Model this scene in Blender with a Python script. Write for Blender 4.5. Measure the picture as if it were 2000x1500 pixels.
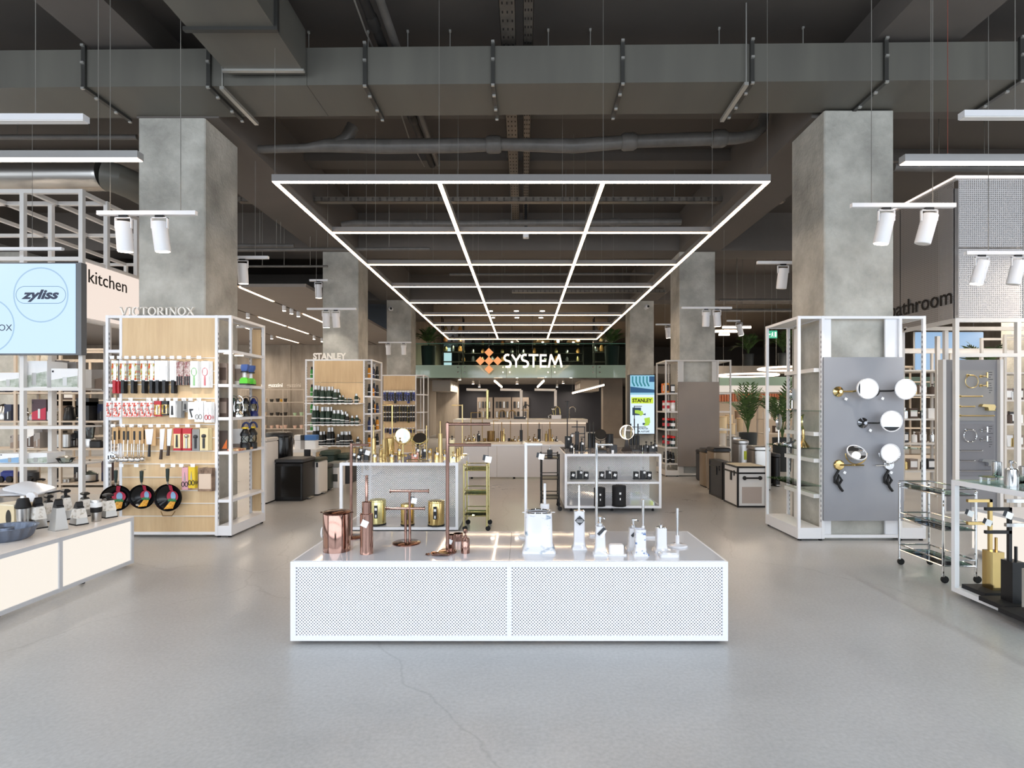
import bpy, math, random
from math import pi, sin, cos, radians, sqrt, atan2
from mathutils import Vector, Matrix
random.seed(7)
for _o in list(bpy.data.objects):
    bpy.data.objects.remove(_o)
SC = bpy.context.scene
COL = SC.collection
# ------------------------------------------------------------------ camera, world, big lights, exposure
FPX, VX, HY, EYE = 1100.0, 1022.0, 794.0, 1.35
cam_d = bpy.data.cameras.new('camera')
cam_d.sensor_fit = 'HORIZONTAL'; cam_d.sensor_width = 36.0
cam_d.lens = FPX / 2000 * 36.0
cam_d.shift_x = -(VX - 1000) / 2000; cam_d.shift_y = (HY - 750) / 2000
cam_d.clip_start = 0.05; cam_d.clip_end = 200
cam = bpy.data.objects.new('camera', cam_d); COL.objects.link(cam)
cam.location = (0, 0, EYE); cam.rotation_euler = (pi / 2, 0, 0)
SC.camera = cam
SC.view_settings.view_transform = 'Standard'
SC.view_settings.look = 'None'
SC.view_settings.exposure = 0.1
SC.view_settings.gamma = 1.0
SC.view_settings.use_curve_mapping = False
wd = bpy.data.worlds.new('sky'); SC.world = wd; wd.use_nodes = True
wd.node_tree.nodes['Background'].inputs[0].default_value = (0.78, 0.88, 1.0, 1)
wd.node_tree.nodes['Background'].inputs[1].default_value = 1.0
def area(name, loc, rot, sx, sy, power, col):
    l = bpy.data.lights.new(name, 'AREA'); l.shape = 'RECTANGLE'; l.size = sx; l.size_y = sy
    l.energy = power; l.color = col
    o = bpy.data.objects.new(name, l); COL.objects.link(o); o.location = loc; o.rotation_euler = rot
    return o
# daylight entering through the glazed shop front behind the viewer and through the side glazing
area('daylight_shopfront', (0, -7.2, 2.25), (radians(90), 0, 0), 30, 4.2, 1480, (0.87, 0.93, 1.0))
area('daylight_right_glazing', (15.6, 6, 2.2), (radians(90), 0, radians(90)), 20, 3.4, 420, (0.88, 0.94, 1.0))
area('daylight_left_glazing', (-15.6, 6, 2.2), (radians(90), 0, radians(-90)), 20, 3.4, 420, (0.88, 0.94, 1.0))
# unseen fill added at the entrance; pendants in the halls, under / above the mezzanine
for _x in (-7, -4.5, -1.5, 1.5, 4.5, 7): area('entrance_fill', (_x, 0.0, 3.3), (0, 0, 0), 0.1, 6.5, 62, (0.84, 0.92, 1.0))
for _x in (-12, -9.5, -6.8, 6.8, 9.5, 12):
    for _y in (7, 12.5, 18): area('hall_pendant', (_x, _y, 3.3), (0, 0, 0), 0.1, 4, 78, (1.0, 0.86, 0.7))
for _x in (-2.5, 0, 2.5):
    for _y in (23, 28): area('mezzanine_lamp', (_x, _y, 2.2), (0, 0, 0), 0.1, 3, 60, (1.0, 0.86, 0.7))
for _x in (-2.4, 0, 2.4, 8): area('gallery_lamp', (_x, 25, 4.2), (0, 0, 0), 0.1, 6, 120, (1.0, 0.82, 0.62))
LED = 12.0      # radiance of the linear lamps

# ------------------------------------------------------------------ helpers
def at(px, py, Y):
    return Vector(((px - VX) * Y / FPX, Y, EYE - (py - HY) * Y / FPX))
def X(px, Y): return (px - VX) * Y / FPX
def Zh(py, Y): return EYE - (py - HY) * Y / FPX
def lin(h):
    h = h.lstrip('#'); o = []
    for i in (0, 2, 4):
        c = int(h[i:i + 2], 16) / 255
        o.append(c / 12.92 if c <= 0.04045 else ((c + 0.055) / 1.055) ** 2.4)
    return (*o, 1.0)
MATS = {}
def mat(name, hexc, rough=0.5, metal=0.0, emit=0.0, spec=0.5, coat=0.0, trans=0.0, ior=1.45, alpha=1.0):
    if name in MATS: return MATS[name]
    m = bpy.data.materials.new(name); m.use_nodes = True
    b = m.node_tree.nodes['Principled BSDF']; c = lin(hexc)
    b.inputs['Base Color'].default_value = c
    b.inputs['Roughness'].default_value = rough; b.inputs['Metallic'].default_value = metal
    b.inputs['Specular IOR Level'].default_value = spec
    b.inputs['Coat Weight'].default_value = coat
    b.inputs['Transmission Weight'].default_value = trans; b.inputs['IOR'].default_value = ior
    b.inputs['Alpha'].default_value = alpha
    if emit and emit <= 1.3: b.inputs['Base Color'].default_value = (c[0] * .06, c[1] * .06, c[2] * .06, 1)
    if emit:
        b.inputs['Emission Color'].default_value = c; b.inputs['Emission Strength'].default_value = emit
    MATS[name] = m
    return m
class NX:                                   # tiny node-expression builder
    def __init__(s, t, sock): s.t, s.s = t, sock
    def op(s, o, b=None, c=None):
        n = s.t.nodes.new('ShaderNodeMath'); n.operation = o
        for i, v in enumerate((s, b, c)):
            if v is None: continue
            if isinstance(v, NX): s.t.links.new(v.s, n.inputs[i])
            else: n.inputs[i].default_value = v
        return NX(s.t, n.outputs[0])
    def __add__(s, b): return s.op('ADD', b)
    def __sub__(s, b): return s.op('SUBTRACT', b)
    def __mul__(s, b): return s.op('MULTIPLY', b)
    def frac(s): return s.op('FRACT')
    def lt(s, b): return s.op('LESS_THAN', b)
    def gt(s, b): return s.op('GREATER_THAN', b)
    def mx(s, b): return s.op('MAXIMUM', b)
def coords(m, kind='Object'):
    t = m.node_tree; tc = t.nodes.new('ShaderNodeTexCoord'); sp = t.nodes.new('ShaderNodeSeparateXYZ')
    t.links.new(tc.outputs[kind], sp.inputs[0])
    return [NX(t, sp.outputs[i]) for i in range(3)], tc.outputs[kind]
def perforated(name, hexc, pitch, rad, a=0, b=2, stagger=True, square=False, rough=0.45):
    if name in MATS: return MATS[name]
    m = mat(name, hexc, rough); t = m.node_tree
    c, _ = coords(m)
    def grid(off):
        u = (c[a] * (1 / pitch) + off).frac() - 0.5
        v = (c[b] * (1 / pitch) + off).frac() - 0.5
        if square: return u.op('ABSOLUTE').mx(v.op('ABSOLUTE')).lt(rad / pitch)
        return (u * u + v * v).lt((rad / pitch) ** 2)
    h = grid(0.0)
    if stagger: h = h.mx(grid(0.5))
    al = h.op('SUBTRACT'); al = NX(t, al.s)
    n = al.s.node; n.inputs[0].default_value = 1.0
    for l in list(n.inputs[0].links): t.links.remove(l)
    t.links.new(h.s, n.inputs[1])
    t.links.new(n.outputs[0], t.nodes['Principled BSDF'].inputs['Alpha'])
    return m
def noisy(name, c1, c2, scale=4.0, detail=6.0, rough=(0.5, 0.7), stretch=(1, 1, 1), bump=0.0, bscale=None, metal=0.0, lo=0.35, hi=0.65, spec=0.5, c3=None):
    if name in MATS: return MATS[name]
    m = mat(name, c1, rough[0], metal, spec=spec); t = m.node_tree; N = t.nodes.new; L = t.links.new
    b = t.nodes['Principled BSDF']
    tc = N('ShaderNodeTexCoord'); mp = N('ShaderNodeMapping'); mp.inputs['Scale'].default_value = stretch
    L(tc.outputs['Object'], mp.inputs[0])
    nz = N('ShaderNodeTexNoise'); nz.inputs['Scale'].default_value = scale; nz.inputs['Detail'].default_value = detail
    nz.inputs['Roughness'].default_value = 0.62
    L(mp.outputs[0], nz.inputs['Vector'])
    r = N('ShaderNodeValToRGB'); r.color_ramp.elements[0].position = lo; r.color_ramp.elements[1].position = hi
    r.color_ramp.elements[0].color = lin(c1); r.color_ramp.elements[1].color = lin(c2)
    if c3:
        e = r.color_ramp.elements.new((lo + hi) / 2); e.color = lin(c3)
    L(nz.outputs['Fac'], r.inputs[0]); L(r.outputs[0], b.inputs['Base Color'])
    mr = N('ShaderNodeMapRange'); mr.inputs['From Min'].default_value = lo; mr.inputs['From Max'].default_value = hi
    mr.inputs['To Min'].default_value = rough[0]; mr.inputs['To Max'].default_value = rough[1]
    L(nz.outputs['Fac'], mr.inputs[0]); L(mr.outputs[0], b.inputs['Roughness'])
    if bump:
        n2 = N('ShaderNodeTexNoise'); n2.inputs['Scale'].default_value = bscale or scale * 6; n2.inputs['Detail'].default_value = 4
        L(mp.outputs[0], n2.inputs['Vector'])
        bp = N('ShaderNodeBump'); bp.inputs['Strength'].default_value = bump; bp.inputs['Distance'].default_value = 0.01
        L(n2.outputs['Fac'], bp.inputs['Height']); L(bp.outputs[0], b.inputs['Normal'])
    return m
class MB:                                   # collects shapes, then links them as one mesh object
    def __init__(s): s.v = []; s.f = []; s.mi = []; s.k = 0
    def add(s, vs, fs):
        o = len(s.v); s.v += [tuple(p) for p in vs]; s.f += [[i + o for i in f] for f in fs]; s.mi += [s.k] * len(fs)
        return s
    def use(s, k): s.k = k; return s
    def box(s, x0, x1, y0, y1, z0, z1):
        return s.add([(x0, y0, z0), (x1, y0, z0), (x1, y1, z0), (x0, y1, z0), (x0, y0, z1), (x1, y0, z1), (x1, y1, z1), (x0, y1, z1)],
                     [(0, 3, 2, 1), (4, 5, 6, 7), (0, 1, 5, 4), (1, 2, 6, 5), (2, 3, 7, 6), (3, 0, 4, 7)])
    def cbox(s, cx, cy, cz, sx, sy, sz): return s.box(cx - sx / 2, cx + sx / 2, cy - sy / 2, cy + sy / 2, cz - sz / 2, cz + sz / 2)
    def rbox(s, x0, x1, y0, y1, z0, z1, r=0.01, n=3, top=True):      # box with rounded vertical edges and a chamfered top
        pts = []
        for cx, cy, a0 in ((x1 - r, y1 - r, 0), (x0 + r, y1 - r, 90), (x0 + r, y0 + r, 180), (x1 - r, y0 + r, 270)):
            for i in range(n + 1):
                a = radians(a0 + 90 * i / n); pts.append((cx + r * cos(a), cy + r * sin(a)))
        mx, my = (x0 + x1) / 2, (y0 + y1) / 2; c = min(r * 0.5, (z1 - z0) * 0.3)
        kx = 1 - 2 * c / (x1 - x0); ky = 1 - 2 * c / (y1 - y0)
        if not top: return s.loft([[(x, y, z0) for x, y in pts], [(x, y, z1) for x, y in pts]])
        return s.loft([[(x, y, z0) for x, y in pts], [(x, y, z1 - c) for x, y in pts],
                       [(mx + (x - mx) * kx, my + (y - my) * ky, z1) for x, y in pts]])
    def loft(s, rings, caps=True, close=True):
        n = len(rings[0]); vs = [p for r in rings for p in r]; fs = []
        for i in range(len(rings) - 1):
            for j in range(n if close else n - 1):
                k = (j + 1) % n
                fs.append((i * n + j, i * n + k, (i + 1) * n + k, (i + 1) * n + j))
        if caps:
            fs.append(tuple(reversed(range(n)))); fs.append(tuple((len(rings) - 1) * n + j for j in range(n)))
        return s.add(vs, fs)
    def lathe(s, prof, n=20, c=(0, 0, 0), axis='z', caps=True):
        rings = []
        for r, z in prof:
            ring = []
            for j in range(n):
                a = 2 * pi * j / n; p = (r * cos(a), r * sin(a), z)
                if axis == 'y': p = (p[0], p[2], -p[1])
                elif axis == 'x': p = (p[2], p[0], p[1])
                ring.append((p[0] + c[0], p[1] + c[1], p[2] + c[2]))
            rings.append(ring)
        return s.loft(rings, caps)
    def tube(s, pts, r, n=8, caps=True, closed=False):
        pts = [Vector(p) for p in pts]; rings = []; m = len(pts); up = None
        for i, p in enumerate(pts):
            if closed: d = pts[(i + 1) % m] - pts[i - 1]
            else: d = pts[min(i + 1, m - 1)] - pts[max(i - 1, 0)]
            d.normalize()
            if up is None:
                up = Vector((0, 0, 1)) if abs(d.z) < 0.9 else Vector((1, 0, 0))
            u = d.cross(up)
            if u.length < 1e-6: u = d.orthogonal()
            u.normalize(); w = u.cross(d); up = w
            rr = r[i] if isinstance(r, (list, tuple)) else r
            rings.append([p + (u * cos(2 * pi * j / n) + w * sin(2 * pi * j / n)) * rr for j in range(n)])
        if closed: rings.append(rings[0]); caps = False
        return s.loft(rings, caps)
    def bar(s, p0, p1, w, h=None):          # square bar between two points
        h = h or w; p0, p1 = Vector(p0), Vector(p1); d = (p1 - p0).normalized()
        up = Vector((0, 0, 1)) if abs(d.z) < 0.9 else Vector((0, 1, 0))
        u = d.cross(up).normalized() * (w / 2); v = u.cross(d).normalized() * (h / 2)
        R = lambda p: [p + u + v, p - u + v, p - u - v, p + u - v]
        return s.loft([R(p0), R(p1)])
    def ball(s, c, r, n=12, m=8, sz=1.0):
        return s.lathe([(max(r * sin(pi * i / m), r * 0.02), -r * cos(pi * i / m) * sz) for i in range(m + 1)], n, c)
    def disc(s, c, r, n=24, axis='z', rx=None):
        rx = rx or r; vs = []
        for j in range(n):
            a = 2 * pi * j / n
            vs.append((c[0] + rx * cos(a), c[1] + r * sin(a), c[2]) if axis == 'z' else
                      ((c[0] + rx * cos(a), c[1], c[2] + r * sin(a)) if axis == 'y' else (c[0], c[1] + rx * cos(a), c[2] + r * sin(a))))
        return s.add(vs, [tuple(range(n))])
    def quad(s, a, b, c, d): return s.add([a, b, c, d], [(0, 1, 2, 3)])
    def prism(s, poly, d0, d1, plane='xz'):  # outline in a plane, pushed along the third axis
        g = {'xz': lambda p, d: (p[0], d, p[1]), 'xy': lambda p, d: (p[0], p[1], d), 'yz': lambda p, d: (d, p[0], p[1])}[plane]
        return s.loft([[g(p, d0) for p in poly], [g(p, d1) for p in poly]])
    def ring(s, c, R, r, n=28, k=6, axis='y', a0=0, a1=2 * pi, rz=None):
        rz = rz or R; full = abs(a1 - a0 - 2 * pi) < 1e-4; P = []
        for i in range(n if full else n + 1):
            a = a0 + (a1 - a0) * i / n; u, v = R * cos(a), rz * sin(a)
            P.append((c[0] + u, c[1], c[2] + v) if axis == 'y' else ((c[0] + u, c[1] + v, c[2]) if axis == 'z' else (c[0], c[1] + u, c[2] + v)))
        return s.tube(P, r, k, closed=full)
    def mesh(s, name, mats, smooth=True):
        me = bpy.data.meshes.new(name); me.from_pydata(s.v, [], s.f)
        for m in (mats if isinstance(mats, (list, tuple)) else [mats]): me.materials.append(m)
        if max(s.mi, default=0): me.polygons.foreach_set('material_index', s.mi)
        if smooth:
            me.polygons.foreach_set('use_smooth', [True] * len(me.polygons)); me.set_sharp_from_angle(angle=radians(38))
        me.update()
        return me
    def build(s, name, mats, parent=None, **k):
        return link(name, s.mesh(name, mats, k.pop('smooth', True)), parent, **k)
def link(name, data, parent=None, loc=(0, 0, 0), rot=(0, 0, 0), label=None, kind=None):
    o = bpy.data.objects.new(name, data); COL.objects.link(o)
    o.location = loc; o.rotation_euler = rot
    if parent: o.parent = parent
    if label: o['label'] = label
    if kind: o['kind'] = kind
    return o
def thing(name, label, cat, loc=(0, 0, 0), rz=0.0, group=None):
    o = bpy.data.objects.new(name, None); COL.objects.link(o); o.empty_display_size = 0.05
    o.location = loc; o.rotation_euler = (0, 0, rz)
    o['label'] = label; o['category'] = cat
    if group: o['group'] = group
    return o
def tag(o, label, cat, group=None):
    o['label'] = label; o['category'] = cat
    if group: o['group'] = group
    return o
def struct(name, mb, m, **k):
    return mb.build(name, m, kind='structure', **k)
KIDS = {}
def dup(root, loc, rz=0.0, label=None, group=None, scale=None, mats=None, skip=()):
    if root not in KIDS:
        ch = [c for c in COL.objects if c.parent == root]
        KIDS[root] = [(c, [d for d in COL.objects if d.parent == c]) for c in ch]
    def cp(o, par):
        c = o.copy(); COL.objects.link(c); c.parent = par
        if mats and o.type == 'MESH':
            for i, s in enumerate(o.data.materials):
                if s.name in mats:
                    c.data = remat(o.data, mats); break
        return c
    r = cp(root, None); r.location = loc; r.rotation_euler = (0, 0, rz)
    if scale: r.scale = (scale,) * 3 if isinstance(scale, (int, float)) else scale
    if label: r['label'] = label
    if group: r['group'] = group
    for c, gs in KIDS[root]:
        if c.name.split('.')[0] in skip: continue
        n = cp(c, r)
        for g in gs: cp(g, n)
    return r
_RM = {}
def remat(me, mats):
    key = (me.name, tuple(sorted((k, v.name) for k, v in mats.items())))
    if key not in _RM:
        m2 = me.copy()
        for i, s in enumerate(m2.materials):
            if s.name in mats: m2.materials[i] = mats[s.name]
        _RM[key] = m2
    return _RM[key]
_TX = {}
def text_mesh(s, size, depth=0.002, m=None, shear=0.0, align='LEFT', bold=0.0):
    k = (s, size, depth, m.name, shear, align, bold)
    if k in _TX: return _TX[k]
    c = bpy.data.curves.new('text', 'FONT'); c.body = s; c.size = size; c.extrude = depth / 2; c.shear = shear
    c.align_x = align; c.offset = bold; c.resolution_u = 3
    o = bpy.data.objects.new('text', c); COL.objects.link(o)
    me = bpy.data.meshes.new_from_object(o)
    bpy.data.objects.remove(o); bpy.data.curves.remove(c)
    me.materials.clear(); me.materials.append(m)
    _TX[k] = me
    return me
ORD = 'first second third fourth fifth sixth seventh eighth ninth tenth eleventh twelfth thirteenth fourteenth fifteenth sixteenth seventeenth eighteenth nineteenth twentieth'.split()
def nth(i): return ORD[i]

# ------------------------------------------------------------------ materials
white = mat('white_metal', '#ebecf0', 0.35)
whitegloss = mat('white_gloss', '#d9d9de', 0.06, coat=0.6)
offwhite = mat('off_white_metal', '#e4e2e0', 0.45)
greyrack = mat('grey_white_metal', '#cfccc8', 0.5)
black = mat('black_satin', '#17181b', 0.35)
blackmatt = mat('black_matt', '#1c1c1f', 0.7)
charcoal = mat('charcoal', '#3a3c40', 0.55)
rubber = mat('black_rubber', '#101012', 0.6)
chrome = mat('chrome', '#dcdfe2', 0.06, 1.0)
steel = mat('brushed_steel', '#b9b8b6', 0.28, 1.0)
mirror = mat('mirror', '#f0f2f4', 0.01, 1.0)
gold = mat('polished_gold', '#cfb57b', 0.14, 1.0)
goldm = mat('matt_gold', '#cdb887', 0.35, 1.0)
rose = mat('rose_copper', '#99796e', 0.10, 1.0)
rosed = mat('dark_copper', '#6d4a3e', 0.18, 1.0)
bronze = mat('antique_bronze', '#8a6f4a', 0.3, 1.0)
ceramic = mat('white_ceramic', '#dfdfe3', 0.12, coat=0.5)
paper = mat('white_card', '#f6f7f8', 0.7)
ink = mat('dark_ink', '#2b2e36', 0.7)
glass = None
def glassmat(name, tint, a, rough=0.0):
    m = bpy.data.materials.new(name); m.use_nodes = True; t = m.node_tree; t.nodes.clear()
    o = t.nodes.new('ShaderNodeOutputMaterial'); mx = t.nodes.new('ShaderNodeMixShader')
    tr = t.nodes.new('ShaderNodeBsdfTransparent'); gl = t.nodes.new('ShaderNodeBsdfGlossy')
    tr.inputs[0].default_value = lin(tint); gl.inputs['Roughness'].default_value = rough
    lw = t.nodes.new('ShaderNodeLayerWeight'); lw.inputs[0].default_value = a
    t.links.new(lw.outputs['Fresnel'], mx.inputs[0])
    t.links.new(tr.outputs[0], mx.inputs[1]); t.links.new(gl.outputs[0], mx.inputs[2]); t.links.new(mx.outputs[0], o.inputs[0])
    return m
glass = glassmat('clear_glass', '#eef6f4', 0.25)
glassgreen = glassmat('green_glass', '#e0f0e9', 0.08)
glassedge = mat('glass_edge', '#5f8f80', 0.2)
led = mat('lamp_diffuser', '#ffdcb6', 0.5, emit=LED * 1.15)
ledcool = mat('lamp_diffuser_cool', '#fff3e6', 0.5, emit=LED * 0.8)
spotglow = mat('spot_lens', '#fff0dc', 0.5, emit=14.0)
alu = mat('lamp_aluminium', '#a8a8a8', 0.5)
alug = mat('grid_aluminium', '#7f7d7c', 0.5)
wirem = mat('steel_wire', '#83817c', 0.5)
wirered = mat('red_wire', '#8c4a3e', 0.5)
concrete = noisy('column_concrete', '#96958f', '#c8c7c0', 2.2, 14, (0.75, 0.9), bump=0.9, bscale=30, lo=0.32, hi=0.68, c3='#b1b0a9')
concretew = noisy('wall_concrete', '#857c72', '#a59b8f', 1.3, 8, (0.8, 0.9), stretch=(2.2, 2.2, 0.4), bump=0.2, bscale=9)
slabm = noisy('slab_paint', '#4f4b48', '#58534f', 1.2, 5, (0.75, 0.9))
beamm = noisy('beam_paint', '#5d5955', '#68635f', 1.0, 5, (0.7, 0.85))
ductm = noisy('duct_paint', '#5d5c57', '#67665f', 0.7, 3, (0.42, 0.5), stretch=(3, 0.4, 0.4), metal=0.0)
pipem = noisy('pipe_paint', '#5c5a57', '#6b6865', 5, 4, (0.35, 0.45))
traym = noisy('tray_metal', '#6a655f', '#7d766e', 9, 3, (0.35, 0.5), metal=0.6)
strapm = mat('strap_metal', '#4f4f4d', 0.4, 0.6)
boltm = mat('zinc_bolt', '#c8c8c4', 0.35, 0.7)
oak = noisy('oak_board', '#d0b189', '#dfc49c', 2.6, 9, (0.42, 0.55), stretch=(4.5, 4.5, 0.45), c3='#d8bb92')
greyboard = noisy('grey_board', '#8b8d94', '#93959b', 1.2, 3, (0.5, 0.6))
greyboard2 = noisy('warm_grey_board', '#7a716b', '#81776f', 1.2, 3, (0.5, 0.6))
# ------------------------------------------------------------------ the setting
def floor_material():
    m = noisy('polished_concrete', '#a3a3a3', '#bababa', 0.7, 8, (0.26, 0.36), stretch=(1, 1.3, 1), bump=0.04, bscale=60, lo=0.25, hi=0.75, c3='#b0b0b0')
    t = m.node_tree; N = t.nodes.new; L = t.links.new; b = t.nodes['Principled BSDF']
    src = b.inputs['Base Color'].links[0].from_socket
    tc = N('ShaderNodeTexCoord')
    n2 = N('ShaderNodeTexNoise'); n2.inputs['Scale'].default_value = 55; n2.inputs['Detail'].default_value = 5
    L(tc.outputs['Object'], n2.inputs['Vector'])
    mx = N('ShaderNodeMix'); mx.data_type = 'RGBA'; mx.blend_type = 'OVERLAY'; mx.inputs[0].default_value = 0.22
    L(src, mx.inputs[6]); L(n2.outputs['Fac'], mx.inputs[7])
    # thin wandering hairline cracks
    nz = N('ShaderNodeTexNoise'); nz.inputs['Scale'].default_value = 1.4; nz.inputs['Detail'].default_value = 6
    va = N('ShaderNodeVectorMath'); va.operation = 'SCALE'; va.inputs['Scale'].default_value = 0.55
    L(tc.outputs['Object'], nz.inputs['Vector']); L(nz.outputs['Color'], va.inputs[0])
    vb = N('ShaderNodeVectorMath'); L(tc.outputs['Object'], vb.inputs[0]); L(va.outputs[0], vb.inputs[1])
    vo = N('ShaderNodeTexVoronoi'); vo.feature = 'DISTANCE_TO_EDGE'; vo.inputs['Scale'].default_value = 0.33
    L(vb.outputs[0], vo.inputs['Vector'])
    r = N('ShaderNodeValToRGB'); r.color_ramp.elements[0].position = 0.0; r.color_ramp.elements[1].position = 0.0026
    r.color_ramp.elements[0].color = (0.62, 0.62, 0.62, 1); r.color_ramp.elements[1].color = (1, 1, 1, 1)
    L(vo.outputs['Distance'], r.inputs[0])
    m2 = N('ShaderNodeMix'); m2.data_type = 'RGBA'; m2.blend_type = 'MULTIPLY'; m2.inputs[0].default_value = 0.4
    L(mx.outputs[2], m2.inputs[6]); L(r.outputs[0], m2.inputs[7]); L(m2.outputs[2], b.inputs['Base Color'])
    return m
ZS, ZB = 5.1, 4.37                      # slab and beam soffits
def ceilz(y, x=0):
    if y > 5.9 and (abs(x + 3.62) < .45 or abs(x - 3.42) < .42): return ZB - .002
    if y <= 5.9 and (abs(x + 3.85) < .31 or abs(x - 3.7) < .41): return 4.787
    for a, b, z in ((5.95, 7.1, 4.95), (10.85, 11.55, ZB), (15.95, 16.65, ZB), (8.15, 8.55, 4.93), (13.35, 13.75, 4.93)):
        if a <= y <= b: return z - .003
    return ZS - .003
struct('floor', MB().box(-16, 16, -7.4, 36, -0.2, 0), floor_material())
struct('ceiling', MB().box(-16, 16, -7.4, 36, ZS, ZS + 0.3), slabm)
for i, (y0, y1, zb) in enumerate(((6.0, 7.05, 4.95), (10.9, 11.5, ZB), (16.0, 16.6, ZB))):
    struct('beam', MB().box(-16, 16, y0, y1, zb, ZS), beamm)
for x0, x1 in ((-10.6, -9.7), (-4.05, -3.19), (3.02, 3.82), (9.6, 10.5)):
    struct('beam', MB().box(x0, x1, 5.9, 20, ZB + 0.002, ZS), beamm)
for x0, x1 in ((-4.15, -3.55), (3.3, 4.1)): struct('beam', MB().box(x0, x1, -7.4, 5.9, 4.79, ZS), beamm)
for y in (8.2, 13.4):
    struct('beam', MB().box(-16, 16, y, y + 0.3, 4.93, ZS), beamm)
def column(x0, y0, w=0.70, d=0.68, z1=ZB):
    b = MB(); c = 0.012
    pts = [(x0 + c, y0), (x0 + w - c, y0), (x0 + w, y0 + c), (x0 + w, y0 + d - c), (x0 + w - c, y0 + d), (x0 + c, y0 + d), (x0, y0 + d - c), (x0, y0 + c)]
    zs = [0.0, 2.42, 2.426, 2.432, z1]
    rings = []
    for k, z in enumerate(zs):
        e = 0.004 if k == 2 else 0.0
        rings.append([(x0 + w / 2 + (x - x0 - w / 2) * (1 - e), y0 + d / 2 + (y - y0 - d / 2) * (1 - e), z) for x, y in pts])
    b.loft(rings)
    return struct('column', b, concrete)
column(X(270, 5.9), 5.9); column(X(1610, 5.75), 5.75, 0.71, 0.70)
column(X(630, 11), 11); column(X(1327, 11), 11)
column(X(755, 16), 16); column(X(1230, 16.1), 16.1, 0.69)
column(-10.4, 11); column(-10.4, 16); column(9.9, 11); column(10, 5.8); column(9.9, 16)
struct('wall_left', MB().box(-16.2, -16, -7.4, 14, 0, ZS).box(-16.2, -16, 22, 36, 0, ZS).box(-16.2, -16, 14, 22, 2.1, ZS).box(-16.2, -16, 14, 22, 0, 0.7), concretew)
struct('wall_right', MB().box(16, 16.2, -7.4, 36, 0, ZS), concretew)
struct('wall_front', MB().box(-16, 16, -7.6, -7.4, 4.4, ZS), concretew)
win = MB()
for i in range(15):
    x = -15.4 + i * 2.2; win.box(x - 0.06, x + 0.06, -7.1, -7.02, 0, 4.4)
win.box(-16, 16, -7.095, -7.025, 2.5, 2.6); win.box(-16, 16, -7.095, -7.025, 0, .25); win.box(-16, 16, -7.095, -7.025, 1.05, 1.1); win.box(-1.2, 1.2, -7.09, -7.03, .25, 1.0)
struct('window_1', win, mat('facade_frame', '#55585c', 0.5))
w2 = MB()
for y in (14.05, 15.3, 16.6, 17.9, 19.2, 20.6, 21.95): w2.box(-16.14, -16.06, y - 0.04, y + 0.04, 0.7, 2.1)
w2.box(-16.14, -16.06, 14, 22, 0.7, 0.76).box(-16.14, -16.06, 14, 22, 2.04, 2.1)
struct('window_2', w2, mat('facade_frame', '#55585c', 0.5))
# board-marked concrete wall behind the tableware shelves, with a shallow pilaster
struct('wall_back', MB().box(-16, -4.15, 20.6, 20.8, 0, 3.7), concretew)
struct('trim_1', MB().box(X(665, 20.5) - 0.25, X(700, 20.5), 20.46, 20.6, 0, 3.6).box(X(560, 20.5), X(566, 20.5), 20.57, 20.6, 0, 3.6)
       .box(X(535, 20.55), X(664, 20.55), 20.585, 20.6, 2.98, 3.0), concretew)
struct('wall_passage', MB().box(-4.4, -4.25, 20.82, 30, 0, ZS), concretew)
struct('window_pane', MB().box(-16.11, -16.09, 14, 22, .76, 2.04), glass)
# ------------------------------------------------------------------ suspended light grid
YG0, CW = 4.9, 1.428
ZG = Zh(357, YG0); BW = 0.042; BH = 0.066
XG = [X(537, YG0) + i * CW for i in range(4)]
YG = [YG0 + j * CW for j in range(9)]
g = thing('light_grid', 'large suspended white grid of glowing linear lamps hung over the central aisle', 'pendant light', ((XG[0] + XG[3]) / 2, YG0, ZG))
gx, gy, gz = g.location
def gridbar(n, x0, x1, y0, y1):
    o = MB().box(x0 - gx, x1 - gx, y0 - gy, y1 - gy, 0.008, BH).build(n, alug, g, smooth=False)
    MB().box(x0 + 0.004 - gx, x1 - 0.004 - gx, y0 + 0.004 - gy, y1 - 0.004 - gy, 0.0, 0.009).build('diffuser', led, o, smooth=False)
for j, y in enumerate(YG):
    gridbar('cross_bar', XG[0] - BW / 2, XG[3] + BW / 2, y - BW / 2, y + BW / 2)
for x in XG:
    for j in range(8):
        gridbar('long_bar', x - BW / 2, x + BW / 2, YG[j] + BW / 2, YG[j + 1] - BW / 2)
wz = ZS - ZG - 0.003
for j, y in enumerate(YG):
    for i in range(4):
        if j < 6 and (i + j) % 2 == 0 or j == 0:
            MB().tube([(XG[i] - gx, y - gy, BH), (XG[i] - gx, y - gy, ceilz(y) - ZG)], 0.0016, 5).build('suspension_wire', wirem, g)
for k in range(9):
    x = XG[0] + 0.5 + k * 0.42; y = YG[1 + k % 5] + 0.0
    MB().tube([(x - gx, y - gy, BH), (x - gx, y - gy, ceilz(y) - ZG)], 0.0014, 5).build('suspension_wire', wirem, g)
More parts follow.
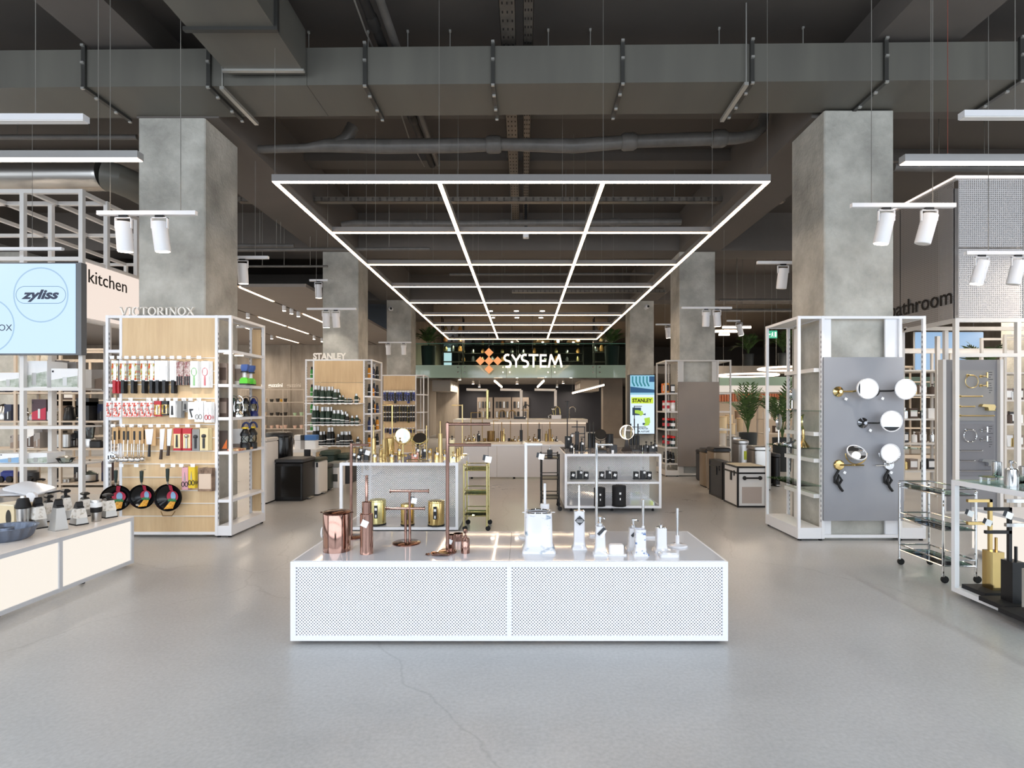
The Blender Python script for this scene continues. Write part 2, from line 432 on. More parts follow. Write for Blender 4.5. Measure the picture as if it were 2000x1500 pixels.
# linear pendants beside the grid (two pairs left and right) and farther left
def linear_lamp(x0, x1, y, z, lit, label, w=0.075, h=0.062, wires=(), red=False):
    t = thing('linear_pendant', label, 'pendant light', ((x0 + x1) / 2, y, z)); cx = (x0 + x1) / 2
    MB().box(x0 - cx, x1 - cx, 0, w, 0.006, h).build('housing', white if not lit else alu, t, smooth=False)
    MB().box(x0 - cx + 0.006, x1 - cx - 0.006, 0.006, w - 0.006, 0, 0.007).build('diffuser', led if lit else offwhite, t, smooth=False)
    for wx in wires:
        MB().tube([(wx - cx, w / 2, h), (wx - cx, w / 2, ceilz(y, wx) - z)], 0.0024, 6).build('suspension_wire', wirered if red and wx == wires[-1] else wirem, t)
        MB().ring((wx - cx, w / 2, h + 0.006), 0.012, 0.003, 12, 5, 'y').build('hook', wirem, t)
YL = 4.40
linear_lamp(X(-560, YL), X(268, YL), YL, Zh(309, YL), True, 'glowing linear pendant with its end in front of the left concrete column', wires=(X(185, YL), X(-200, YL)))
linear_lamp(X(1768, YL), X(2500, YL), YL, Zh(316, YL), True, 'glowing linear pendant beside the right concrete column, hung on red wire', wires=(X(1825, YL), X(1858, YL)), red=True)
YL2 = 3.84
linear_lamp(X(-500, YL2), X(162, YL2), YL2, Zh(235, YL2), False, 'unlit white linear pendant hanging just below the main duct at left', 0.06, 0.048, (X(62, YL2),))
linear_lamp(X(1884, YL2), X(2600, YL2), YL2, Zh(228, YL2), False, 'unlit white linear pendant hanging below the main duct at right', 0.06, 0.048, (X(1990, YL2),))
linear_lamp(X(-300, 6.0), X(120, 6.0), 6.0, Zh(488, 6.0), False, 'slim white lamp bar in front of the tube frame over the screen', 0.04, 0.03, (X(60, 6.0),))
# hall lamps further into the store on both sides (rows of short pendants over the aisles)
def lamp_row(xs, y, z, L_, lab):
    pass
# ------------------------------------------------------------------ air ducts, pipes, trays
dt = thing('air_duct', 'big grey rectangular ventilation duct spanning the ceiling above the columns', 'duct', (0, 5.3, 4.39), radians(-0.8))
dx = [-9.5, -4.05, -2.92, -2.0, -1.5, -.285, .93, 2.14, 3.37, 4.6, 9.5]
bounds = [-9.5, X(157, 5.3), X(405, 5.3), X(432, 5.3), X(597, 5.3), X(713, 5.3), X(963, 5.3), X(1215, 5.3), X(1465, 5.3), X(1722, 5.3), X(1980, 5.3), 9.5]
for a, b in zip(bounds, bounds[1:]):
    MB().box(a + 0.002, b - 0.002, 0, 0.57, 0.0, 0.355).build('duct_section', ductm, dt, smooth=False)
for b in bounds[1:-1]:
    if abs(b - bounds[3]) < 1e-6 or abs(b - bounds[4]) < 1e-6: continue
    s = MB().box(b - 0.02, b + 0.02, -0.03, 0.60, -0.028, 0.0).box(b - 0.018, b + 0.018, -0.028, 0.0, 0, 0.385)
    o = s.build('flange', strapm, dt, smooth=False)
    k = MB()
    for p in ((b, -0.036, 0.375), (b, -0.036, 0.21), (b, -0.03, -0.03), (b, 0.14, -0.036), (b, 0.40, -0.036), (b, 0.6, -0.03)): k.cbox(*p, 0.03, 0.02, 0.02)
    k.build('bolts', boltm, o, smooth=False, kind='stuff')
for b, zt in ((X(434, 5.3), 0.38), (X(1452, 5.3), 0.71)):
    o = MB().box(b - 0.02, b + 0.02, -0.05, 0.63, -0.06, -0.03).build('hanger_channel', boltm, dt, smooth=False)
    MB().tube([(b, -0.04, -0.04), (b, -0.04, zt)], 0.006, 6).build('threaded_rod', boltm, o)
for px in (717, 795, 878, 1070, 1152, 1402, 1564, 1704, 600):
    x = X(px, 5.6)
    MB().tube([(x, 0.3, 0.36), (x, 0.3, 0.71)], 0.005, 6).cbox(x, 0.3, 0.7, 0.02, 0.02, 0.02).build('threaded_rod', boltm, dt)
b0, b1 = X(448, 5.3), X(597, 5.3)
br = thing('branch_duct', 'rectangular branch duct running overhead into the main duct at left', 'duct', ((b0 + b1) / 2, 3, 4.47))
hw = (b1 - b0) / 2
for k in range(5):
    MB().box(-hw, hw, -3.2 + k * 1.1, -3.2 + k * 1.1 + 1.095, 0, 0.42).build('duct_section', ductm, br, smooth=False)
o = MB().box(-hw - 0.03, hw + 0.03, 1.62, 1.66, -0.03, 0.0).box(hw, hw + 0.03, 1.62, 1.66, 0, 0.6).build('flange', strapm, br, smooth=False)
MB().box(-hw - 0.02, hw + 0.02, 2.2, 2.235, -0.02, 0.0).build('flange', boltm, br, smooth=False)
def pipe(label, pts, r, joints=(), cat='pipe', name='pipe', m=None, n=12):
    c = Vector(pts[0]); t = thing(name, label, cat, c)
    P = [Vector(p) - c for p in pts]
    MB().tube(P, r, n).build('run', m or pipem, t)
    if abs(P[0].z - P[-1].z) < .3 and abs(P[0].y - P[-1].y) < .05:
        for q in (.25, .5, .8):
            hx = P[0].lerp(P[-1], q)
            MB().tube([hx, (hx.x, hx.y, ceilz(c.y, c.x + hx.x) - c.z)], .005, 5).build('hanger', wirem, t)
    if joints: r = max(r) if isinstance(r, list) else r
    for f in joints:
        i = int(f); p = P[i].lerp(P[i + 1], f - i); d = (P[i + 1] - P[i]).normalized()
        MB().tube([p - d * 0.09, p - d * 0.06, p + d * 0.06, p + d * 0.09], [r * 1.02, r * 1.22, r * 1.22, r * 1.02], n).build('coupling', m or pipem, t)
    return t
Yp = 6.8
pp = [at(502, 292, Yp), at(600, 289, Yp), at(640, 284, Yp), at(760, 286, Yp), at(900, 284, Yp), at(980, 282, Yp), at(1120, 285, Yp), at(1240, 276, Yp), at(1350, 272, Yp), at(1440, 270, Yp), at(1470, 265, Yp), at(1488, 250, Yp), at(1492, 225, Yp)]
t = pipe('thick grey drain pipe slung across the ceiling behind the main duct', pp, [0.045, 0.05, 0.078, 0.085, 0.085, 0.07, 0.085, 0.075, 0.08, 0.07, 0.065, 0.062, 0.06], (4.8, 6.9, 8.6))
MB().tube([at(655, 284, Yp) - Vector(pp[0]), at(676, 272, Yp) - Vector(pp[0]), at(690, 246, Yp) - Vector(pp[0])], 0.075, 12).build('branch', pipem, t)
Yq = 9.6
pipe('long grey pipe crossing the ceiling above the second row of the light grid', [at(668, 440, Yq), at(690, 436, Yq), at(900, 437, Yq), at(1330, 433, Yq)], 0.06, (1.6, 2.2, 2.7))
pipe('thin ceiling pipe left of the near left column, above the tube frame', [at(-200, 268, 6.6), at(268, 268, 6.6)], 0.03)
pipe('thin pipe under the ceiling at right, behind the glowing pendant', [at(1745, 327, 7.2), at(2100, 330, 7.2)], 0.05)
pipe('upper of two thin pipes between the left columns', [at(440, 480, 9.2), at(575, 480, 9.2)], 0.035)
pipe('lower of two thin pipes between the left columns', [at(440, 488, 9.1), at(840, 486, 9.1)], 0.03)
pipe('thin pipe crossing behind the third cross bar of the grid', [at(878, 536, 13), at(1310, 535, 13)], 0.03)
pipe('dark sprinkler pipe left of the second left column', [at(470, 520, 10), at(640, 520, 10)], 0.02)
pipe('thin pipe high beside the right second column', [at(1405, 586, 13), at(1545, 586, 13)], 0.03)
pipe('thin pipe right of the second right column, lower', [at(1405, 606, 14), at(1545, 606, 14)], 0.04)
Yr = 1.5
xa = -1.36
pipe('black ribbed cable bundle running along the ceiling toward the back', [(xa, 3.2, 4.82), (xa, 4.6, 4.82), (xa + .02, 6.2, 4.82), (xa + .05, 8.1, 4.82)], 0.045, (0.4, 0.8, 1.3, 1.7, 2.3), name='cable_bundle', cat='cable', m=mat('cable_black', '#252424', 0.5))
pipe('grey conduit running beside the black cable bundle', [(xa + .13, 3.2, 4.84), (xa + .13, 8.1, 4.84)], 0.04)
pipe('thin white cable looping along the cable bundle', [(xa - .07, 3.2, 4.8), (xa - .06, 4.6, 4.78), (xa - .09, 5.2, 4.8), (xa - .06, 6.3, 4.79), (xa - .1, 7.2, 4.78), (xa - .06, 8.1, 4.8)], 0.008, name='cable', cat='cable', m=wirem, n=6)
def tray(label, p0, p1, w, axis, name='cable_tray'):
    t = thing(name, label, 'cable tray', p0); d = Vector(p1) - Vector(p0); L_ = d.length
    b = MB()
    if axis == 'y':
        b.box(-w / 2, w / 2, 0, L_, 0, 0.004).box(-w / 2, -w / 2 + 0.004, 0, L_, 0, 0.06).box(w / 2 - 0.004, w / 2, 0, L_, 0, 0.06)
    else:
        b.box(0, L_, -w / 2, w / 2, 0, 0.004).box(0, L_, -w / 2, -w / 2 + 0.004, 0, 0.07).box(0, L_, w / 2 - 0.004, w / 2, 0, 0.07)
    b.build('trough', traym, t, smooth=False)
    c = MB(); n = int(L_ / 0.11)
    for i in range(n):
        s = (i + 0.5) * L_ / n
        for q in (-0.3, 0, 0.3):
            if axis == 'y': c.cbox(q * w, s, -0.001, 0.012, 0.03, 0.003)
            else: c.cbox(s, -w / 2 - 0.001, 0.035 + q * 0.06, 0.03, 0.003, 0.008)
    c.build('slots', mat('tray_slot', '#221f1d', 0.8) , t, smooth=False, kind='stuff')
    k = MB()
    for i in range(1, 5):
        s = L_ * i / 5
        if axis == 'y': k.tube([(-w / 2 - .01, s, 0.0), (-w / 2 - .01, s, ceilz(p0[1] + s) - p0[2])], 0.004, 5)
        else: k.tube([(s, 0, 0), (s, 0, ceilz(p0[1], p0[0] + s) - p0[2])], 0.004, 5)
    k.build('hanger_rods', wirem, t, kind='stuff')
    return t
tray('perforated cable tray running along the aisle ceiling, wider one', (-.14, 3.2, 4.8), (-.14, 10.88, 4.8), 0.14, 'y')
tray('perforated cable tray running along the aisle ceiling, narrower one', (.045, 3.2, 4.82), (.045, 10.88, 4.82), 0.09, 'y')
tray('cable tray crossing the aisle ceiling above the grid, nearer one', (X(468, 8.6), 8.6, Zh(396, 8.6)), (X(1530, 8.6), 8.6, Zh(396, 8.6)), 0.12, 'x')
tray('cable tray crossing the aisle ceiling over the far grid cells', (X(1000, 14.4), 14.4, Zh(572, 14.4)), (X(1300, 14.4), 14.4, Zh(572, 14.4)), 0.12, 'x')
# spiral duct at left behind the tube frame
sp = thing('spiral_duct', 'round spiral-seam steel duct at upper left behind the tube frame', 'duct', at(-150, 343, 7.2))
R_ = 0.19; prof = []
Lx = X(205, 7.2) - X(-150, 7.2)
for i in range(61):
    prof.append((R_ + (0.004 if i % 2 else 0), Lx * i / 60))
MB().lathe(prof, 24, axis='x').build('duct_run', steel, sp)
MB().tube([(Lx, 0, 0), (Lx + 0.12, 0.04, -0.02), (Lx + 0.2, 0.2, -0.04), (Lx + 0.22, 0.6, -0.05)], R_ * 0.98, 24).build('elbow', ductm, sp)
# ceiling camera, small white boxes
def ceiling_item(name, label, cat, mb, m, loc):
    t = tag(mb.build(name, m, loc=loc), label, cat); return t
p = Vector((.045, 9.6, 4.35))
t = thing('wifi_box', 'small white device on the black bracket below the cable trays', 'device', p)
MB().rbox(-.05, .05, -.05, .05, -.13, .0, 0.02).build('body', white, t); MB().bar((0, 0, 0), (0, 0, 0.46), 0.05).build('bracket', black, t)
# ------------------------------------------------------------------ left dropped ceiling with recessed lamp lines
ZD = 3.6
dc = thing('dropped_ceiling', 'grey panelled dropped ceiling on the left with recessed lamp lines', 'ceiling panel', (-10, 10.6, ZD))
dcm = noisy('ceiling_panel', '#8d8580', '#958d87', 1.0, 3, (0.6, 0.7), stretch=(.3, 3, 1))
xr = -4.09 + 10; LX = (-5.35 + 10, -6.65 + 10, -7.95 + 10)
xe = sorted((-5.9, LX[2], LX[1], LX[0], xr))
for i in range(len(xe) - 1):
    a = xe[i] + (0.03 if i else 0); b = xe[i + 1] - (0.03 if i < len(xe) - 2 else 0)
    for k in range(8):
        MB().box(a, b, k * 1.25, k * 1.25 + 1.246, 0, 0.06).build('panel', dcm, dc, smooth=False)
for i, x in enumerate(LX):
    MB().box(x - 0.03, x + 0.03, 0, 10, 0.03, 0.07).build('recess', blackmatt, dc, smooth=False)
seg = {0: [(10.66, 12.05, 's'), (12.6, 0, 'd'), (13.0, 0, 'd'), (13.4, 0, 'd'), (13.75, 15.2, 's'), (15.9, 0, 'd'), (16.6, 17.8, 's')],
       1: [(13.0, 0, 'd'), (13.6, 0, 'd'), (14.2, 15.75, 's'), (16.0, 17.4, 's'), (17.9, 0, 'd'), (18.6, 0, 'd'), (10.8, 12.4, 's')],
       2: [(15.4, 16.8, 's'), (17.2, 0, 'd'), (17.8, 0, 'd'), (18.2, 19.9, 's'), (12.5, 14, 's')]}
for i, ss in seg.items():
    for a, b, k in ss:
        x = LX[i]
        if k == 's':
            MB().box(x - 0.026, x + 0.026, a - 10.6, b - 10.6, -0.004, 0.03).build('lamp_strip', led, dc, smooth=False)
        else:
            o = MB().lathe([(0.042, -0.11), (0.045, 0.05)], 14, (x, a - 10.6, 0)).build('downlight', white, dc)
            MB().lathe([(0.036, -0.115), (0.036, -0.108)], 14, (x, a - 10.6, 0)).build('lens', spotglow, o)
# ------------------------------------------------------------------ shop goods: prototypes placed with dup()
def card(parent, p, s=0.03, rot=0.0, drop=0.03, both=True):        # a hanging price card: string, white face, dark face
    x, y, z = p; c = (x, y, z - drop - s * 0.7)
    def sq(cx, cy, cz, s, a):
        return [(cx + s * .7 * cos(a + k * pi / 2), cz + s * .7 * sin(a + k * pi / 2)) for k in range(4)]
    o = MB().prism([(a, b) for a, b in sq(*c, s, rot)], c[1] - 0.001, c[1] + 0.001).build('price_card', paper, parent, smooth=False)
    if both: MB().prism(sq(c[0] - s * .42, c[1] + .004, c[2] + s * .25, s * .9, rot), c[1] + 0.003, c[1] + 0.004).build('card_back', charcoal, o, smooth=False)
    if drop: MB().tube([(x, y, z), (x, y, c[2] + s * .5)], 0.0007, 4).build('string', blackmatt, o)
    return o
def cyl(name, mb_prof, m, parent, n=20, c=(0, 0, 0)): return MB().lathe(mb_prof, n, c).build(name, m, parent)
def soap_dispenser(label, m, h=0.11, r=0.033, pump=None, square=False, loc=(0, 0, 0), rz=0, group=None, flare=1.0, tagged=True):
    t = thing('soap_dispenser', label, 'soap dispenser', loc, rz, group); pump = pump or m
    if square: MB().rbox(-r, r, -r, r, 0, h, 0.005).build('bottle', m, t)
    else: cyl('bottle', [(r * flare, 0), (r * flare, 0.006), (r * 1.0, 0.02), (r * .95, h - .008), (r * .7, h)], m, t)
    o = cyl('pump', [(.011, h), (.011, h + .012), (.005, h + .013), (.005, h + .03), (.013, h + .031), (.013, h + .046), (.009, h + .05)], pump, t, 14)
    MB().tube([(0, 0, h + .04), (0, -.028, h + .04), (0, -.034, h + .034)], .004, 8).build('spout', pump, o)
    if tagged: card(t, (r * .4, -r - .004, h), .028, .5, .0)
    return t
def tumbler(label, m, h=0.1, r=0.033, loc=(0, 0, 0), group=None, tagged=False):
    t = thing('tumbler', label, 'tumbler', loc, 0, group)
    cyl('cup', [(r * .93, 0), (r, .01), (r, h), (r * .9, h), (r * .86, .02)], m, t)
    if tagged: card(t, (0, -r - .004, h * .8), .028, .4, 0)
    return t
def toilet_brush(label, m, h=0.24, r=0.038, rod=0.12, loc=(0, 0, 0), group=None, collar=True, tagged=False, rodm=None):
    t = thing('toilet_brush', label, 'toilet brush', loc, 0, group)
    cyl('holder', [(r * 1.02, 0), (r * 1.02, .006), (r, .01), (r, h), (r * .92, h + .002)], m, t, 24)
    if collar: cyl('collar', [(r * .7, h), (r * .7, h + .07), (r * .3, h + .074)], m, t, 20)
    hh = h + (.07 if collar else 0)
    MB().tube([(0, 0, hh), (0, 0, hh + rod), (0, 0, hh + rod + .004)], [.0085, .0085, .006], 10).build('handle', rodm or m, t)
    if tagged: card(t, (0, -r - .004, h * .95), .04, .35, .012, False)
    return t
def step_bin(label, m, r=0.085, h=0.23, loc=(0, 0, 0), group=None, label_m=None, base=None):
    t = thing('step_bin', label, 'bin', loc, 0, group)
    cyl('body', [(r, .012), (r, h - .02), (r * .985, h - .016)], m, t, 28)
    cyl('base_ring', [(r * 1.03, 0), (r * 1.03, .014), (r, .016)], base or rubber, t, 28)
    o = cyl('lid', [(r * 1.01, h - .016), (r * 1.015, h - .008), (r * .96, h + .004), (r * .5, h + .012), (.004, h + .014)], m, t, 28)
    MB().rbox(-.03, .03, -r - .035, -r + .01, .006, .016, .006).build('pedal', base or rubber, t)
    if label_m:
        L_ = MB(); n = 6; a0 = -pi / 2 - .22; 
        for i in range(n + 1):
            a = a0 + .44 * i / n; L_.v += [((r + .0015) * cos(a), (r + .0015) * sin(a), h * .3), ((r + .0015) * cos(a), (r + .0015) * sin(a), h * .82)]
        for i in range(n): L_.f.append([2 * i, 2 * i + 2, 2 * i + 3, 2 * i + 1]); L_.mi.append(0)
        s_ = L_.build('sticker', label_m, t)
        MB().box(-r * .14, r * .14, -r - .0035, -r - .002, h * .62, h * .72).box(-r * .07, r * .08, -r - .0035, -r - .002, h * .34, h * .45).build('sticker_print', paper, s_, smooth=False)
    return t
def towel_stand(label, m, h, arms, r=0.008, base=0.075, loc=(0, 0, 0), rz=0, group=None, tagx=None, name='towel_stand', square=False, basem=None, basesq=False):
    t = thing(name, label, 'towel stand', loc, rz, group)
    if base:
        if basesq: MB().rbox(-base, base, -base * .75, base * .75, 0, .014, .006).build('base', basem or m, t)
        else: cyl('base', [(base, 0), (base, .008), (base * .95, .011), (.01, .012)], basem or m, t, 32)
    if square: MB().cbox(0, 0, h / 2, r * 2, r * 2, h).build('pole', m, t, smooth=False)
    else: MB().tube([(0, 0, .01), (0, 0, h)], r, 12).ball((0, 0, h), r, 12, 6).build('pole', m, t)
    for z, x0, x1 in arms:
        if square: MB().box(x0, x1, -r * .8, r * .8, z - r * 1.6, z).build('arm', m, t, smooth=False)
        else: MB().tube([(x0, 0, z), (x1, 0, z)], r * .85, 10).build('arm', m, t)
    if tagx: card(t, (tagx[0], 0, tagx[1] - r), .038, .6, .05)
    return t
def perf_table(label, x0, x1, y0, y1, z0, z1, perf, toplook, name='display_table', sides='', shelves=(), w=0.03, mid=None, midm=None, split=None, feet=True, floorz=None):
    t = thing(name, label, 'display table', ((x0 + x1) / 2, y0, 0)); X0, X1, D = x0 - t.location[0], x1 - t.location[0], y1 - y0
    f = MB()
    for x in (X0, X1 - w):
        for y in (0, D - w): f.box(x, x + w, y, y + w, z0, z1)
    for z in (z0, z1 - w):
        for y in (0, D - w): f.box(X0 + w, X1 - w, y, y + w, z, z + w)
        for x in (X0, X1 - w): f.box(x, x + w, w, D - w, z, z + w)
    if split: 
        for y in ((0,) if split == 'front' else (0, D - w)): f.box(-w * .4, w * .4, y + .002, y + w, z0 + w, z1 - w)
    f.build('frame', white, t, smooth=False)
    for k in range(2 if split else 1):
        a = X0 + w * .5 if k == 0 else .001; b = (-.001 if split else X1 - w * .5) if k == 0 else X1 - w * .5
        MB().box(a, b, w * .4, D - w * .4, z1 - .012, z1 + .002).build('top_panel', toplook, t, smooth=False)
    e = .009
    if 'f' in sides:
        if split:
            for a, b in ((X0 + w, -w * .4), (w * .4, X1 - w)): MB().box(a, b, e, e + .002, z0 + w, z1 - w).build('perforated_panel', perf[0], t, smooth=False)
        else: MB().box(X0 + w, X1 - w, e, e + .002, z0 + w, z1 - w).build('perforated_panel', perf[0], t, smooth=False)
    if 'f' in sides:
        for a, b in ((X0 + w, -w * .4), (w * .4, X1 - w)): MB().box(a, b, e + .02, e + .024, z0 + w, z1 - w).build('backing_sheet', mat('backing_grey', '#9a9fa9', .7), t, smooth=False)
    if 'b' in sides: MB().box(X0 + w, X1 - w, D - e - .002, D - e, z0 + w, z1 - w).build('perforated_panel', perf[0], t, smooth=False)
    if 'l' in sides: MB().box(X0 + e, X0 + e + .002, w, D - w, z0 + w, z1 - w).build('perforated_panel', perf[1], t, smooth=False)
    if 'r' in sides: MB().box(X1 - e - .002, X1 - e, w, D - w, z0 + w, z1 - w).build('perforated_panel', perf[1], t, smooth=False)
    if mid: MB().box(X0 + w * .7, X1 - w * .7, mid, mid + .002, z0 + w, z1 - w).build('perforated_panel', midm or perf[0], t, smooth=False)
    for z, ya, yb in shelves: MB().box(X0 + .004, X1 - .004, ya, yb, z - .02, z).build('shelf', white, t, smooth=False)
    if feet:
        for x in (X0 + .09, X1 - .09, 0):
            for y in (.09, D - .09):
                MB().lathe([(.016, 0), (.016, z0 * .5), (.008, z0 * .6), (.008, z0)], 10, (x, y, 0)).build('foot', rubber, t)
    return t
perfA = perforated('perforated_white_front', '#f6f6fa', 0.018, 0.0039)
perfB = perforated('perforated_white_side', '#f6f6fa', 0.018, 0.0039, a=1)
# ---- the front table
TX0, TX1, TY0, TY1, TZ = X(567, 3.19), X(1422, 3.19), 3.19, 3.97, .471
perf_table('low white perforated-front display table in the middle of the floor', TX0, TX1, TY0, TY1, .022, TZ, (perfA, perfB), whitegloss, 'low_display_table', 'fblr', split='both')
TT = TZ + .0022
def on(px, py): Y = (EYE - TT) * FPX / (py - HY); return (X(px, Y), Y, TT)
b = thing('pedal_bin', 'polished copper lidded bin at the front left of the low table', 'bin', on(658, 1075))
cyl('body', [(.081, 0), (.081, .225), (.079, .229)], rose, b, 36)
o = cyl('lid', [(.083, .229), (.084, .236), (.078, .240), (.03, .246), (.004, .247)], rosed, b, 36)
MB().tube([(-.1, 0, .232), (.1, 0, .232)], .004, 8).build('hinge_pin', rose, o)
MB().ring((-.088, 0, .11), .02, .004, 16, 6, 'x', rz=.03).build('side_ring', paper, b)
towel_stand('tall copper paper-roll stand with one arm, behind the copper bin', rose, Zh(867, 3.78) - TT, [(Zh(867, 3.78) - TT - .006, 0, .118)], .0095, .075, on(686, 1050), basem=rosed)
toilet_brush('polished copper toilet brush next to the copper bin', rose, .238, .038, .155, on(716, 1081), tagged=True)
p = on(794, 1061); ts = thing('towel_stand', 'double T-bar copper hand towel stand on a round foot', 'towel stand', p)
cyl('base', [(.09, 0), (.09, .006), (.085, .009), (.01, .01)], rosed, ts, 36)
for dx_, z, a, c_ in ((.021, .335, -.125, .12), (-.006, .223, -.125, .122)):
    o = MB().tube([(dx_, 0, .008), (dx_, 0, z)], .0085, 12).build('pole', rose, ts)
    q = MB().tube([(dx_ + a, -.0, z), (dx_ + c_, 0, z)], .0085, 12)
    for e in (a, c_): q.tube([(dx_ + e - .002, 0, z), (dx_ + e + .002, 0, z)], .014, 12)
    q.build('cross_bar', rose, ts)
card(ts, (.05, -.01, .33), .036, .6, .03)
p = on(874, 1079); zt = Zh(827, p[1]) - TT
towel_stand('very tall copper stand with two parallel arms on the low table', rose, zt, [(zt - .004, 0, .258), (Zh(869, p[1]) - TT, 0, .262)], .011, .055, p, tagx=(.245, Zh(869, p[1]) - TT))
d = thing('soap_dish', 'small wavy copper soap dish at the foot of the tall copper stand', 'soap dish', on(862, 1084))
MB().loft([[(.062 * k * cos(a), .03 * k * sin(a) - .012, z + .004 * sin(3 * a)) for a in [2 * pi * j / 28 for j in range(28)]] for k, z in ((.6, .002), (.9, .006), (1, .016), (.92, .016), (.55, .008))]).build('dish', rose, d)
MB().lathe([(.012, .006), (.03, .012), (.026, .02), (.012, .016)], 18, (.012, -.01, 0)).build('rose_insert', bronze, d)
lf = MB()
for k in range(7): lf.ball((-.075 - .006 * (k % 3), -.016 + .004 * k, .006), .007, 8, 5, .6)
lf.build('leaf_end', rose, d)
tumbler('square copper tumbler behind the tall copper stand', rose, .088, .026, on(880, 1072), tagged=True)
tumbler('wide copper jar with lid near the back of the low table', rose, .048, .032, on(895, 1056))
soap_dispenser('polished copper soap dispenser right of the copper tumbler', rose, .092, .026, loc=on(909, 1080), tagged=False)
# white ceramic set on the right half
marble = noisy('marbled_ceramic', '#e2e2e6', '#4f7590', 9, 3, (0.1, 0.14), stretch=(1, 1, 1.8), lo=0.56, hi=0.68)
p = on(1027, 1049)
towel_stand('tall white paper-roll stand with one arm and hanging tag, behind the marbled bin', white, Zh(867, p[1]) - TT, [(Zh(867, p[1]) - TT - .004, 0, .11)], .0095, .05, p, tagx=(.105, Zh(867, p[1]) - TT))
def flared(t, name, w, h, wb, hb, m, n=5, top=.9):
    def sq(s, z, r=.3):
        pts = []
        for cx, cy, a0 in ((1, 1, 0), (-1, 1, 90), (-1, -1, 180), (1, -1, 270)):
            for i in range(n):
                a = radians(a0 + 90 * i / (n - 1)); k = s * r; pts.append((cx * (s - k) + k * cos(a), cy * (s - k) + k * sin(a), z))
        return pts
    return MB().loft([sq(wb, 0, .12), sq(wb, hb, .12), sq(w * 1.12, hb + .012), sq(w, hb + .04), sq(w * top, h), sq(w * top * .9, h), sq(w * top * .86, h - .02)]).build(name, m, t)
b = thing('waste_bin', 'white ceramic bin with blue marbling on the low table', 'bin', on(1052, 1074))
flared(b, 'body', .083, .235, .1, .012, marble, 5, .95)
o = cyl('liner', [(.07, .228), (.07, .222)], rubber, b, 20); MB().ring((0, 0, .236), .074, .004, 24, 6, 'z').build('rim', chrome, b)
MB().tube([(-.1, 0, .23), (.1, 0, .23)], .003, 6).build('pin', white, b)
toilet_brush('white ceramic toilet brush half hidden behind the marbled bin', ceramic, .245, .03, .13, on(1064, 1058), collar=False)
b = thing('toilet_brush', 'slim white ceramic toilet brush with a grey diamond tag', 'toilet brush', on(1131, 1071))
flared(b, 'holder', .034, .232, .046, .008, ceramic, 5, .92)
MB().tube([(0, 0, .2), (0, 0, .39)], .0055, 10).build('handle', white, b); cyl('ferrule', [(.028, .232), (.028, .236), (.008, .238)], chrome, b)
o = MB().prism([(-.03, .18), (0, .15), (.03, .18), (0, .21)], -.043, -.041).build('price_card', charcoal, b, smooth=False)
MB().box(-.022, .022, -.0445, -.0432, .176, .178).box(-.015, .015, -.0445, -.0432, .17, .172).box(-.018, .018, -.0445, -.0432, .184, .186).build('card_print', paper, o, smooth=False)
p = on(1165, 1046)
towel_stand('chrome paper-roll stand with one arm on a flat white plate', chrome, Zh(867, p[1]) - TT, [(Zh(867, p[1]) - TT - .005, 0, .11)], .0095, .05, p, basem=ceramic, basesq=True)
def cdisp(label, p, m=ceramic, h=.17, w=.03, tg=True):
    t = thing('soap_dispenser', label, 'soap dispenser', p)
    flared(t, 'bottle', w, h, w * 1.45, .008, m, 5, .85)
    o = cyl('pump', [(.016, h), (.016, h + .018), (.007, h + .02), (.007, h + .04), (.011, h + .042), (.011, h + .055)], chrome, t, 14)
    MB().tube([(0, 0, h + .048), (.02, -.02, h + .05), (.026, -.026, h + .044)], .004, 8).build('spout', chrome, o)
    if tg:
        q = MB().prism([(-.022, h - .04), (-.01, h - .052), (.03, h - .012), (.018, h)], -w - .003, -w - .001).build('price_card', charcoal, t, smooth=False)
        MB().prism([(-.006, h - .062), (.012, h - .066), (.036, h - .02), (.02, h - .02)], -w - .001, -w).build('card_back', paper, q, smooth=False)
    return t
cdisp('white ceramic soap dispenser at the table front edge beside a soap bar dish', on(1172, 1083))
b = thing('soap_bar_dish', 'white soap dish holding a block of white soap at the table front edge', 'soap dish', on(1203, 1083))
MB().rbox(-.055, .06, -.035, .035, 0, .008, .01).build('dish', ceramic, b); MB().rbox(-.042, .045, -.026, .026, .008, .062, .014).build('soap', mat('soap', '#f3efee', 0.4), b)
cdisp('white ceramic soap dispenser standing behind the blue-patterned beaker', on(1237, 1072), h=.13)
b = thing('beaker', 'white ceramic beaker with a blue floral pattern', 'tumbler', on(1250, 1083))
flared(b, 'body', .031, .152, .046, .008, noisy('blue_floral', '#e2e2e6', '#3f6ca8', 26, 3, (.1, .14), lo=.56, hi=.64), 5, 1.0)
b = thing('toilet_brush', 'white toilet brush with a chrome handle on a flat plate', 'toilet brush', on(1256, 1049))
MB().rbox(-.03, .08, -.04, .04, 0, .014, .006).build('plate', ceramic, b); MB().tube([(0, 0, .014), (0, 0, .07), (0, 0, .076)], [.011, .011, .009], 12).build('socket', ceramic, b)
MB().tube([(0, 0, .07), (0, 0, .245)], [.0075, .0095], 12).lathe([(.011, .243), (.011, .252), (.004, .254)], 12).build('handle', chrome, b)
b = thing('toothbrush_holder', 'white ceramic vase-shaped holder with a dark metal top', 'toothbrush holder', on(1291, 1076))
flared(b, 'body', .03, .142, .046, .008, ceramic, 5, 1.0); cyl('top', [(.029, .142), (.027, .147), (.008, .148), (.008, .16), (.004, .162)], chrome, b)
b = thing('soap_dish', 'low white ceramic soap dish at the right front of the table', 'soap dish', on(1306, 1086))
MB().rbox(-.055, .055, -.035, .035, 0, .022, .012).build('dish', ceramic, b); MB().rbox(-.044, .044, -.026, .026, .022, .025, .01).build('insert', ceramic, b)
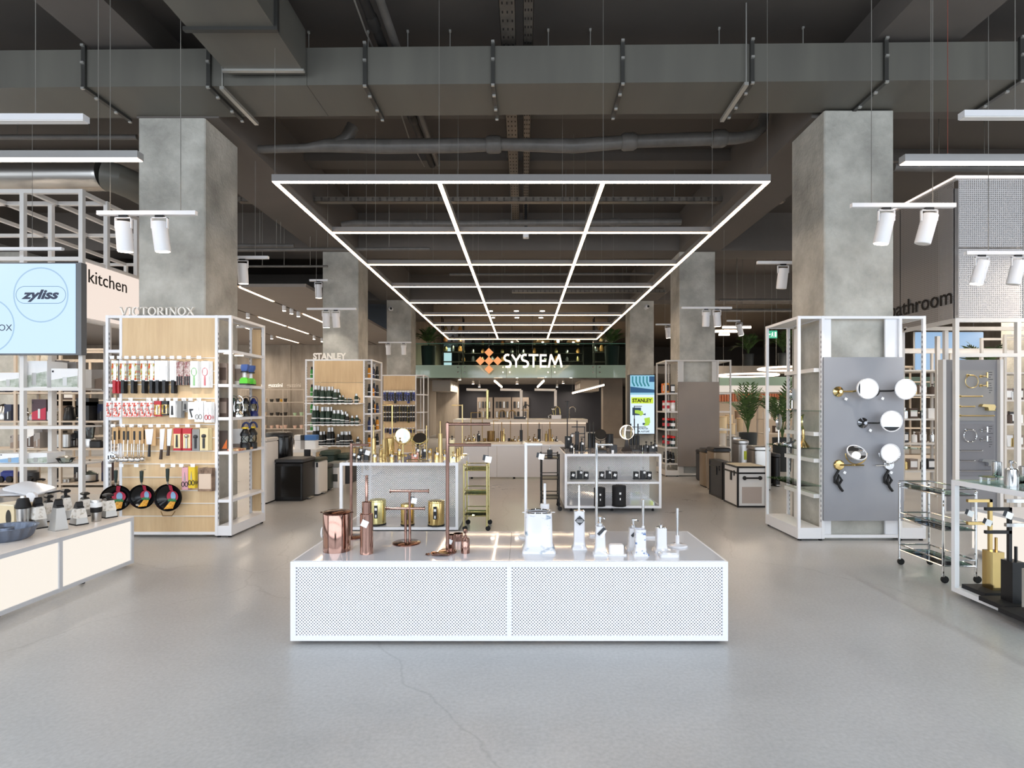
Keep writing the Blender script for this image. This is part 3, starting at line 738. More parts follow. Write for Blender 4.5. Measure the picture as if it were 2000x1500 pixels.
b = thing('toilet_brush', 'chrome-handled stand on a round white foot at the right end of the table', 'toilet brush', on(1323, 1067))
cyl('base', [(.062, 0), (.064, .006), (.058, .012), (.02, .016), (.012, .02), (.012, .07)], ceramic, b, 32)
MB().tube([(0, 0, .07), (0, 0, .24)], [.007, .009], 12).build('handle', chrome, b)
# ------------------------------------------------------------------ left side: lit low table with kitchen tools
glow = mat('backlit_panel', '#f3ebe0', 0.5, emit=0.97)
LTX, LTZ = -3.29, .418
lt = thing('lit_display_table', 'low display table with softly glowing warm white panels at the left', 'display table', (LTX, 2.2, 0))
f = MB(); W_ = 1.0; D_ = 4.76 - 2.2; w = .03
for y in (0, 3.23 - 2.2, 3.995 - 2.2, D_ - w):
    for x in (-w, -W_): f.box(x, x + w, y, y + w, .03, LTZ)
for z in (.03, LTZ - w):
    for x in (-w, -W_): f.box(x + .001, x + w - .001, .001, D_ - .001, z + .001, z + w - .001)
    for y in (0, D_ - w): f.box(-W_ + w, -w, y, y + w, z, z + w)
f.build('frame', mat('silver_frame', '#c9ccd2', .4), lt, smooth=False)
for a, b in ((w, 1.03), (1.06, 1.795), (1.825, D_ - w)): MB().box(-.014, -.01, a, b, .06, LTZ - w).build('glowing_panel', glow, lt, smooth=False)
MB().box(-W_ + w, -w, D_ - .014, D_ - .01, .06, LTZ - w).build('glowing_panel', glow, lt, smooth=False)
for a, b in ((0, 1.794), (1.796, D_)): MB().box(-W_ + .002, -.002, a, b, LTZ - .01, LTZ + .002).build('top_panel', mat('warm_white_top', '#faf2ea', .25), lt, smooth=False)
for y in (.3, 1.4, 2.1): MB().lathe([(.02, 0), (.02, .012), (.008, .014), (.008, .03)], 10, (-.08, y, 0)).build('foot', rubber, lt)
LT = LTZ + .002
def onL(px, py): Y = (EYE - LT) * FPX / (py - HY); return (X(px, Y), Y, LT)
sleeve = noisy('printed_sleeve', '#e9e6e0', '#bdb5a8', 30, 3, (.6, .7), lo=.5, hi=.62)
def grater(label, p, h, w_, sl=True, topk=0):
    t = thing('box_grater', label, 'grater', p, -.5)
    def sq(s, z): return [(s, s * .75, z), (-s, s * .75, z), (-s, -s * .75, z), (s, -s * .75, z)]
    k = w_ / 2
    MB().loft([sq(k, .008), sq(k * .62, h * .72)]).build('grating_body', steel, t, smooth=False)
    MB().loft([sq(k * 1.05, 0), sq(k * 1.05, .01)]).build('base_rim', rubber if sl else steel, t, smooth=False)
    if sl: MB().loft([sq(k * .92, h * .3), sq(k * .68, h * .7)], caps=False).build('paper_sleeve', sleeve, t, smooth=False)
    if topk == 0: MB().loft([sq(k * .66, h * .72), sq(k * .5, h * .78), sq(k * .22, h * .8), sq(k * .22, h * .86), sq(k * .6, h * .89), sq(k * .68, h * .95), sq(k * .35, h)]).build('handle', black, t)
    else: MB().prism([(-k * .66, h * .72), (k * .66, h * .72), (k * .6, h * .78), (k * .34, h * .8), (k * .3, h * .95), (k * .05, h), (-k * .4, h * .86)], -k * .4, k * .4).build('handle', black, t)
    return t
grater('tall bare steel box grater with black top, nearest of the graters', onL(114, 1035), .235, .11, False, 1)
grater('shorter steel grater in a paper sleeve with a square black top', onL(154, 1024), .18, .11, True, 1)
grater('box grater in a white sleeve with wide black knob, at the table far end', onL(211, 1010), .20, .115)
grater('black-knobbed grater standing behind the travel mug', onL(166, 1008), .205, .095)
grater('tallest black-knobbed grater in the back row', onL(128, 1014), .25, .095)
grater('black-knobbed grater beside the steel bowl', onL(95, 1018), .215, .09)
grater('grater with a dark hook top left of the bare steel grater', onL(74, 1031), .235, .11, True, 1)
t = thing('travel_mug', 'steel travel mug with a black rubber band among the graters', 'mug', onL(188, 1018)); 
cyl('body', [(.032, 0), (.034, .01), (.041, .17), (.039, .176), (.02, .178)], steel, t, 24); cyl('grip_band', [(.0375, .075), (.0395, .08), (.041, .11), (.040, .115)], rubber, t, 24); cyl('sleeve', [(.0405, .118), (.0425, .155)], paper, t, 24)
t = thing('shaker', 'steel shaker with a black cap in front of the wooden box', 'shaker', onL(45, 1034))
cyl('body', [(.036, 0), (.042, .16)], steel, t); cyl('cap', [(.044, .16), (.05, .17), (.034, .235), (.02, .24)], rubber, t); cyl('top', [(.019, .24), (.017, .255)], steel, t)
t = thing('timer', 'round white kitchen timer on a small stand behind the shaker', 'timer', onL(62, 1026))
cyl('foot', [(.03, 0), (.02, .01), (.012, .15)], black, t); MB().lathe([(.04, -.012), (.042, 0), (.04, .012)], 22, (0, 0, .22), 'y').build('dial', ceramic, t); MB().box(-.02, .02, -.014, .01, .15, .185).build('base_block', black, t, smooth=False)
t = thing('wooden_box', 'pale wooden box with a dark oval front at the table edge', 'box', onL(8, 1034), -.25)
MB().box(-.1, .1, 0, .14, 0, .18).build('box_body', mat('pale_wood', '#d9c9a6', .6), t, smooth=False); MB().disc((.045, -.001, .09), .06, 24, 'y', .028).build('oval_opening', mat('dark_oval', '#2c2a22', .6), t); MB().box(-.1, .1, -.002, .14, .18, .19).build('lid', mat('lid_wood', '#e6dcc4', .6), t, smooth=False)
t = thing('steel_bowl', 'large steel mixing bowl holding white trays at the back of the lit table', 'bowl', onL(44, 1011))
cyl('bowl', [(.07, 0), (.12, .02), (.19, .1), (.21, .2), (.214, .205), (.2, .2), (.18, .1), (.11, .03)], steel, t, 36)
for k, (a, x) in enumerate(((.22, -.03), (-.15, .06))):
    o = MB().rbox(-.16, .16, -.11, .11, -.006, .006, .04).build('tray', ceramic, t, loc=(x, 0, .225 + .02 * k), rot=(.18, .1 - a * .4, a))
MB().tube([(.19, 0, .2), (.3, .02, .222), (.36, .02, .222)], .008, 8).build('handle', rubber, t)
t = thing('bundt_pan', 'dark fluted bundt cake pan at the left front of the lit table', 'cake pan', onL(12, 1054))
rings = []
for r, z in ((.115, 0), (.14, .02), (.165, .085), (.178, .088), (.178, .092), (.16, .088), (.135, .03), (.09, .02), (.05, .04), (.042, .085), (.036, .085), (.036, .0)):
    rings.append([((r + (.007 * cos(16 * a) if .02 <= z < .086 and r > .1 else 0)) * cos(a), (r + (.007 * cos(16 * a) if .02 <= z < .086 and r > .1 else 0)) * sin(a), z) for a in [2 * pi * j / 96 for j in range(96)]])
MB().loft(rings).build('pan', mat('coated_pan', '#727b8c', .35, .6), t)
# ------------------------------------------------------------------ column racks (front board + side shelf units around a column)
def rack(name, label, cx, Y0, wI, wO, D, zt, boardm, zs_side, left=True, right=True, board=None, boards=(), rails=(), m=white, w=.028, glassy=False, basebox=.12, lamp=True):
    """cx: centre; wI: half width of the front board; wO: half width over the side units; D: depth"""
    t = thing(name, label, 'shop rack', (cx, Y0, 0)); f = MB()
    for s in ((-1,) if left else ()) + ((1,) if right else ()):
        for x in (wI, wO):
            for y in (0, D - w):
                xa = s * x - (w if s > 0 else 0); f.box(xa, xa + w, y, y + w, .02, zt)
        xs = sorted((s * wI, s * wO))
        for y in (0, D - w): f.box(xs[0] + .001, xs[1] - .001, y + .001, y + w - .001, zt - w, zt - .001)
        for x in (wI, wO):
            xa = s * x - (w if s > 0 else 0); f.box(xa + .001, xa + w - .001, w, D - w, zt - w, zt - .001)
    for y in (0, D - w): f.box(-wI + .0, wI - .0, y + .0015, y + w - .0015, zt - w + .0005, zt - .0015); f.box(-wI, wI, y + .0015, y + w - .0015, .03, .06)
    f.build('frame', m, t, smooth=False)
    sl = MB()
    for s in (-1, 1):
        if (s < 0 and not left) or (s > 0 and not right): continue
        xi = s * wI + (.0005 if s > 0 else -.0005 - .006) - (w if s > 0 else -w) * 0
        n = int((zt - .3) / .05)
        for k in range(n):
            z = .2 + k * .05
            sl.cbox(s * wI + s * .0006, D - w - .05, z, .002, .012, .025)
            sl.cbox(s * wO - s * w - s * .0006, w * .5, z, .002, .012, .025); sl.cbox(s * wI + s * .0006, w * .5, z, .002, .012, .025)
        MB().box(*sorted((s * wI + s * .001, s * wO - s * .001)), .002, D - .002, .02, basebox).build('base_box', m, t, smooth=False)
        MB().box(*sorted((s * wI + s * .004, s * wO - s * .004)), w, D - w, zt - .02, zt - .006).build('canopy', offwhite, t, smooth=False)
        for z in zs_side:
            MB().box(*sorted((s * wI + s * .004, s * wO - s * .003)), .004, D - .004, z - (.008 if glassy else .03), z).build('shelf', (glassgreen if glassy else m), t, smooth=False)
    sl.build('slots', mat('slot_dark', '#8f9196', .8), t, smooth=False, kind='stuff')
    for z0, z1 in boards: MB().box(-wI + w, wI - w, .004, .022, z0 + .003, z1 - .003).build('board', boardm, t, smooth=False)
    for z in rails: MB().box(-wI + w, wI - w, -.004, .02, z - .004, z + .004).build('rail', offwhite, t, smooth=False)
    for x in (-wO + .03, -wI, wI, wO - .03):
        for y in (.03, D - .03): MB().lathe([(.018, 0), (.018, .012), (.008, .02)], 10, (x, y, 0)).build('foot', rubber, t)
    return t
YV = 5.8; VCX = (X(233, YV) + X(425, YV)) / 2; VWI = (X(425, YV) - X(233, YV)) / 2; VWO = X(452, YV) - VCX
bz = [Zh(y, YV) for y in (620, 699, 725, 751, 778, 804, 829, 855, 881, 906, 932, 958, 983, 1008, 1044)]
r1 = rack('oak_rack', 'white rack with oak slat board of knives and woks around the near left column', VCX, YV, VWI, VWO, .76, 2.29, oak,
     [Zh(y, YV) for y in (683, 750, 815, 882, 976)], boards=list(zip(bz[1:], bz)), rails=bz[1:-1])
MB().box(VWI + .005, VWI + .1, .73, .748, .14, 2.24).build('back_board', oak, r1, smooth=False)
MB().box(VWI + .02, VWO - .03, .08, .09, Zh(683, YV) - .036, Zh(683, YV) - .031).box(VWI + .02, VWO - .03, .3, .31, Zh(683, YV) - .036, Zh(683, YV) - .031).build('lamp_strip', led, r1, smooth=False)
# serif letters drawn as strokes
def serif_sign(t, word, x0, z0, h, adv, m, depth=.02):
    T, th = h * .17, h * .07
    def poly(mb, pts, w_):
        for a, b in zip(pts, pts[1:]):
            d = Vector((b[0] - a[0], b[1] - a[1])); n = Vector((-d.y, d.x)).normalized() * w_ / 2
            mb.prism([(a[0] + n.x, a[1] + n.y), (b[0] + n.x, b[1] + n.y), (b[0] - n.x, b[1] - n.y), (a[0] - n.x, a[1] - n.y)], -depth / 2, depth / 2)
    x = x0
    for ch in word:
        mb = MB(); wd_ = {'I': .42, 'V': .95, 'C': .9, 'T': .85, 'O': 1.0, 'R': .9, 'N': 1.0, 'X': .9}[ch] * h; A = lambda u, v: (x + u * wd_, z0 + v * h)
        sf = lambda u, v, q=.13: poly(mb, [(A(u, v)[0] - q * h, A(u, v)[1]), (A(u, v)[0] + q * h, A(u, v)[1])], th)
        if ch == 'I': poly(mb, [A(.5, 0), A(.5, 1)], T); sf(.5, .03); sf(.5, .97)
        if ch == 'V': poly(mb, [A(.1, .97), A(.52, 0)], T); poly(mb, [A(.9, .97), A(.52, 0)], th); sf(.1, .97); sf(.9, .97)
        if ch == 'T': poly(mb, [A(.5, 0), A(.5, .97)], T); poly(mb, [A(.02, .96), A(.98, .96)], th); sf(.5, .03); poly(mb, [A(.03, .8), A(.03, .97)], th); poly(mb, [A(.97, .8), A(.97, .97)], th)
        if ch in 'CO':
            a0, a1 = (50, 310) if ch == 'C' else (0, 360); N_ = 20
            ar = [radians(a0 + (a1 - a0) * k / N_) for k in range(N_ + 1)]
            for p, q in zip(ar, ar[1:]):
                k = abs(cos((p + q) / 2)); poly(mb, [A(.5 + .42 * cos(p), .5 + .47 * sin(p)), A(.5 + .42 * cos(q), .5 + .47 * sin(q))], th + (T - th) * k)
            if ch == 'C': poly(mb, [A(.8, .66), A(.8, .97)], th)
        if ch == 'R':
            poly(mb, [A(.2, 0), A(.2, 1)], T); sf(.2, .03); poly(mb, [A(.02, .97), A(.5, .97)], th); poly(mb, [A(.2, .5), A(.5, .5)], th); poly(mb, [A(.45, .5), A(.9, .0)], T); sf(.9, .03, .1)
            ar = [radians(-90 + 180 * k / 10) for k in range(11)]
            for p, q in zip(ar, ar[1:]): poly(mb, [A(.5 + .24 * cos(p), .735 + .235 * sin(p)), A(.5 + .24 * cos(q), .735 + .235 * sin(q))], th + (T - th) * abs(cos((p + q) / 2)))
        if ch == 'N': poly(mb, [A(.15, 0), A(.15, 1)], th); poly(mb, [A(.85, 0), A(.85, 1)], th); poly(mb, [A(.13, .97), A(.87, .03)], T); sf(.15, .03); sf(.85, .97); sf(.08, .97, .1)
        if ch == 'X': poly(mb, [A(.12, .97), A(.88, .03)], T); poly(mb, [A(.86, .97), A(.12, .03)], th); [sf(u, v, .12) for u in (.12, .87) for v in (.03, .97)]
        mb.build('letter', m, t, smooth=False); x += wd_ + adv * h
sg = thing('sign_letters', 'white serif letters reading VICTORINOX on top of the near oak rack', 'sign', (X(232, YV), YV + .02, 2.291))
serif_sign(sg, 'VICTORINOX', 0, 0, .085, .075, mat('sign_white', '#f3efe8', .5))
# ---- hanging goods on the oak board
cardw = paper
foodm = noisy('food_print', '#efe6da', '#d4511f', 24, 2, (.5, .6), lo=.4, hi=.58, c3='#9fb04a')
redprint = noisy('red_line_print', '#f5efeb', '#dc4a34', 34, 2, (.5, .6), lo=.45, hi=.54)
kraft = mat('kraft_card', '#c9a476', .7); redm = mat('red_plastic', '#b8202b', .35); greenm = mat('green_plastic', '#4fae5c', .35); yellowm = mat('yellow_print', '#e3c332', .5)
greyc = mat('grey_card', '#8d8d8c', .6); pinkm = mat('pink_card', '#dba4ae', .6); brownm = noisy('brown_print', '#a68a74', '#5f4a3c', 12, 4, (.5, .6)); orangem = mat('orange_print', '#e6762c', .5)
def hang(name, label, cat, px, py, Y=YV, group=None):
    t = thing(name, label, cat, (X(px, Y), Y - .05, Zh(py, Y)), 0, group)
    return t
S = YV / FPX
def hook(t, dz=.006, n=.09): 
    return MB().tube([(0, .05, dz), (0, -.03, dz), (0, -.036, dz + .006)], .002, 5).build('peg_hook', wirem, t)
def back(t, k, dx, dy, dz=0):
    return dup(t, (t.location.x + dx, t.location.y + dy, t.location.z + dz), label=t['label'] + f', {nth(k)} one back', skip=('peg_hook',))
def tick(px, py):                       # white price holder on the rail above a product
    return (X(px, YV), Zh(py, YV))
tk = MB()
row1 = [(231, redm, foodm, 'red'), (247, black, foodm, 'black'), (266, black, foodm, 'black'), (287, black, foodm, 'black'), (302, black, foodm, 'black'), (314, black, None, 'black'), (327, black, None, 'black'), (344, black, None, 'black')]
tickets = [(x, 699) for x in (227, 241, 255, 269, 284, 298, 312, 326, 343, 357, 375, 395)] + [(x, 780) for x in (230, 242, 263, 298, 310, 323, 336, 350, 366, 379, 395)] + [(x, 831) for x in (229, 248, 265, 281, 302, 317, 334, 353, 373, 393)] + [(x, 908) for x in (222, 245, 274, 325, 345, 361, 383)]
for a, b in tickets: 
    o = MB().box(-.022, .022, -.062, -.058, -.016, .016).build('price_ticket', paper, r1, loc=(X(a, YV) - VCX, 0, Zh(b, YV)), smooth=False)
for i, (px, hm, pm, c) in enumerate(row1):
    wd_ = (17 if i == 2 else 13) * S
    t = hang('knife_pack', f'carded {c}-handled knife on the {nth(i)} hook of the top row', 'knife', px, 705, group='knife packs on the top row')
    MB().box(-wd_ / 2, wd_ / 2, -.002, .002, -.21, 0).build('card', cardw, t, smooth=False)
    if pm: MB().box(-wd_ * .46, wd_ * .46, -.0034, -.0022, -.2, -.03).build('picture', pm, t, smooth=False)
    MB().prism([(-.012, -.20), (.018, -.2), (.02, -.06), (-.008, -.03)], -.006, -.0045).build('blade', steel, t, smooth=False)
    MB().loft([[(x * q, y - .004, z) for x, y in ((.016, .008), (-.016, .008), (-.016, -.008), (.016, -.008))] for q, z in ((.9, -.2), (1, -.215), (.85, -.27), (1.05, -.325), (.6, -.335))]).build('handle', hm, t)
    hook(t)
    for k in (1, 2): back(t, k, .004 * k + (.022 if i in (0,) else .0), .016 * k)
for i, px in enumerate((357, 372)):
    t = hang('steak_knife_set', f'carded set of small red-printed knives, {nth(i)} of two on the top row', 'knife', px, 707)
    MB().box(-.036, .036, -.002, .002, -.24, 0).build('card', noisy('dark_red_print', '#cfc7c2', '#7d3038', 30, 3, (.5, .6)), t, smooth=False)
    for k in range(3): MB().tube([(-.022 + k * .022, -.006, -.15), (-.022 + k * .022, -.006, -.24)], .007, 6).build('handle', black, t); 
    hook(t)
for px, m_, c in ((385, greenm, 'green'), (406, redm, 'pink')):
    m_ = mat('grater_' + c, '#8fc08a' if c == 'green' else '#cf7f86', .4)
    t = hang('hand_grater', f'flat hand grater with {c} frame on white card', 'grater', px, 706)
    MB().box(-.04, .04, -.003, .003, -.27, 0).build('card', cardw, t, smooth=False); MB().ring((0, -.006, -.11), .026, .004, 20, 6, rz=.04).build('frame', m_, t); MB().box(-.019, .019, -.007, -.004, -.145, -.078).build('blade', steel, t, smooth=False)
    MB().tube([(0, -.006, -.15), (0, -.006, -.175), (0, -.006, -.25)], [.006, .009, .01], 8).build('handle', m_, t); hook(t)
    for k in (1, 2, 3): back(t, k, .006 * k, .012 * k)
for i, (px, wp) in enumerate(((220, 10), (236, 16), (252, 10), (262, 10), (272, 10), (286, 10), (298, 11))):
    t = hang('peeler_pack', f'red-printed peeler pack on the {nth(i)} hook of the second row', 'peeler', px, 783, group='red printed peeler packs')
    wd_ = wp * S
    MB().box(-wd_ / 2, wd_ / 2, -.003, .003, -.165, 0).build('card', cardw, t, smooth=False); MB().box(-wd_ * .47, wd_ * .47, -.0044, -.0032, -.16, -.02).build('picture', redprint, t, smooth=False); MB().tube([(-.01, -.007, -.05), (.012, -.007, -.14)], .004, 6).build('peeler', greyc, t); hook(t)
    for k in (1, 2, 3): back(t, k, .005 * k, .013 * k)
def simple_pack(label, px, y0, y1, wp, m_, pic=None, tool=None, toolm=steel, name='utensil_pack', cat='utensil', n=1):
    t = hang(name, label, cat, px, y0); h = (y1 - y0) * S; wd_ = wp * S
    MB().rbox(-wd_ / 2, wd_ / 2, -.004, .004, -h, 0, .003, 2, False).build('card', m_, t, smooth=False)
    if pic: MB().box(-wd_ * .42, wd_ * .42, -.0054, -.0042, -h * .9, -h * .25).build('picture', pic, t, smooth=False)
    if tool == 'bar': MB().tube([(0, -.009, -h * .3), (0, -.009, -h * .85)], [.008, .011], 8).build('tool', toolm, t)
    if tool == 'scissors':
        q = MB().ring((-.017, -.008, -h * .75), .014, .0035, 14, 5, rz=.024).ring((.017, -.008, -h * .75), .014, .0035, 14, 5, rz=.024)
        o = q.build('handles', toolm, t); MB().prism([(-.008, -h * .6), (.008, -h * .6), (0, -h * .22)], -.01, -.006).build('blades', steel, t, smooth=False)
    if tool == 'peel': MB().prism([(-.02, -h * .4), (.02, -h * .4), (.016, -h * .48), (-.006, -h * .5), (.012, -h * .85), (.004, -h * .9), (-.016, -h * .55)], -.011, -.005).build('tool', toolm, t, smooth=False)
    if tool == 'spoon': MB().ball((0, -.011, -h * .35), .02, 10, 6).tube([(0, -.009, -h * .45), (0, -.009, -h * .9)], .011, 8).build('tool', toolm, t)
    hook(t)
    for k in range(n): back(t, k + 1, .006 * (k + 1), .014 * (k + 1))
    return t
veg = noisy('vegetable_print', '#efe9d8', '#3d4a2c', 22, 3, (.5, .6), c3='#d9b23c')
simple_pack('dark vegetable-picture peeler pack right of the red peeler packs', 314, 783, 813, 13, redm, veg, 'bar', steel)
simple_pack('yellow vegetable-picture pack in the second row', 328, 783, 811, 12, black, veg, 'bar', black)
simple_pack('white corkscrew pack with dark tool in the second row', 343, 783, 815, 12, cardw, None, 'bar', charcoal, n=2)
simple_pack('plain grey pack in the second row beside the corkscrew pack', 356, 783, 816, 9, greyc, n=2)
simple_pack('small grey opener pack in the second row', 368, 783, 802, 10, greyc, None, 'bar', charcoal)
simple_pack('white pack with a black peeling tool in the second row', 380, 785, 819, 14, cardw, None, 'peel', black, n=2)
simple_pack('white card with grey-handled scissors in the second row', 394, 783, 824, 17, cardw, None, 'scissors', greyc, 'scissors_pack', 'scissors', 2)
simple_pack('white card with red-handled scissors in the second row', 412, 785, 825, 14, cardw, None, 'scissors', redm, 'scissors_pack', 'scissors', 2)
for i, px in enumerate((232, 250, 258, 270, 281)):
    t = hang('serving_tool', f'steel ladle on the {nth(i)} brown card of the third row', 'ladle', px, 834, group='steel ladles on brown cards')
    MB().box(-.03, .03, -.002, .002, -.17, 0).build('card', kraft, t, smooth=False); MB().box(-.012, .006, -.008, -.002, -.13, -.04).build('grip', black, t, smooth=False)
    MB().tube([(-.003, -.008, -.13), (-.006, -.012, -.3)], .004, 6).build('stem', chrome, t); MB().ball((-.006, -.025, -.33), .034, 14, 8, .8).build('ladle_head', chrome, t); hook(t)
    back(t, 1, .024, .024, .006)
t = hang('skimmer', 'flat round steel skimmer hanging at the left end of the third row', 'skimmer', 226, 860)
MB().tube([(0, -.01, 0), (0, -.012, -.13)], .004, 6).build('stem', chrome, t); MB().lathe([(.046, -.004), (.05, 0), (.046, .004)], 20, (0, -.015, -.17), 'y').build('head', chrome, t); MB().box(-.03, -.02, -.022, -.019, -.19, -.15).box(-.006, .004, -.022, -.019, -.195, -.145).box(.018, .028, -.022, -.019, -.19, -.15).build('slots', charcoal, t, smooth=False, kind='stuff'); hook(t, .01)
t = hang('cleaver', 'broad pale-bladed cleaver with dark handle in the third row', 'knife', 299, 836)
MB().prism([(-.045, -.01), (.04, -.005), (.02, -.165), (-.03, -.165)], -.006, -.003).build('blade', ceramic, t, smooth=False); MB().tube([(0, -.006, -.165), (-.004, -.006, -.29)], [.011, .014], 8).build('handle', black, t); MB().box(-.05, .06, 0, .003, -.18, 0).build('card', kraft, t, smooth=False); hook(t)
for px, y1, m_, lab in ((323, 877, ceramic, 'pale'), (337, 870, steel, 'wood-backed')):
    t = hang('bread_knife', f'long bread knife with {lab} blade and dark handle in the third row', 'knife', px, 836); h = (y1 - 836) * S
    MB().prism([(-.02, -.01), (.03, -.004), (.012, -h), (-.022, -h)], -.006, -.003).build('blade', m_, t, smooth=False); MB().tube([(-.004, -.006, -h), (-.012, -.006, -h - .1)], [.012, .016], 8).build('handle', mat('dark_wood', '#3a2c24', .5), t); MB().box(0, .04, 0, .003, -h, 0).build('card', kraft, t, smooth=False); hook(t)
simple_pack('red and yellow pack with a ribbed grey tool, third row', 352, 836, 879, 15, redm, mat('cream_card', '#e6d5a8', .6), 'bar', charcoal)
simple_pack('red and yellow pack with a pale scoop, third row', 371, 836, 879, 17, redm, mat('cream_card', '#e6d5a8', .6), 'spoon', steel)
simple_pack('pack with steel ice scoop and grey handle, third row', 388, 838, 879, 14, greyc, None, 'spoon', charcoal)
simple_pack('beige pack with a wide scoop, third row', 404, 836, 879, 16, mat('cream_card', '#e6d5a8', .6), None, 'spoon', charcoal, n=3)
simple_pack('slim pink scissors pack beside the right wok', 367, 912, 955, 12, pinkm, None, 'scissors', ink, 'scissors_pack', 'scissors', 2)
simple_pack('slim yellow scissors pack beside the pink pack', 380, 910, 952, 13, yellowm, None, 'scissors', ink, 'scissors_pack', 'scissors', 2)
simple_pack('large brown picture pack at the lower right of the oak board', 406, 913, 958, 28, brownm, mat('beige_label', '#d8c3b0', .6), n=2)
bluep = mat('pale_blue_print', '#8fb7dc', .4); greenp = mat('leaf_green_print', '#2f7a45', .4); noodle = noisy('noodle_print', '#e8b64a', '#c47f22', 60, 3, (.4, .5))
pinkred = mat('crimson_print', '#b5304c', .4); wokm = mat('wok_black', '#1b1c1e', .18, .3)
for px, py, rp, tilt, lab, help_ in ((240, 970, 25, .55, 'black wok turned aside, left one of the hanging woks', 0), (290, 967, 23, .18, 'black wok in the middle of the three hanging woks', 0), (340, 969, 26, 0.05, 'largest black wok with a small helper handle, right of the three', 1)):
    r = rp * S; t = thing('wok', lab, 'wok', (X(px, YV), YV - .1, Zh(py, YV)), tilt)
    MB().lathe([(r, 0), (r * 1.01, -.004), (r * .93, .025), (r * .6, .065), (.02, .078), (.02, .07), (r * .58, .056), (r * .9, .018)], 36, axis='y', caps=False).build('bowl', wokm, t)
    MB().tube([(0, -.0, r * .98), (0, -.006, r * 1.2)], .008, 8).build('ferrule', steel, t); MB().tube([(0, -.006, r * 1.2), (0, -.008, r * 1.6), (0, -.006, r * 2.15)], [.011, .016, .018], 10).build('handle', mat('dark_green_grip', '#22302c', .5), t)
    MB().tube([(0, -.02, r * 2.2), (0, .08, r * 2.2)], .003, 6).build('peg_hook', wirem, t)
    def bowlpt(u, v):
        q = min(1, sqrt(u * u + v * v)); d_ = .064 * (1 - q ** 2.2); return (u * r, d_ - .012, v * r)
    def patch(poly, m_, nm):
        c = (sum(p[0] for p in poly) / len(poly), sum(p[1] for p in poly) / len(poly)); b = MB(); n = len(poly)
        vs = [bowlpt(*c)]
        for k in (.5, 1): vs += [bowlpt(c[0] + (p[0] - c[0]) * k, c[1] + (p[1] - c[1]) * k) for p in poly]
        fs = [(0, 1 + (j + 1) % n, 1 + j) for j in range(n)] + [(1 + j, 1 + (j + 1) % n, 1 + n + (j + 1) % n, 1 + n + j) for j in range(n)]
        b.add(vs, fs); return b.build(nm, m_, t)
    circ = lambda cx, cy, a, b_: [(cx + a * cos(2 * pi * j / 18), cy + b_ * sin(2 * pi * j / 18)) for j in range(18)]
    st = patch([(.05, .96), (.3, .9), (.22, .42), (-.02, .5)], pinkred, 'sleeve_print'); patch(circ(.16, .05, .45, .42), pinkred, 'sleeve_disc')
    for poly, m_, nm in ((circ(.2, .08, .2, .32), bluep, 'blue_print'), ([(-.2, -.3), (.5, -.32), (.4, -.12), (-.15, -.12)], greenp, 'green_print'), ([(-.3, -.85), (.35, -.8), (.42, -.35), (.0, -.3)], noodle, 'noodle_print')):
        o = patch(poly, m_, nm); o.location = (0, -.004, 0)
    if help_: MB().tube([(-.07, 0, -r), (-.045, -.01, -r * 1.32), (.045, -.01, -r * 1.32), (.07, 0, -r)], .005, 8).build('helper_handle', bronze, t)
# ---- goods on the right-hand side shelves of the oak rack
def onR(px, zsh, Y): return (X(px, Y), Y, zsh + .001)
zsh = [Zh(y, YV) for y in (683, 750, 815, 882, 976)]
def carton(label, loc, sx, sy, sz, m_, face=None, rz=0, name='carton', cat='box', band=None):
    t = thing(name, label, cat, loc, rz)
    MB().box(-sx / 2, sx / 2, 0, sy, 0, sz).build('box_body', m_, t, smooth=False)
    if face: MB().box(-sx * .42, sx * .42, -.0015, 0, sz * .2, sz * .8).build('label_print', face, t, smooth=False)
    if band: MB().box(-sx / 2 - .001, sx / 2 + .001, -.001, sy + .001, sz * .1, sz * .28).build('band', band, t, smooth=False)
    return t
taupe = mat('taupe_card', '#8d7f76', .6); dbrown = mat('dark_brown_card', '#54463f', .6)
carton('taupe gift box on the second side shelf of the oak rack', onR(434, zsh[1], 5.9), .1, .16, .22, taupe, dbrown)
carton('white framed brown box behind the headlamps', onR(466, zsh[1], 6.1), .1, .1, .22, offwhite, taupe)
lime = mat('lime_plastic', '#62d63a', .35); bluebag = mat('blue_print', '#4664a8', .4)
for k, px in enumerate((478, 490)):
    t = thing('camping_lamp', f'lime green and blue camping lamp, {"left" if k == 0 else "right"} of a pair on the side shelf', 'lamp', onR(px, zsh[1], 6.0 + .16 * k))
    MB().rbox(-.045, .045, -.035, .035, 0, .012, .01).build('foot', black, t); MB().loft([[(x * q, y * q, z) for x, y in ((.042, .03), (-.042, .03), (-.042, -.03), (.042, -.03))] for q, z in ((1, .012), (1, .05), (.6, .075))]).build('body', lime, t)
    cyl('tube', [(.018, .075), (.016, .13)], ceramic, t); cyl('collar', [(.04, .13), (.04, .142)], black, t); MB().loft([[(x * q + .02 * (z - .14) * 5, y * q, z) for x, y in ((.03, .02), (-.03, .02), (-.03, -.02), (.03, -.02))] for q, z in ((.8, .142), (1.2, .18), (1.1, .215))]).build('hood', bluebag, t)
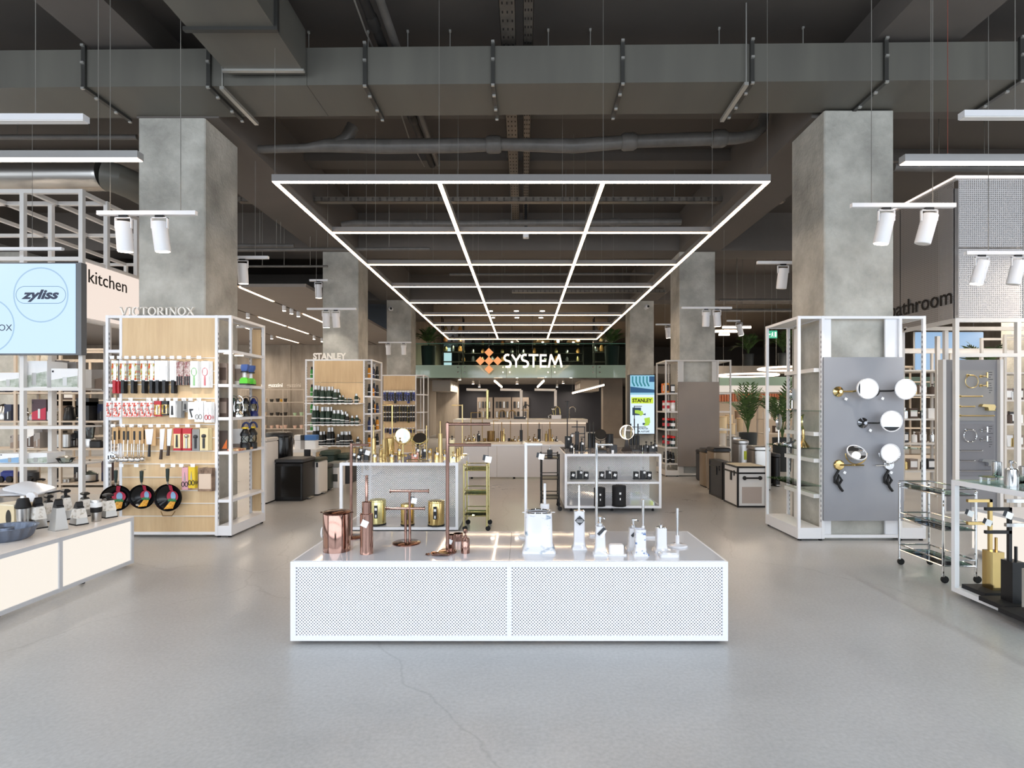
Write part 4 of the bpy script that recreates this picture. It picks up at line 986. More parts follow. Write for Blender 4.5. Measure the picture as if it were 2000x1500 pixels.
def lantern(label, loc, m_, h=.21):
    t = thing('lantern', label, 'lantern', loc)
    cyl('base', [(.05, 0), (.05, .02), (.042, .05), (.03, .062)], m_, t); cyl('globe', [(.028, .062), (.038, .1), (.028, .14)], glassmat('lantern_glass', '#dfe6e6', .3), t)
    cyl('cap', [(.034, .14), (.036, .16), (.022, .19), (.01, .205)], m_, t)
    for s in (-1, 1): MB().tube([(s * .042, 0, .04), (s * .052, 0, .1), (s * .04, 0, .165)], .006, 6).build('side_tube', m_, t)
    MB().ring((0, 0, .165), .05, .003, 14, 5, 'y', 0, pi, rz=.06).build('bail', m_, t); card(t, (.02, -.055, .09), .024, .3, 0, False)
    return t
carton('tall brown board box on the third side shelf', onR(436, zsh[2], 5.9), .08, .12, .2, dbrown, taupe)
lantern('silver storm lantern on the third side shelf of the oak rack', onR(466, zsh[2], 6.02), chrome)
lantern('black storm lantern between the silver and blue lanterns', onR(480, zsh[2], 6.2), black)
lantern('dark blue storm lantern at the back of the third side shelf', onR(495, zsh[2], 6.36), mat('blue_enamel', '#1d2a6b', .3))
lantern('green storm lantern half hidden by the rack post', onR(456, zsh[2], 6.1), mat('green_enamel', '#1f5138', .3))
t = thing('leaflet_stand', 'black leaflet stand with an orange flash on the fourth side shelf', 'leaflet stand', onR(433, zsh[3], 5.9), .3)
MB().box(-.055, .055, 0, .01, 0, .21).build('board', dbrown, t, smooth=False); MB().prism([(.0, .02), (.05, .02), (.05, .12)], -.002, 0).build('flash', orangem, t, smooth=False)
carton('white carton with taupe label band behind the camping lanterns', onR(464, zsh[3], 6.08), .12, .1, .22, offwhite, None, band=taupe)
for k, px in enumerate((479, 493)):
    t = thing('camping_lantern', f'black camping lantern with clear globe and yellow strap, {"nearer" if k == 0 else "farther"} one', 'lantern', onR(px, zsh[3], 6.05 + .17 * k))
    cyl('base', [(.048, 0), (.05, .06), (.04, .075)], black, t); cyl('globe', [(.04, .075), (.044, .11), (.04, .15)], glassmat('lantern_glass2', '#e6ecec', .3), t); cyl('cap', [(.05, .15), (.052, .17), (.034, .2), (.02, .225)], black, t)
    MB().ring((.01, 0, .23), .04, .011, 14, 6, 'y', 0, pi, rz=.06).build('carry_strap', mat('navy_strap', '#27335f', .6) , t); MB().lathe([(.033, .225), (.033, .242)], 14).build('yellow_band', yellowm, t)
    MB().tube([(-.045, -.02, .07), (.03, -.04, .15)], .004, 5).tube([(.045, -.02, .07), (-.03, -.04, .15)], .004, 5).build('guard', black, t)
t = thing('leaflet_row', 'low row of red and yellow leaflets lying at the shelf front', 'leaflet', onR(448, zsh[3], 5.86)); MB().box(-.02, .1, 0, .3, 0, .022).build('stack', noisy('leaflet_print', '#b93a2a', '#e6d8a8', 40, 2, (.5, .6)), t, smooth=False)
# ------------------------------------------------------------------ left tube-frame room divider with screen and backlit word panel
FY, FX = 6.2, X(158, 6.2)
lf_ = thing('tube_frame', 'tall white square-tube room frame at the left carrying the screen', 'frame', (FX, FY, 0))
tw = .045; zt_ = Zh(369, FY); zk0, zk1 = Zh(619, FY), Zh(509, FY)
def fbar(n, *a):
    if n == 'rail': a = (a[0] + .001, a[1] - .001, a[2] + .001, a[3] - .001, a[4] + .001, a[5] - .001)
    MB().box(*a).build(n, offwhite, lf_, smooth=False)
for x in (X(42, FY) - FX, X(157, FY) - FX, X(-75, FY) - FX, X(-190, FY) - FX):
    for y, zz in ((0, zt_), (.37, zt_)): fbar('post', x - tw / 2, x + tw / 2, y, y + tw, 0.0, zz)
for y in (.9, 1.6, 2.3, 3.2): fbar('post', -tw, 0, y, y + tw, 0.0, zt_)
for z in (zt_ - tw, zk1): 
    for y in (0, .37): fbar('rail', -3, 0, y, y + tw, z, z + tw)
for z in (zt_ - tw, zk1, zk0 - tw): fbar('rail', -tw, -.001, tw, 3.2, z, z + tw)
fbar('rail', -3, 0, 3.2, 3.2 + tw, zt_ - tw, zt_); fbar('rail', -3, 0, 3.2, 3.2 + tw, zk1, zk1 + tw); fbar('rail', -3, 0, 1.6, 1.6 + tw, zt_ - tw, zt_)
for x in (-.6, -1.2, -1.8): 
    fbar('rail', x, x + tw, tw, 3.2, zt_ - tw, zt_); fbar('post', x, x + tw, 3.2, 3.2 + tw, 2.2, zt_)
slm = MB()
for x in (X(95, FY + .37) - FX, X(203, FY + .37) - FX - .0):
    MB().box(x - .03, x + .03, .40, .45, .0, zk0 - .05).build('slotted_post', offwhite, lf_, smooth=False)
    for k in range(44): slm.cbox(x, .399, .12 + k * .048, .018, .002, .026)
slm.build('slots', mat('slot_dark', '#8f9196', .8), lf_, smooth=False, kind='stuff')
shz = [Zh(y, FY) for y in (757, 832, 906)]
for z in shz:
    fbar('rail', -3, -.0, 0, tw, z - .035, z); MB().box(-3, -.045, tw, .37, z - .02, z - .004).build('shelf', offwhite, lf_, smooth=False)
    MB().box(-.045, 1.0 * 0 - .001, .42, 1.6, z - .03, z).build('shelf', offwhite, lf_, smooth=False)
MB().box(-3, 0, .0, .42, .0, .1).build('base_box', offwhite, lf_, smooth=False)
kp = thing('backlit_sign', 'backlit warm white panel reading kitchen beside the near left column', 'sign', (FX, FY + tw, zk0))
MB().box(.001, .02, 0, 3.2, 0.001, zk1 - zk0 - .004).build('panel', mat('sign_panel', '#efdfd4', .5, emit=.97), kp, smooth=False)
tx = text_mesh('kitchen', .215, .004, mat('black_letter', '#1d1a1a', .5))
link('word_kitchen', tx, kp, loc=(.023, .02, zk1 - zk0 - .22), rot=(pi / 2, 0, pi / 2))
scr = thing('wall_screen', 'large pale blue screen with round logos mounted on the tube frame', 'screen', (X(147, 6.1), 6.1, Zh(690, 6.1)))
sw, sh_ = 1.9, Zh(515, 6.1) - Zh(690, 6.1)
MB().box(-sw, .055, .012, .09, -.015, sh_ + .015).build('housing', mat('screen_edge', '#6f7378', .5), scr, smooth=False)
MB().box(-sw, -.005, .0, .012, 0, sh_).build('screen_face', mat('screen_blue', '#c6e2f8', .4, emit=1), scr, smooth=False)
lk = mat('logo_blue', '#9fc0dc', .4, emit=1); lkd = mat('logo_navy', '#2a3550', .4, emit=1)
def ringflat(mb, cx, cz, R, w, n=48, y=-.001, a0=0, a1=2 * pi):
    P = [(cx + R * cos(a0 + (a1 - a0) * i / n), cz + R * sin(a0 + (a1 - a0) * i / n)) for i in range(n + 1)]
    Q = [(cx + (R - w) * cos(a0 + (a1 - a0) * i / n), cz + (R - w) * sin(a0 + (a1 - a0) * i / n)) for i in range(n + 1)]
    for i in range(n): mb.quad((P[i][0], y, P[i][1]), (P[i + 1][0], y, P[i + 1][1]), (Q[i + 1][0], y, Q[i + 1][1]), (Q[i][0], y, Q[i][1]))
    return mb
q = 6.1 / FPX; cx1, cz1 = (80 - 147) * q, (690 - 576) * q; cx2, cz2 = (-25 - 147) * q, (690 - 636) * q
for a_, b_ in ((cx1, cz1), (cx2, cz2)): ringflat(MB(), a_, b_, 54 * q, 2.6 * q).build('logo_ring', lk, scr, smooth=False)
cap = MB(); hw, R = 32 * q, 17 * q
ringflat(ringflat(cap, cx1 + hw, cz1 + .0, R, 1.0 * q, 20, -.0012, -pi / 2, pi / 2), cx1 - hw, cz1, R, 1.0 * q, 20, -.0012, pi / 2, 3 * pi / 2)
for z in (cz1 + R - 1.0 * q, cz1 - R): cap.quad((cx1 - hw, -.0012, z), (cx1 + hw, -.0012, z), (cx1 + hw, -.0012, z + 1.0 * q), (cx1 - hw, -.0012, z + 1.0 * q))
cap.build('logo_capsule', mat('logo_mid', '#5f86ad', .4, emit=1), scr, smooth=False)
tz = text_mesh('zyliss', .150, .001, lkd, shear=.32, align='CENTER', bold=.006)
link('logo_word', tz, scr, loc=(cx1 - .01, -.002, cz1 - .04), rot=(pi / 2, 0, 0)).scale = (1.2, .9, 1)
link('logo_word', text_mesh('VICTORINOX', .098, .001, lkd, align='RIGHT'), scr, loc=((24 - 147) * q, -.002, cz2 - .055), rot=(pi / 2, 0, 0))
# boxed appliances on the frame shelves
photo_print = noisy('appliance_print', '#cdd3cb', '#6f8560', 9, 4, (.5, .6), lo=.4, hi=.7, c3='#a9b3a6')
def appl_box(label, px0, px1, py0, Y, zs, sy=.28, m_=paper, tone=None):
    x0, x1 = X(px0, Y), X(px1, Y); h = Zh(py0, Y) - zs
    t = thing('appliance_box', label, 'box', ((x0 + x1) / 2, Y, zs + .001)); w2 = (x1 - x0) / 2
    MB().box(-w2, w2, 0, sy, 0, h).build('box_body', m_, t, smooth=False)
    MB().prism([(-w2 * .98, h * .04), (w2 * .98, h * .04), (w2 * .98, h * .62), (-w2 * .98, h * .4)], -.002, -.0005).build('printed_picture', tone or photo_print, t, smooth=False)
    MB().box(-w2 * .12, w2 * .2, -.004, -.002, h * .1, h * .55).build('picture_item', steel, t, smooth=False); MB().box(-w2 * .93, -w2 * .8, -.003, -.001, h * .8, h * .9).build('print_mark', ink, t, smooth=False)
    return t
appl_box('white box with food processor picture on the top frame shelf', 40, 92, 705, 6.27, shz[0]); appl_box('lower white box with sandwich maker picture beside the frame corner', 100, 152, 720, 6.27, shz[0], .2); appl_box('white box with green pictured mixer at the left edge of the top frame shelf', -6, 37, 728, 6.27, shz[0])
appl_box('pale box lying on the lowest frame shelf under the screen', 0, 37, 886, 6.27, shz[2], .25, paper, bluep); appl_box('long white box lying on the lowest frame shelf near the slotted post', 46, 92, 885, 6.27, shz[2], .25)
greybox = mat('grey_carton', '#9a9694', .6)
appl_box('grey carton standing behind the white boxes of the top frame shelf', 92, 122, 704, 6.62, shz[0], .1, greybox, dbrown); appl_box('second grey carton behind the white boxes, toward the corner', 123, 149, 707, 6.62, shz[0], .1, greybox, dbrown)
appl_box('grey pictured carton on the corner shelf below the word panel', 163, 200, 722, 6.95, shz[0] - .01, .2, greybox, taupe)
t = thing('glass_jug', 'low glass dish with steel lid on the lowest frame shelf', 'dish', at(128, 0, 6.35)); t.location.z = shz[2] + .001
cyl('bowl', [(.06, 0), (.09, .05), (.088, .055)], glassmat('dish_glass', '#e3eeee', .35), t); cyl('lid', [(.088, .056), (.06, .07), (.01, .08)], steel, t)
# rear appliance racks
def long_rack(name, label, x0, x1, Y, D, zs, zt, step=.9, m=greyrack, back=None, base=True, w=.035, cat='shop rack'):
    t = thing(name, label, cat, ((x0 + x1) / 2, Y, 0)); a, b = x0 - t.location.x, x1 - t.location.x; n = max(1, round((b - a) / step))
    for i in range(n + 1):
        x = a + (b - a - w) * i / n
        for y in (0, D - w): MB().box(x, x + w, y, y + w, 0, zt).build('post', m, t, smooth=False)
    for z in list(zs): MB().box(a + .002, b - .002, .003, D - .003, z - .025, z).build('shelf', m, t, smooth=False)
    f = MB()
    for y in (0, D - w): f.box(a + .001, b - .001, y + .001, y + w - .001, zt - w + .001, zt - .001)
    f.build('top_rail', m, t, smooth=False)
    if base: MB().box(a + .003, b - .003, .01, D, 0, .1).build('plinth', m, t, smooth=False)
    if back: MB().box(a, b, D, D + .01, .1, zt).build('back_panel', back, t, smooth=False)
    return t
YA = 8.7; zA = [Zh(y, YA) for y in (727, 766, 822, 876)] + [.16]
warmrack = mat('warm_rack', '#c0b3a4', .5)
long_rack('appliance_rack', 'beige appliance rack with kettles and mixers behind the tube frame', X(-150, YA), X(207, YA), YA, .45, zA, 2.25, .75, warmrack)
def kettle(label, p, m_=steel, s=1.0):
    t = thing('kettle', label, 'kettle', p); cyl('body', [(.08 * s, 0), (.085 * s, .02), (.06 * s, .2 * s), (.05 * s, .21 * s)], m_, t); cyl('lid', [(.052 * s, .21 * s), (.04 * s, .225 * s), (.01, .24 * s)], rubber, t)
    MB().tube([(.055 * s, 0, .2 * s), (.12 * s, 0, .2 * s), (.13 * s, 0, .1 * s), (.085 * s, 0, .04 * s)], .01, 6).build('handle', rubber, t); MB().loft([[(-.06 * s, .02, .17 * s), (-.06 * s, -.02, .17 * s), (-.06 * s, 0, .14 * s)], [(-.1 * s, .006, .2 * s), (-.1 * s, -.006, .2 * s), (-.1 * s, 0, .19 * s)]]).build('spout', m_, t); return t
def toaster(label, p, m_=steel, w=.3, h=.2):
    t = thing('toaster', label, 'toaster', p); MB().rbox(-w / 2, w / 2, -.09, .09, .012, h, .04).build('body', m_, t); MB().box(-w * .36, w * .36, -.03, -.01, h - .001, h + .002).box(-w * .36, w * .36, .01, .03, h - .001, h + .002).build('slots', rubber, t, smooth=False); MB().rbox(-w * .45, w * .45, -.08, .08, 0, .012, .02).build('foot', rubber, t); MB().box(w / 2, w / 2 + .02, -.02, .02, h * .5, h * .6).build('lever', rubber, t, smooth=False); return t
def coffee_machine(label, p, s=1.0):
    t = thing('coffee_machine', label, 'coffee machine', p); MB().box(-.1 * s, .1 * s, -.1, .1, 0, .04 * s).box(.03 * s, .1 * s, -.1, .1, .04 * s, .3 * s).box(-.1 * s, .1 * s, -.1, .1, .24 * s, .36 * s).build('body', black, t, smooth=False)
    MB().lathe([(.05 * s, .045 * s), (.065 * s, .1 * s), (.045 * s, .16 * s)], 14, (-.03 * s, -.01, 0)).build('jug', glassmat('jug_glass', '#8a8a88', .4), t); MB().lathe([(.055 * s, .19 * s), (.06 * s, .235 * s)], 14, (-.03 * s, -.01, 0)).build('filter', steel, t); return t
def blender(label, p):
    t = thing('stand_blender', label, 'blender', p); cyl('base', [(.08, 0), (.085, .05), (.07, .14), (.055, .15)], steel, t); cyl('jar', [(.05, .15), (.072, .34), (.07, .35)], glassmat('jar_glass', '#d3dcdc', .35), t); cyl('lid', [(.07, .35), (.06, .37), (.03, .39)], black, t)
    MB().tube([(-.07, 0, .32), (-.12, 0, .3), (-.12, 0, .22), (-.06, 0, .19)], .01, 6).build('handle', glassmat('jar_glass', '#d3dcdc', .35), t); return t
def onz(px, Y, z): return (X(px, Y), Y, z + .001)
Yb = YA + .2
coffee_machine('black filter coffee machine right of the frame corner post', onz(171, Yb, zA[2]), .98); blender('steel stand blender with glass jug under the coffee machine', onz(176, Yb, zA[3]))
kettle('dark kettle beside the corner post on the appliance rack', onz(136, Yb, zA[2]), black, 1.0); kettle('steel kettle at the left end of the appliance rack', onz(8, Yb, zA[2]), steel, 1.1)
toaster('small steel toaster on the middle appliance shelf', onz(96, Yb, zA[2]), steel, .2, .16); toaster('steel toaster oven on the lower appliance shelf', onz(121, Yb, zA[3]), steel, .34, .23)
toaster('black waffle maker on the lower appliance shelf, right end', onz(193, Yb, zA[3]), black, .2, .12)
for i, (px, z) in enumerate(((50, 2), (68, 2), (83, 2))):
    t = thing('steel_canister', f'squat steel canister, {nth(i)} of three on the middle appliance shelf', 'canister', onz(px, Yb, zA[2])); cyl('body', [(.07, 0), (.075, .06), (.06, .1)], steel, t); cyl('lid', [(.055, .1), (.05, .12), (.015, .14)], gold if i == 1 else steel, t)
for i, (p0, p1, y0, k) in enumerate(((20, 44, 850, 3), (48, 66, 835, 3), (66, 78, 845, 3), (8, 22, 790, 2), (62, 90, 780, 2))):
    appl_box(f'{("small grey", "white striped", "narrow grey", "dark blue", "dark pictured")[i]} appliance carton on the beige appliance rack', p0, p1, y0, Yb - .1, zA[k], .2, (greybox, paper, greybox, mat('navy_carton', '#2c3550', .5), mat('plum_carton', '#4a3a44', .5))[i], (taupe, dbrown, taupe, ink, pinkred)[i])
t = thing('electric_cooker', 'steel electric cooking pot on the bottom appliance shelf', 'cooker', onz(176, Yb, zA[4])); cyl('body', [(.1, 0), (.11, .03), (.11, .12)], steel, t); cyl('base', [(.112, .0), (.112, .025)], rubber, t); cyl('lid', [(.11, .12), (.06, .15), (.015, .18)], glassmat('lid_glass', '#cfd8d8', .3), t)
t = thing('kitchen_scale', 'flat steel kitchen appliance on the bottom appliance shelf', 'scale', onz(126, Yb, zA[4])); MB().rbox(-.15, .15, -.1, .1, 0, .06, .02).build('body', steel, t); MB().box(-.05, .06, -.104, -.1, .015, .045).build('display', black, t, smooth=False)
for k, px in enumerate((20, 58)):
    t = thing('vacuum_cleaner', f'{"blue" if k == 0 else "grey"} cylinder vacuum cleaner on the bottom appliance shelf', 'vacuum cleaner', onz(px, Yb, zA[4])); MB().rbox(-.12, .12, -.08, .08, .03, .18, .06).build('body', mat('vac_blue', '#26357c', .3) if k == 0 else charcoal, t); MB().ring((.14, 0, .03), .07, .018, 18, 8, 'z', 0, pi * 1.6).build('hose', rubber, t)
    MB().lathe([(.05, -.02), (.05, .02)], 14, (-.07, -.085, .05), 'y').lathe([(.05, -.02), (.05, .02)], 14, (.07, -.085, .05), 'y').build('wheels', rubber, t, kind='stuff')
dk = [charcoal, black, mat('plum_carton', '#4a3a44', .5), dbrown, mat('navy_carton', '#2c3550', .5), taupe]
for i in range(15):
    px, j = ((104, 1), (112, 3), (146, 1), (158, 1), (4, 1), (30, 1), (34, 2), (150, 3), (160, 3), (200, 1), (196, 2), (88, 3), (100, 4), (150, 4), (204, 4))[i]
    appl_box(f'{("dark grey", "black", "plum", "brown", "navy", "taupe")[i % 6]} appliance carton, {nth(i)} of the dark cartons on the beige rack', px - 6, px + 6, 0, YA + .26, zA[j], .14, dk[i % 6], dk[(i + 2) % 6]).scale = (1, 1, (.2 + .06 * (i % 3)) / (Zh(0, YA + .26) - zA[j]))
YD = 12.5
long_rack('far_rack', 'far beige rack seen between the frame posts, left of the column', X(-100, YD), X(225, YD), YD, .5, [.2, .7, 1.1, 1.5, 1.95], 2.4, 1.0, warmrack)
long_rack('far_rack', 'farthest beige rack under the left windows', -12, -8.9, 16.5, .5, [.2, .6, 1.0, 1.5, 1.95], 2.2, 1.0, warmrack)
for i in range(11):
    px = -80 + i * 27; zz = [.7, 1.1, 1.5][i % 3]
    carton(f'{("pale", "dark", "brown")[i % 3]} carton on the far beige rack, {nth(i)} along', onz(px, YD + .1, zz), .3, .25, .22 + .05 * (i % 2), (greybox, dbrown, taupe)[(i * 2) % 3], (paper, greyc)[i % 2])
# ------------------------------------------------------------------ bins and cool boxes between the oak racks
def rect_bin(label, px0, px1, py_top, py_bot, m_, lidm, depth=.4, pedal=True, name='pedal_bin', rz=0, base=rubber, dark_front=None):
    Y = EYE * FPX / (py_bot - HY); x0, x1 = X(px0, Y), X(px1, Y); h = Zh(py_top, Y); w2 = (x1 - x0) / 2
    t = thing(name, label, 'bin', ((x0 + x1) / 2, Y, 0), rz)
    MB().rbox(-w2, w2, 0, depth, .02, h - .05, .03).build('body', m_, t); MB().rbox(-w2 + .01, w2 - .01, .01, depth - .01, 0, .02, .03).build('base', base, t)
    MB().rbox(-w2 - .004, w2 + .004, -.004, depth + .004, h - .045, h, .03).build('lid', lidm, t)
    if dark_front: MB().box(-w2 * .86, w2 * .86, -.003, 0, .06, h - .1).build('gloss_front', dark_front, t, smooth=False)
    if pedal: MB().rbox(w2 - .005, w2 + .05, depth * .3, depth * .6, .02, .035, .008).build('pedal', steel, t)
    return t
glossblack = mat('gloss_black', '#0c0c0e', .12)
rect_bin('wide black pedal bin nearest the oak rack, with glossy front', 536, 591, 897, 979, black, charcoal, .5, dark_front=glossblack)
t = rect_bin('tall white pedal bin with a dark lid behind the black bin', 601, 622, 896, 968, offwhite, mat('camo_lid', '#3b4034', .5), .42); MB().box(.045, .075, -.003, 0, .43, .5).build('dark_badge', ink, t, smooth=False)
rect_bin('small dark green bin beside the white bin', 623, 637, 909, 960, mat('bottle_green', '#27352f', .4), charcoal, .35)
def cooler(label, px0, px1, py_top, py_bot, m_, lidm, zbase=0, lab=None, Y=None, hand=True):
    Y = Y or EYE * FPX / (py_bot - HY); x0, x1 = X(px0, Y), X(px1, Y); h = Zh(py_top, Y) - zbase; w2 = (x1 - x0) / 2
    t = thing('cool_box', label, 'cool box', ((x0 + x1) / 2, Y, zbase + .001)); MB().rbox(-w2, w2, 0, .38, 0, h - .07, .03).build('body', m_, t); MB().rbox(-w2 - .008, w2 + .008, -.008, .388, h - .07, h, .03).build('lid', lidm, t)
    if hand: MB().tube([(-w2 - .012, .05, h * .5), (-w2 - .03, .06, h * .72), (-w2 - .03, .3, h * .72), (-w2 - .012, .33, h * .5)], .008, 6).build('handle', rubber, t)
    if lab: MB().box(-w2 * .1, w2 * .85, -.003, 0, h * .25, h * .55).build('label_print', lab, t, smooth=False)
    return t
dg = mat('dark_green_plastic', '#25352e', .45)
cooler('white cool box with a dark label standing on the floor', 638, 661, 904, 953, offwhite, mat('grey_lid', '#8d908c', .5), 0, mat('label_dark', '#4f514e', .5)); cooler('dark green cool box standing on the floor at the end of the row', 662, 674, 902, 945, dg, charcoal, 0)
YC = 9.85
cooler('dark green cool box stacked on the white one', 625, 652, 881, 905, dg, mat('olive_lid', '#3f4b40', .5), Zh(904.5, YC), None, YC)
cooler('second dark green cool box farther along the stack', 657, 678, 887, 906, dg, mat('olive_lid', '#3f4b40', .5), Zh(906, YC + .2), None, YC + .2)
st = thing('display_plinth', 'low dark plinth under the stacked cool boxes', 'plinth', (X(650, YC), YC - .02, 0)); MB().box(-.28, .3, 0, .7, 0, Zh(906, YC)).build('block', charcoal, st, smooth=False)
t = thing('round_bin', 'large round black bin behind the wide pedal bin', 'bin', (X(546, 9.0), 9.0, 0)); cyl('body', [(.19, 0), (.2, .02), (.2, .86), (.195, .88)], glossblack, t, 28); cyl('lid', [(.204, .88), (.204, .92), (.19, .94), (.02, .955)], black, t, 28)
rect_bin('slim white bin between the rack and the round black bin', 507, 520, 856, 985, offwhite, greyrack, .4, False)
t = thing('gadget_stand', 'small black phone-like gadget stand on the camo lid', 'stand', (X(600, 8.75), 8.75, Zh(893, 8.75))); MB().box(-.06, .06, -.05, .05, 0, .02).box(-.05, .05, 0, .012, .02, .12).build('body', black, t, smooth=False)
YB = 9.9
pl = thing('display_table', 'white display table of lunch boxes behind the bins', 'table', (X(590, YB), YB, 0)); MB().box(-.5, .25, 0, .6, Zh(878, YB) - .05, Zh(878, YB)).build('top', offwhite, pl, smooth=False)
for x in (-.48, .2):
    for y in (.02, .55): MB().box(x, x + .03, y, y + .03, 0, Zh(878, YB) - .05).build('leg', offwhite, pl, smooth=False)
bluel = mat('lunch_blue', '#4a79b8', .45)
for i, (px, w_, m1, m2, lab) in enumerate(((602, 22, paper, bluel, 'white lunch box with a blue lid on the white display table'), (578, 14, offwhite, offwhite, 'white box with grey picture on the display table'), (587, 10, greybox, black, 'grey box with black strap on the display table'))):
    z = Zh(878, YB) + .001; t = thing('lunch_box', lab, 'box', (X(px, YB), YB + .08, z)); k = w_ * YB / FPX / 2
    MB().rbox(-k, k, 0, .16, 0, .16, .02).build('box_body', m1, t); MB().rbox(-k - .005, k + .005, -.005, .165, .16, .25, .02).build('lid', m2, t)
# ------------------------------------------------------------------ second oak rack (flasks) and third oak rack (carded tools)
YS = 10.85; SCX = (X(611, YS) + X(712, YS)) / 2; SWI = (X(712, YS) - X(611, YS)) / 2; SWO = X(745, 11.5) - SCX - .0
zb2 = [Zh(y, YS) for y in (704, 747, 787, 828, 868, 900, 933)]
SWO = X(727, YS) - SCX
zss = [Zh(y, YS) for y in (738, 773, 807, 841, 873)]
r2 = rack('oak_rack', 'white rack with oak boards and rows of dark green flasks around the second left column', SCX, YS, SWI, SWO, .78, 2.26, oak, zss, boards=list(zip(zb2[1:], zb2)))
def vflask(label, p, h, r, m_, group, capm=steel, handle=False):
    t = thing('vacuum_flask', label, 'flask', p, 0, group); cyl('body', [(r, 0), (r, h * .62), (r * .72, h * .74), (r * .66, h * .76)], m_, t, 14); cyl('cup', [(r * .66, h * .76), (r * .62, h), (r * .5, h)], capm, t, 14); MB().lathe([(r * 1.01, h * .3), (r * 1.01, h * .36)], 14, caps=False).build('label_band', paper, t)
    if handle: MB().tube([(r, 0, h * .55), (r * 1.7, 0, h * .5), (r * 1.7, 0, h * .2), (r, 0, h * .12)], .008, 6).build('handle', black, t)
    return t
green_h = mat('hammered_green', '#24382f', .35, .2); blackh = mat('hammered_black', '#1a1d1e', .35, .2)
rowdef = [(787, [(617, 753), (630, 755), (643, 755), (655, 760), (664, 772), (675, 777), (685, 777), (696, 769)], 'upper'), (828, [(614, 793), (630, 795), (641, 795), (653, 801), (661, 801), (669, 804), (678, 808), (688, 812), (697, 811)], 'middle'), (868, [(615, 833), (627, 843), (643, 835), (661, 848), (668, 843), (677, 843), (688, 859), (699, 853)], 'lower')]
for yb, its, nm in rowdef:
    z = Zh(yb, YS); MB().box(-SWI - .05, SWI, -.28, .0, z - .02, z).build('shelf', white, r2, smooth=False)
    MB().tube([(-SWI - .05, -.27, z + .04), (SWI, -.27, z + .04)], .004, 6).build('guard_rail', white, r2)
    for i, (px, yt) in enumerate(its):
        Y = YS - .2; h = max(.09, Zh(yt, Y) - z); r = min(.05, h * .17 + .008)
        m_ = blackh if (yb == 868 or i % 7 == 6) else green_h
        t = vflask(f'{"black" if m_ is blackh else "dark green"} flask, {nth(i)} along the {nm} flask shelf', (X(px, Y), Y, z + .001), h, r, m_, 'flasks on the oak flask rack', handle=i > 5)
        if i < 6: dup(t, (t.location.x + .02, Y + .105, z + .001), label=f'{"black" if m_ is blackh else "dark green"} flask behind the {nth(i)} one of the {nm} flask shelf')
        MB().box(-.025, .025, -.284, -.28, -.03, .0).build('price_ticket', paper, r2, loc=(X(px, YS - .28) - SCX, 0, z), smooth=False)
amber = mat('amber_plastic', '#d98f22', .4)
for j, zz in enumerate([.12] + zss[::-1]):
    if j == 0: continue
    for i in range(4):
        Y = YS + .1 + i * .17; px = 719 + i * 5 
        m_ = (blackh, amber, mat('navy_flask', '#2a3a66', .35), charcoal)[(i + j) % 4]
        vflask(f'{("black", "amber", "navy", "grey")[(i + j) % 4]} bottle, {nth(i)} back on the {nth(len(zss) - j)} side shelf of the flask rack', (X(720, YS + .12) + .02 * (i % 2) + .02, Y, zz + .001), .2 + .03 * ((i * 2 + j) % 3), .034, m_, 'bottles on the flask rack side shelves', black)
    for i in range(2):
        vflask(f'{("green", "orange")[i]} bottle on the {nth(len(zss) - j)} inner side shelf of the flask rack', (SCX - SWI - .06, YS + .12 + .25 * i, zz + .001), .22, .034, (mat('grass_green', '#3f9a45', .4), amber)[i], 'bottles on the flask rack inner shelves', black)
link('brand_word', text_mesh('STANLEY', .17, .02, mat('sign_white', '#f3efe8', .5), bold=.006), sg2 := thing('sign_letters', 'white capital letters reading STANLEY on top of the flask rack', 'sign', (X(611, YS), YS + .02, 2.261)), rot=(pi / 2, 0, 0)).scale = (.9, 1, 1)
YT = 15.8; TCX = (X(747, YT) + X(813, YT)) / 2; TWI = (X(813, YT) - X(747, YT)) / 2
zb3 = [Zh(y, YT) for y in (733, 762, 790, 815, 840, 870, 893)]
r3 = rack('oak_rack', 'farthest oak rack with blue carded tools beside the third left column', TCX, YT, TWI, TWI + .22, .78, 2.24, oak, [1.7, 1.2, .7], boards=list(zip(zb3[1:], zb3)), left=False)
bluepk = noisy('blue_pack_print', '#34479a', '#d8dcea', 30, 3, (.5, .6), lo=.52, hi=.66); darkpk = noisy('dark_pack_print', '#23252e', '#cfcdb8', 34, 3, (.5, .6), lo=.55, hi=.66); yellpk = noisy('yellow_dark_print', '#23252c', '#dcc832', 20, 3, (.5, .6), lo=.5, hi=.6)
blade3 = [(763, 12, 5.2, 20, 'upper'), (791, 12, 4.6, 13, 'second'), (805, 12, 4.2, 8, 'third'), (813, 12, 4.4, 10, 'fourth'), (835, 11, 4.6, 10, 'lowest')]
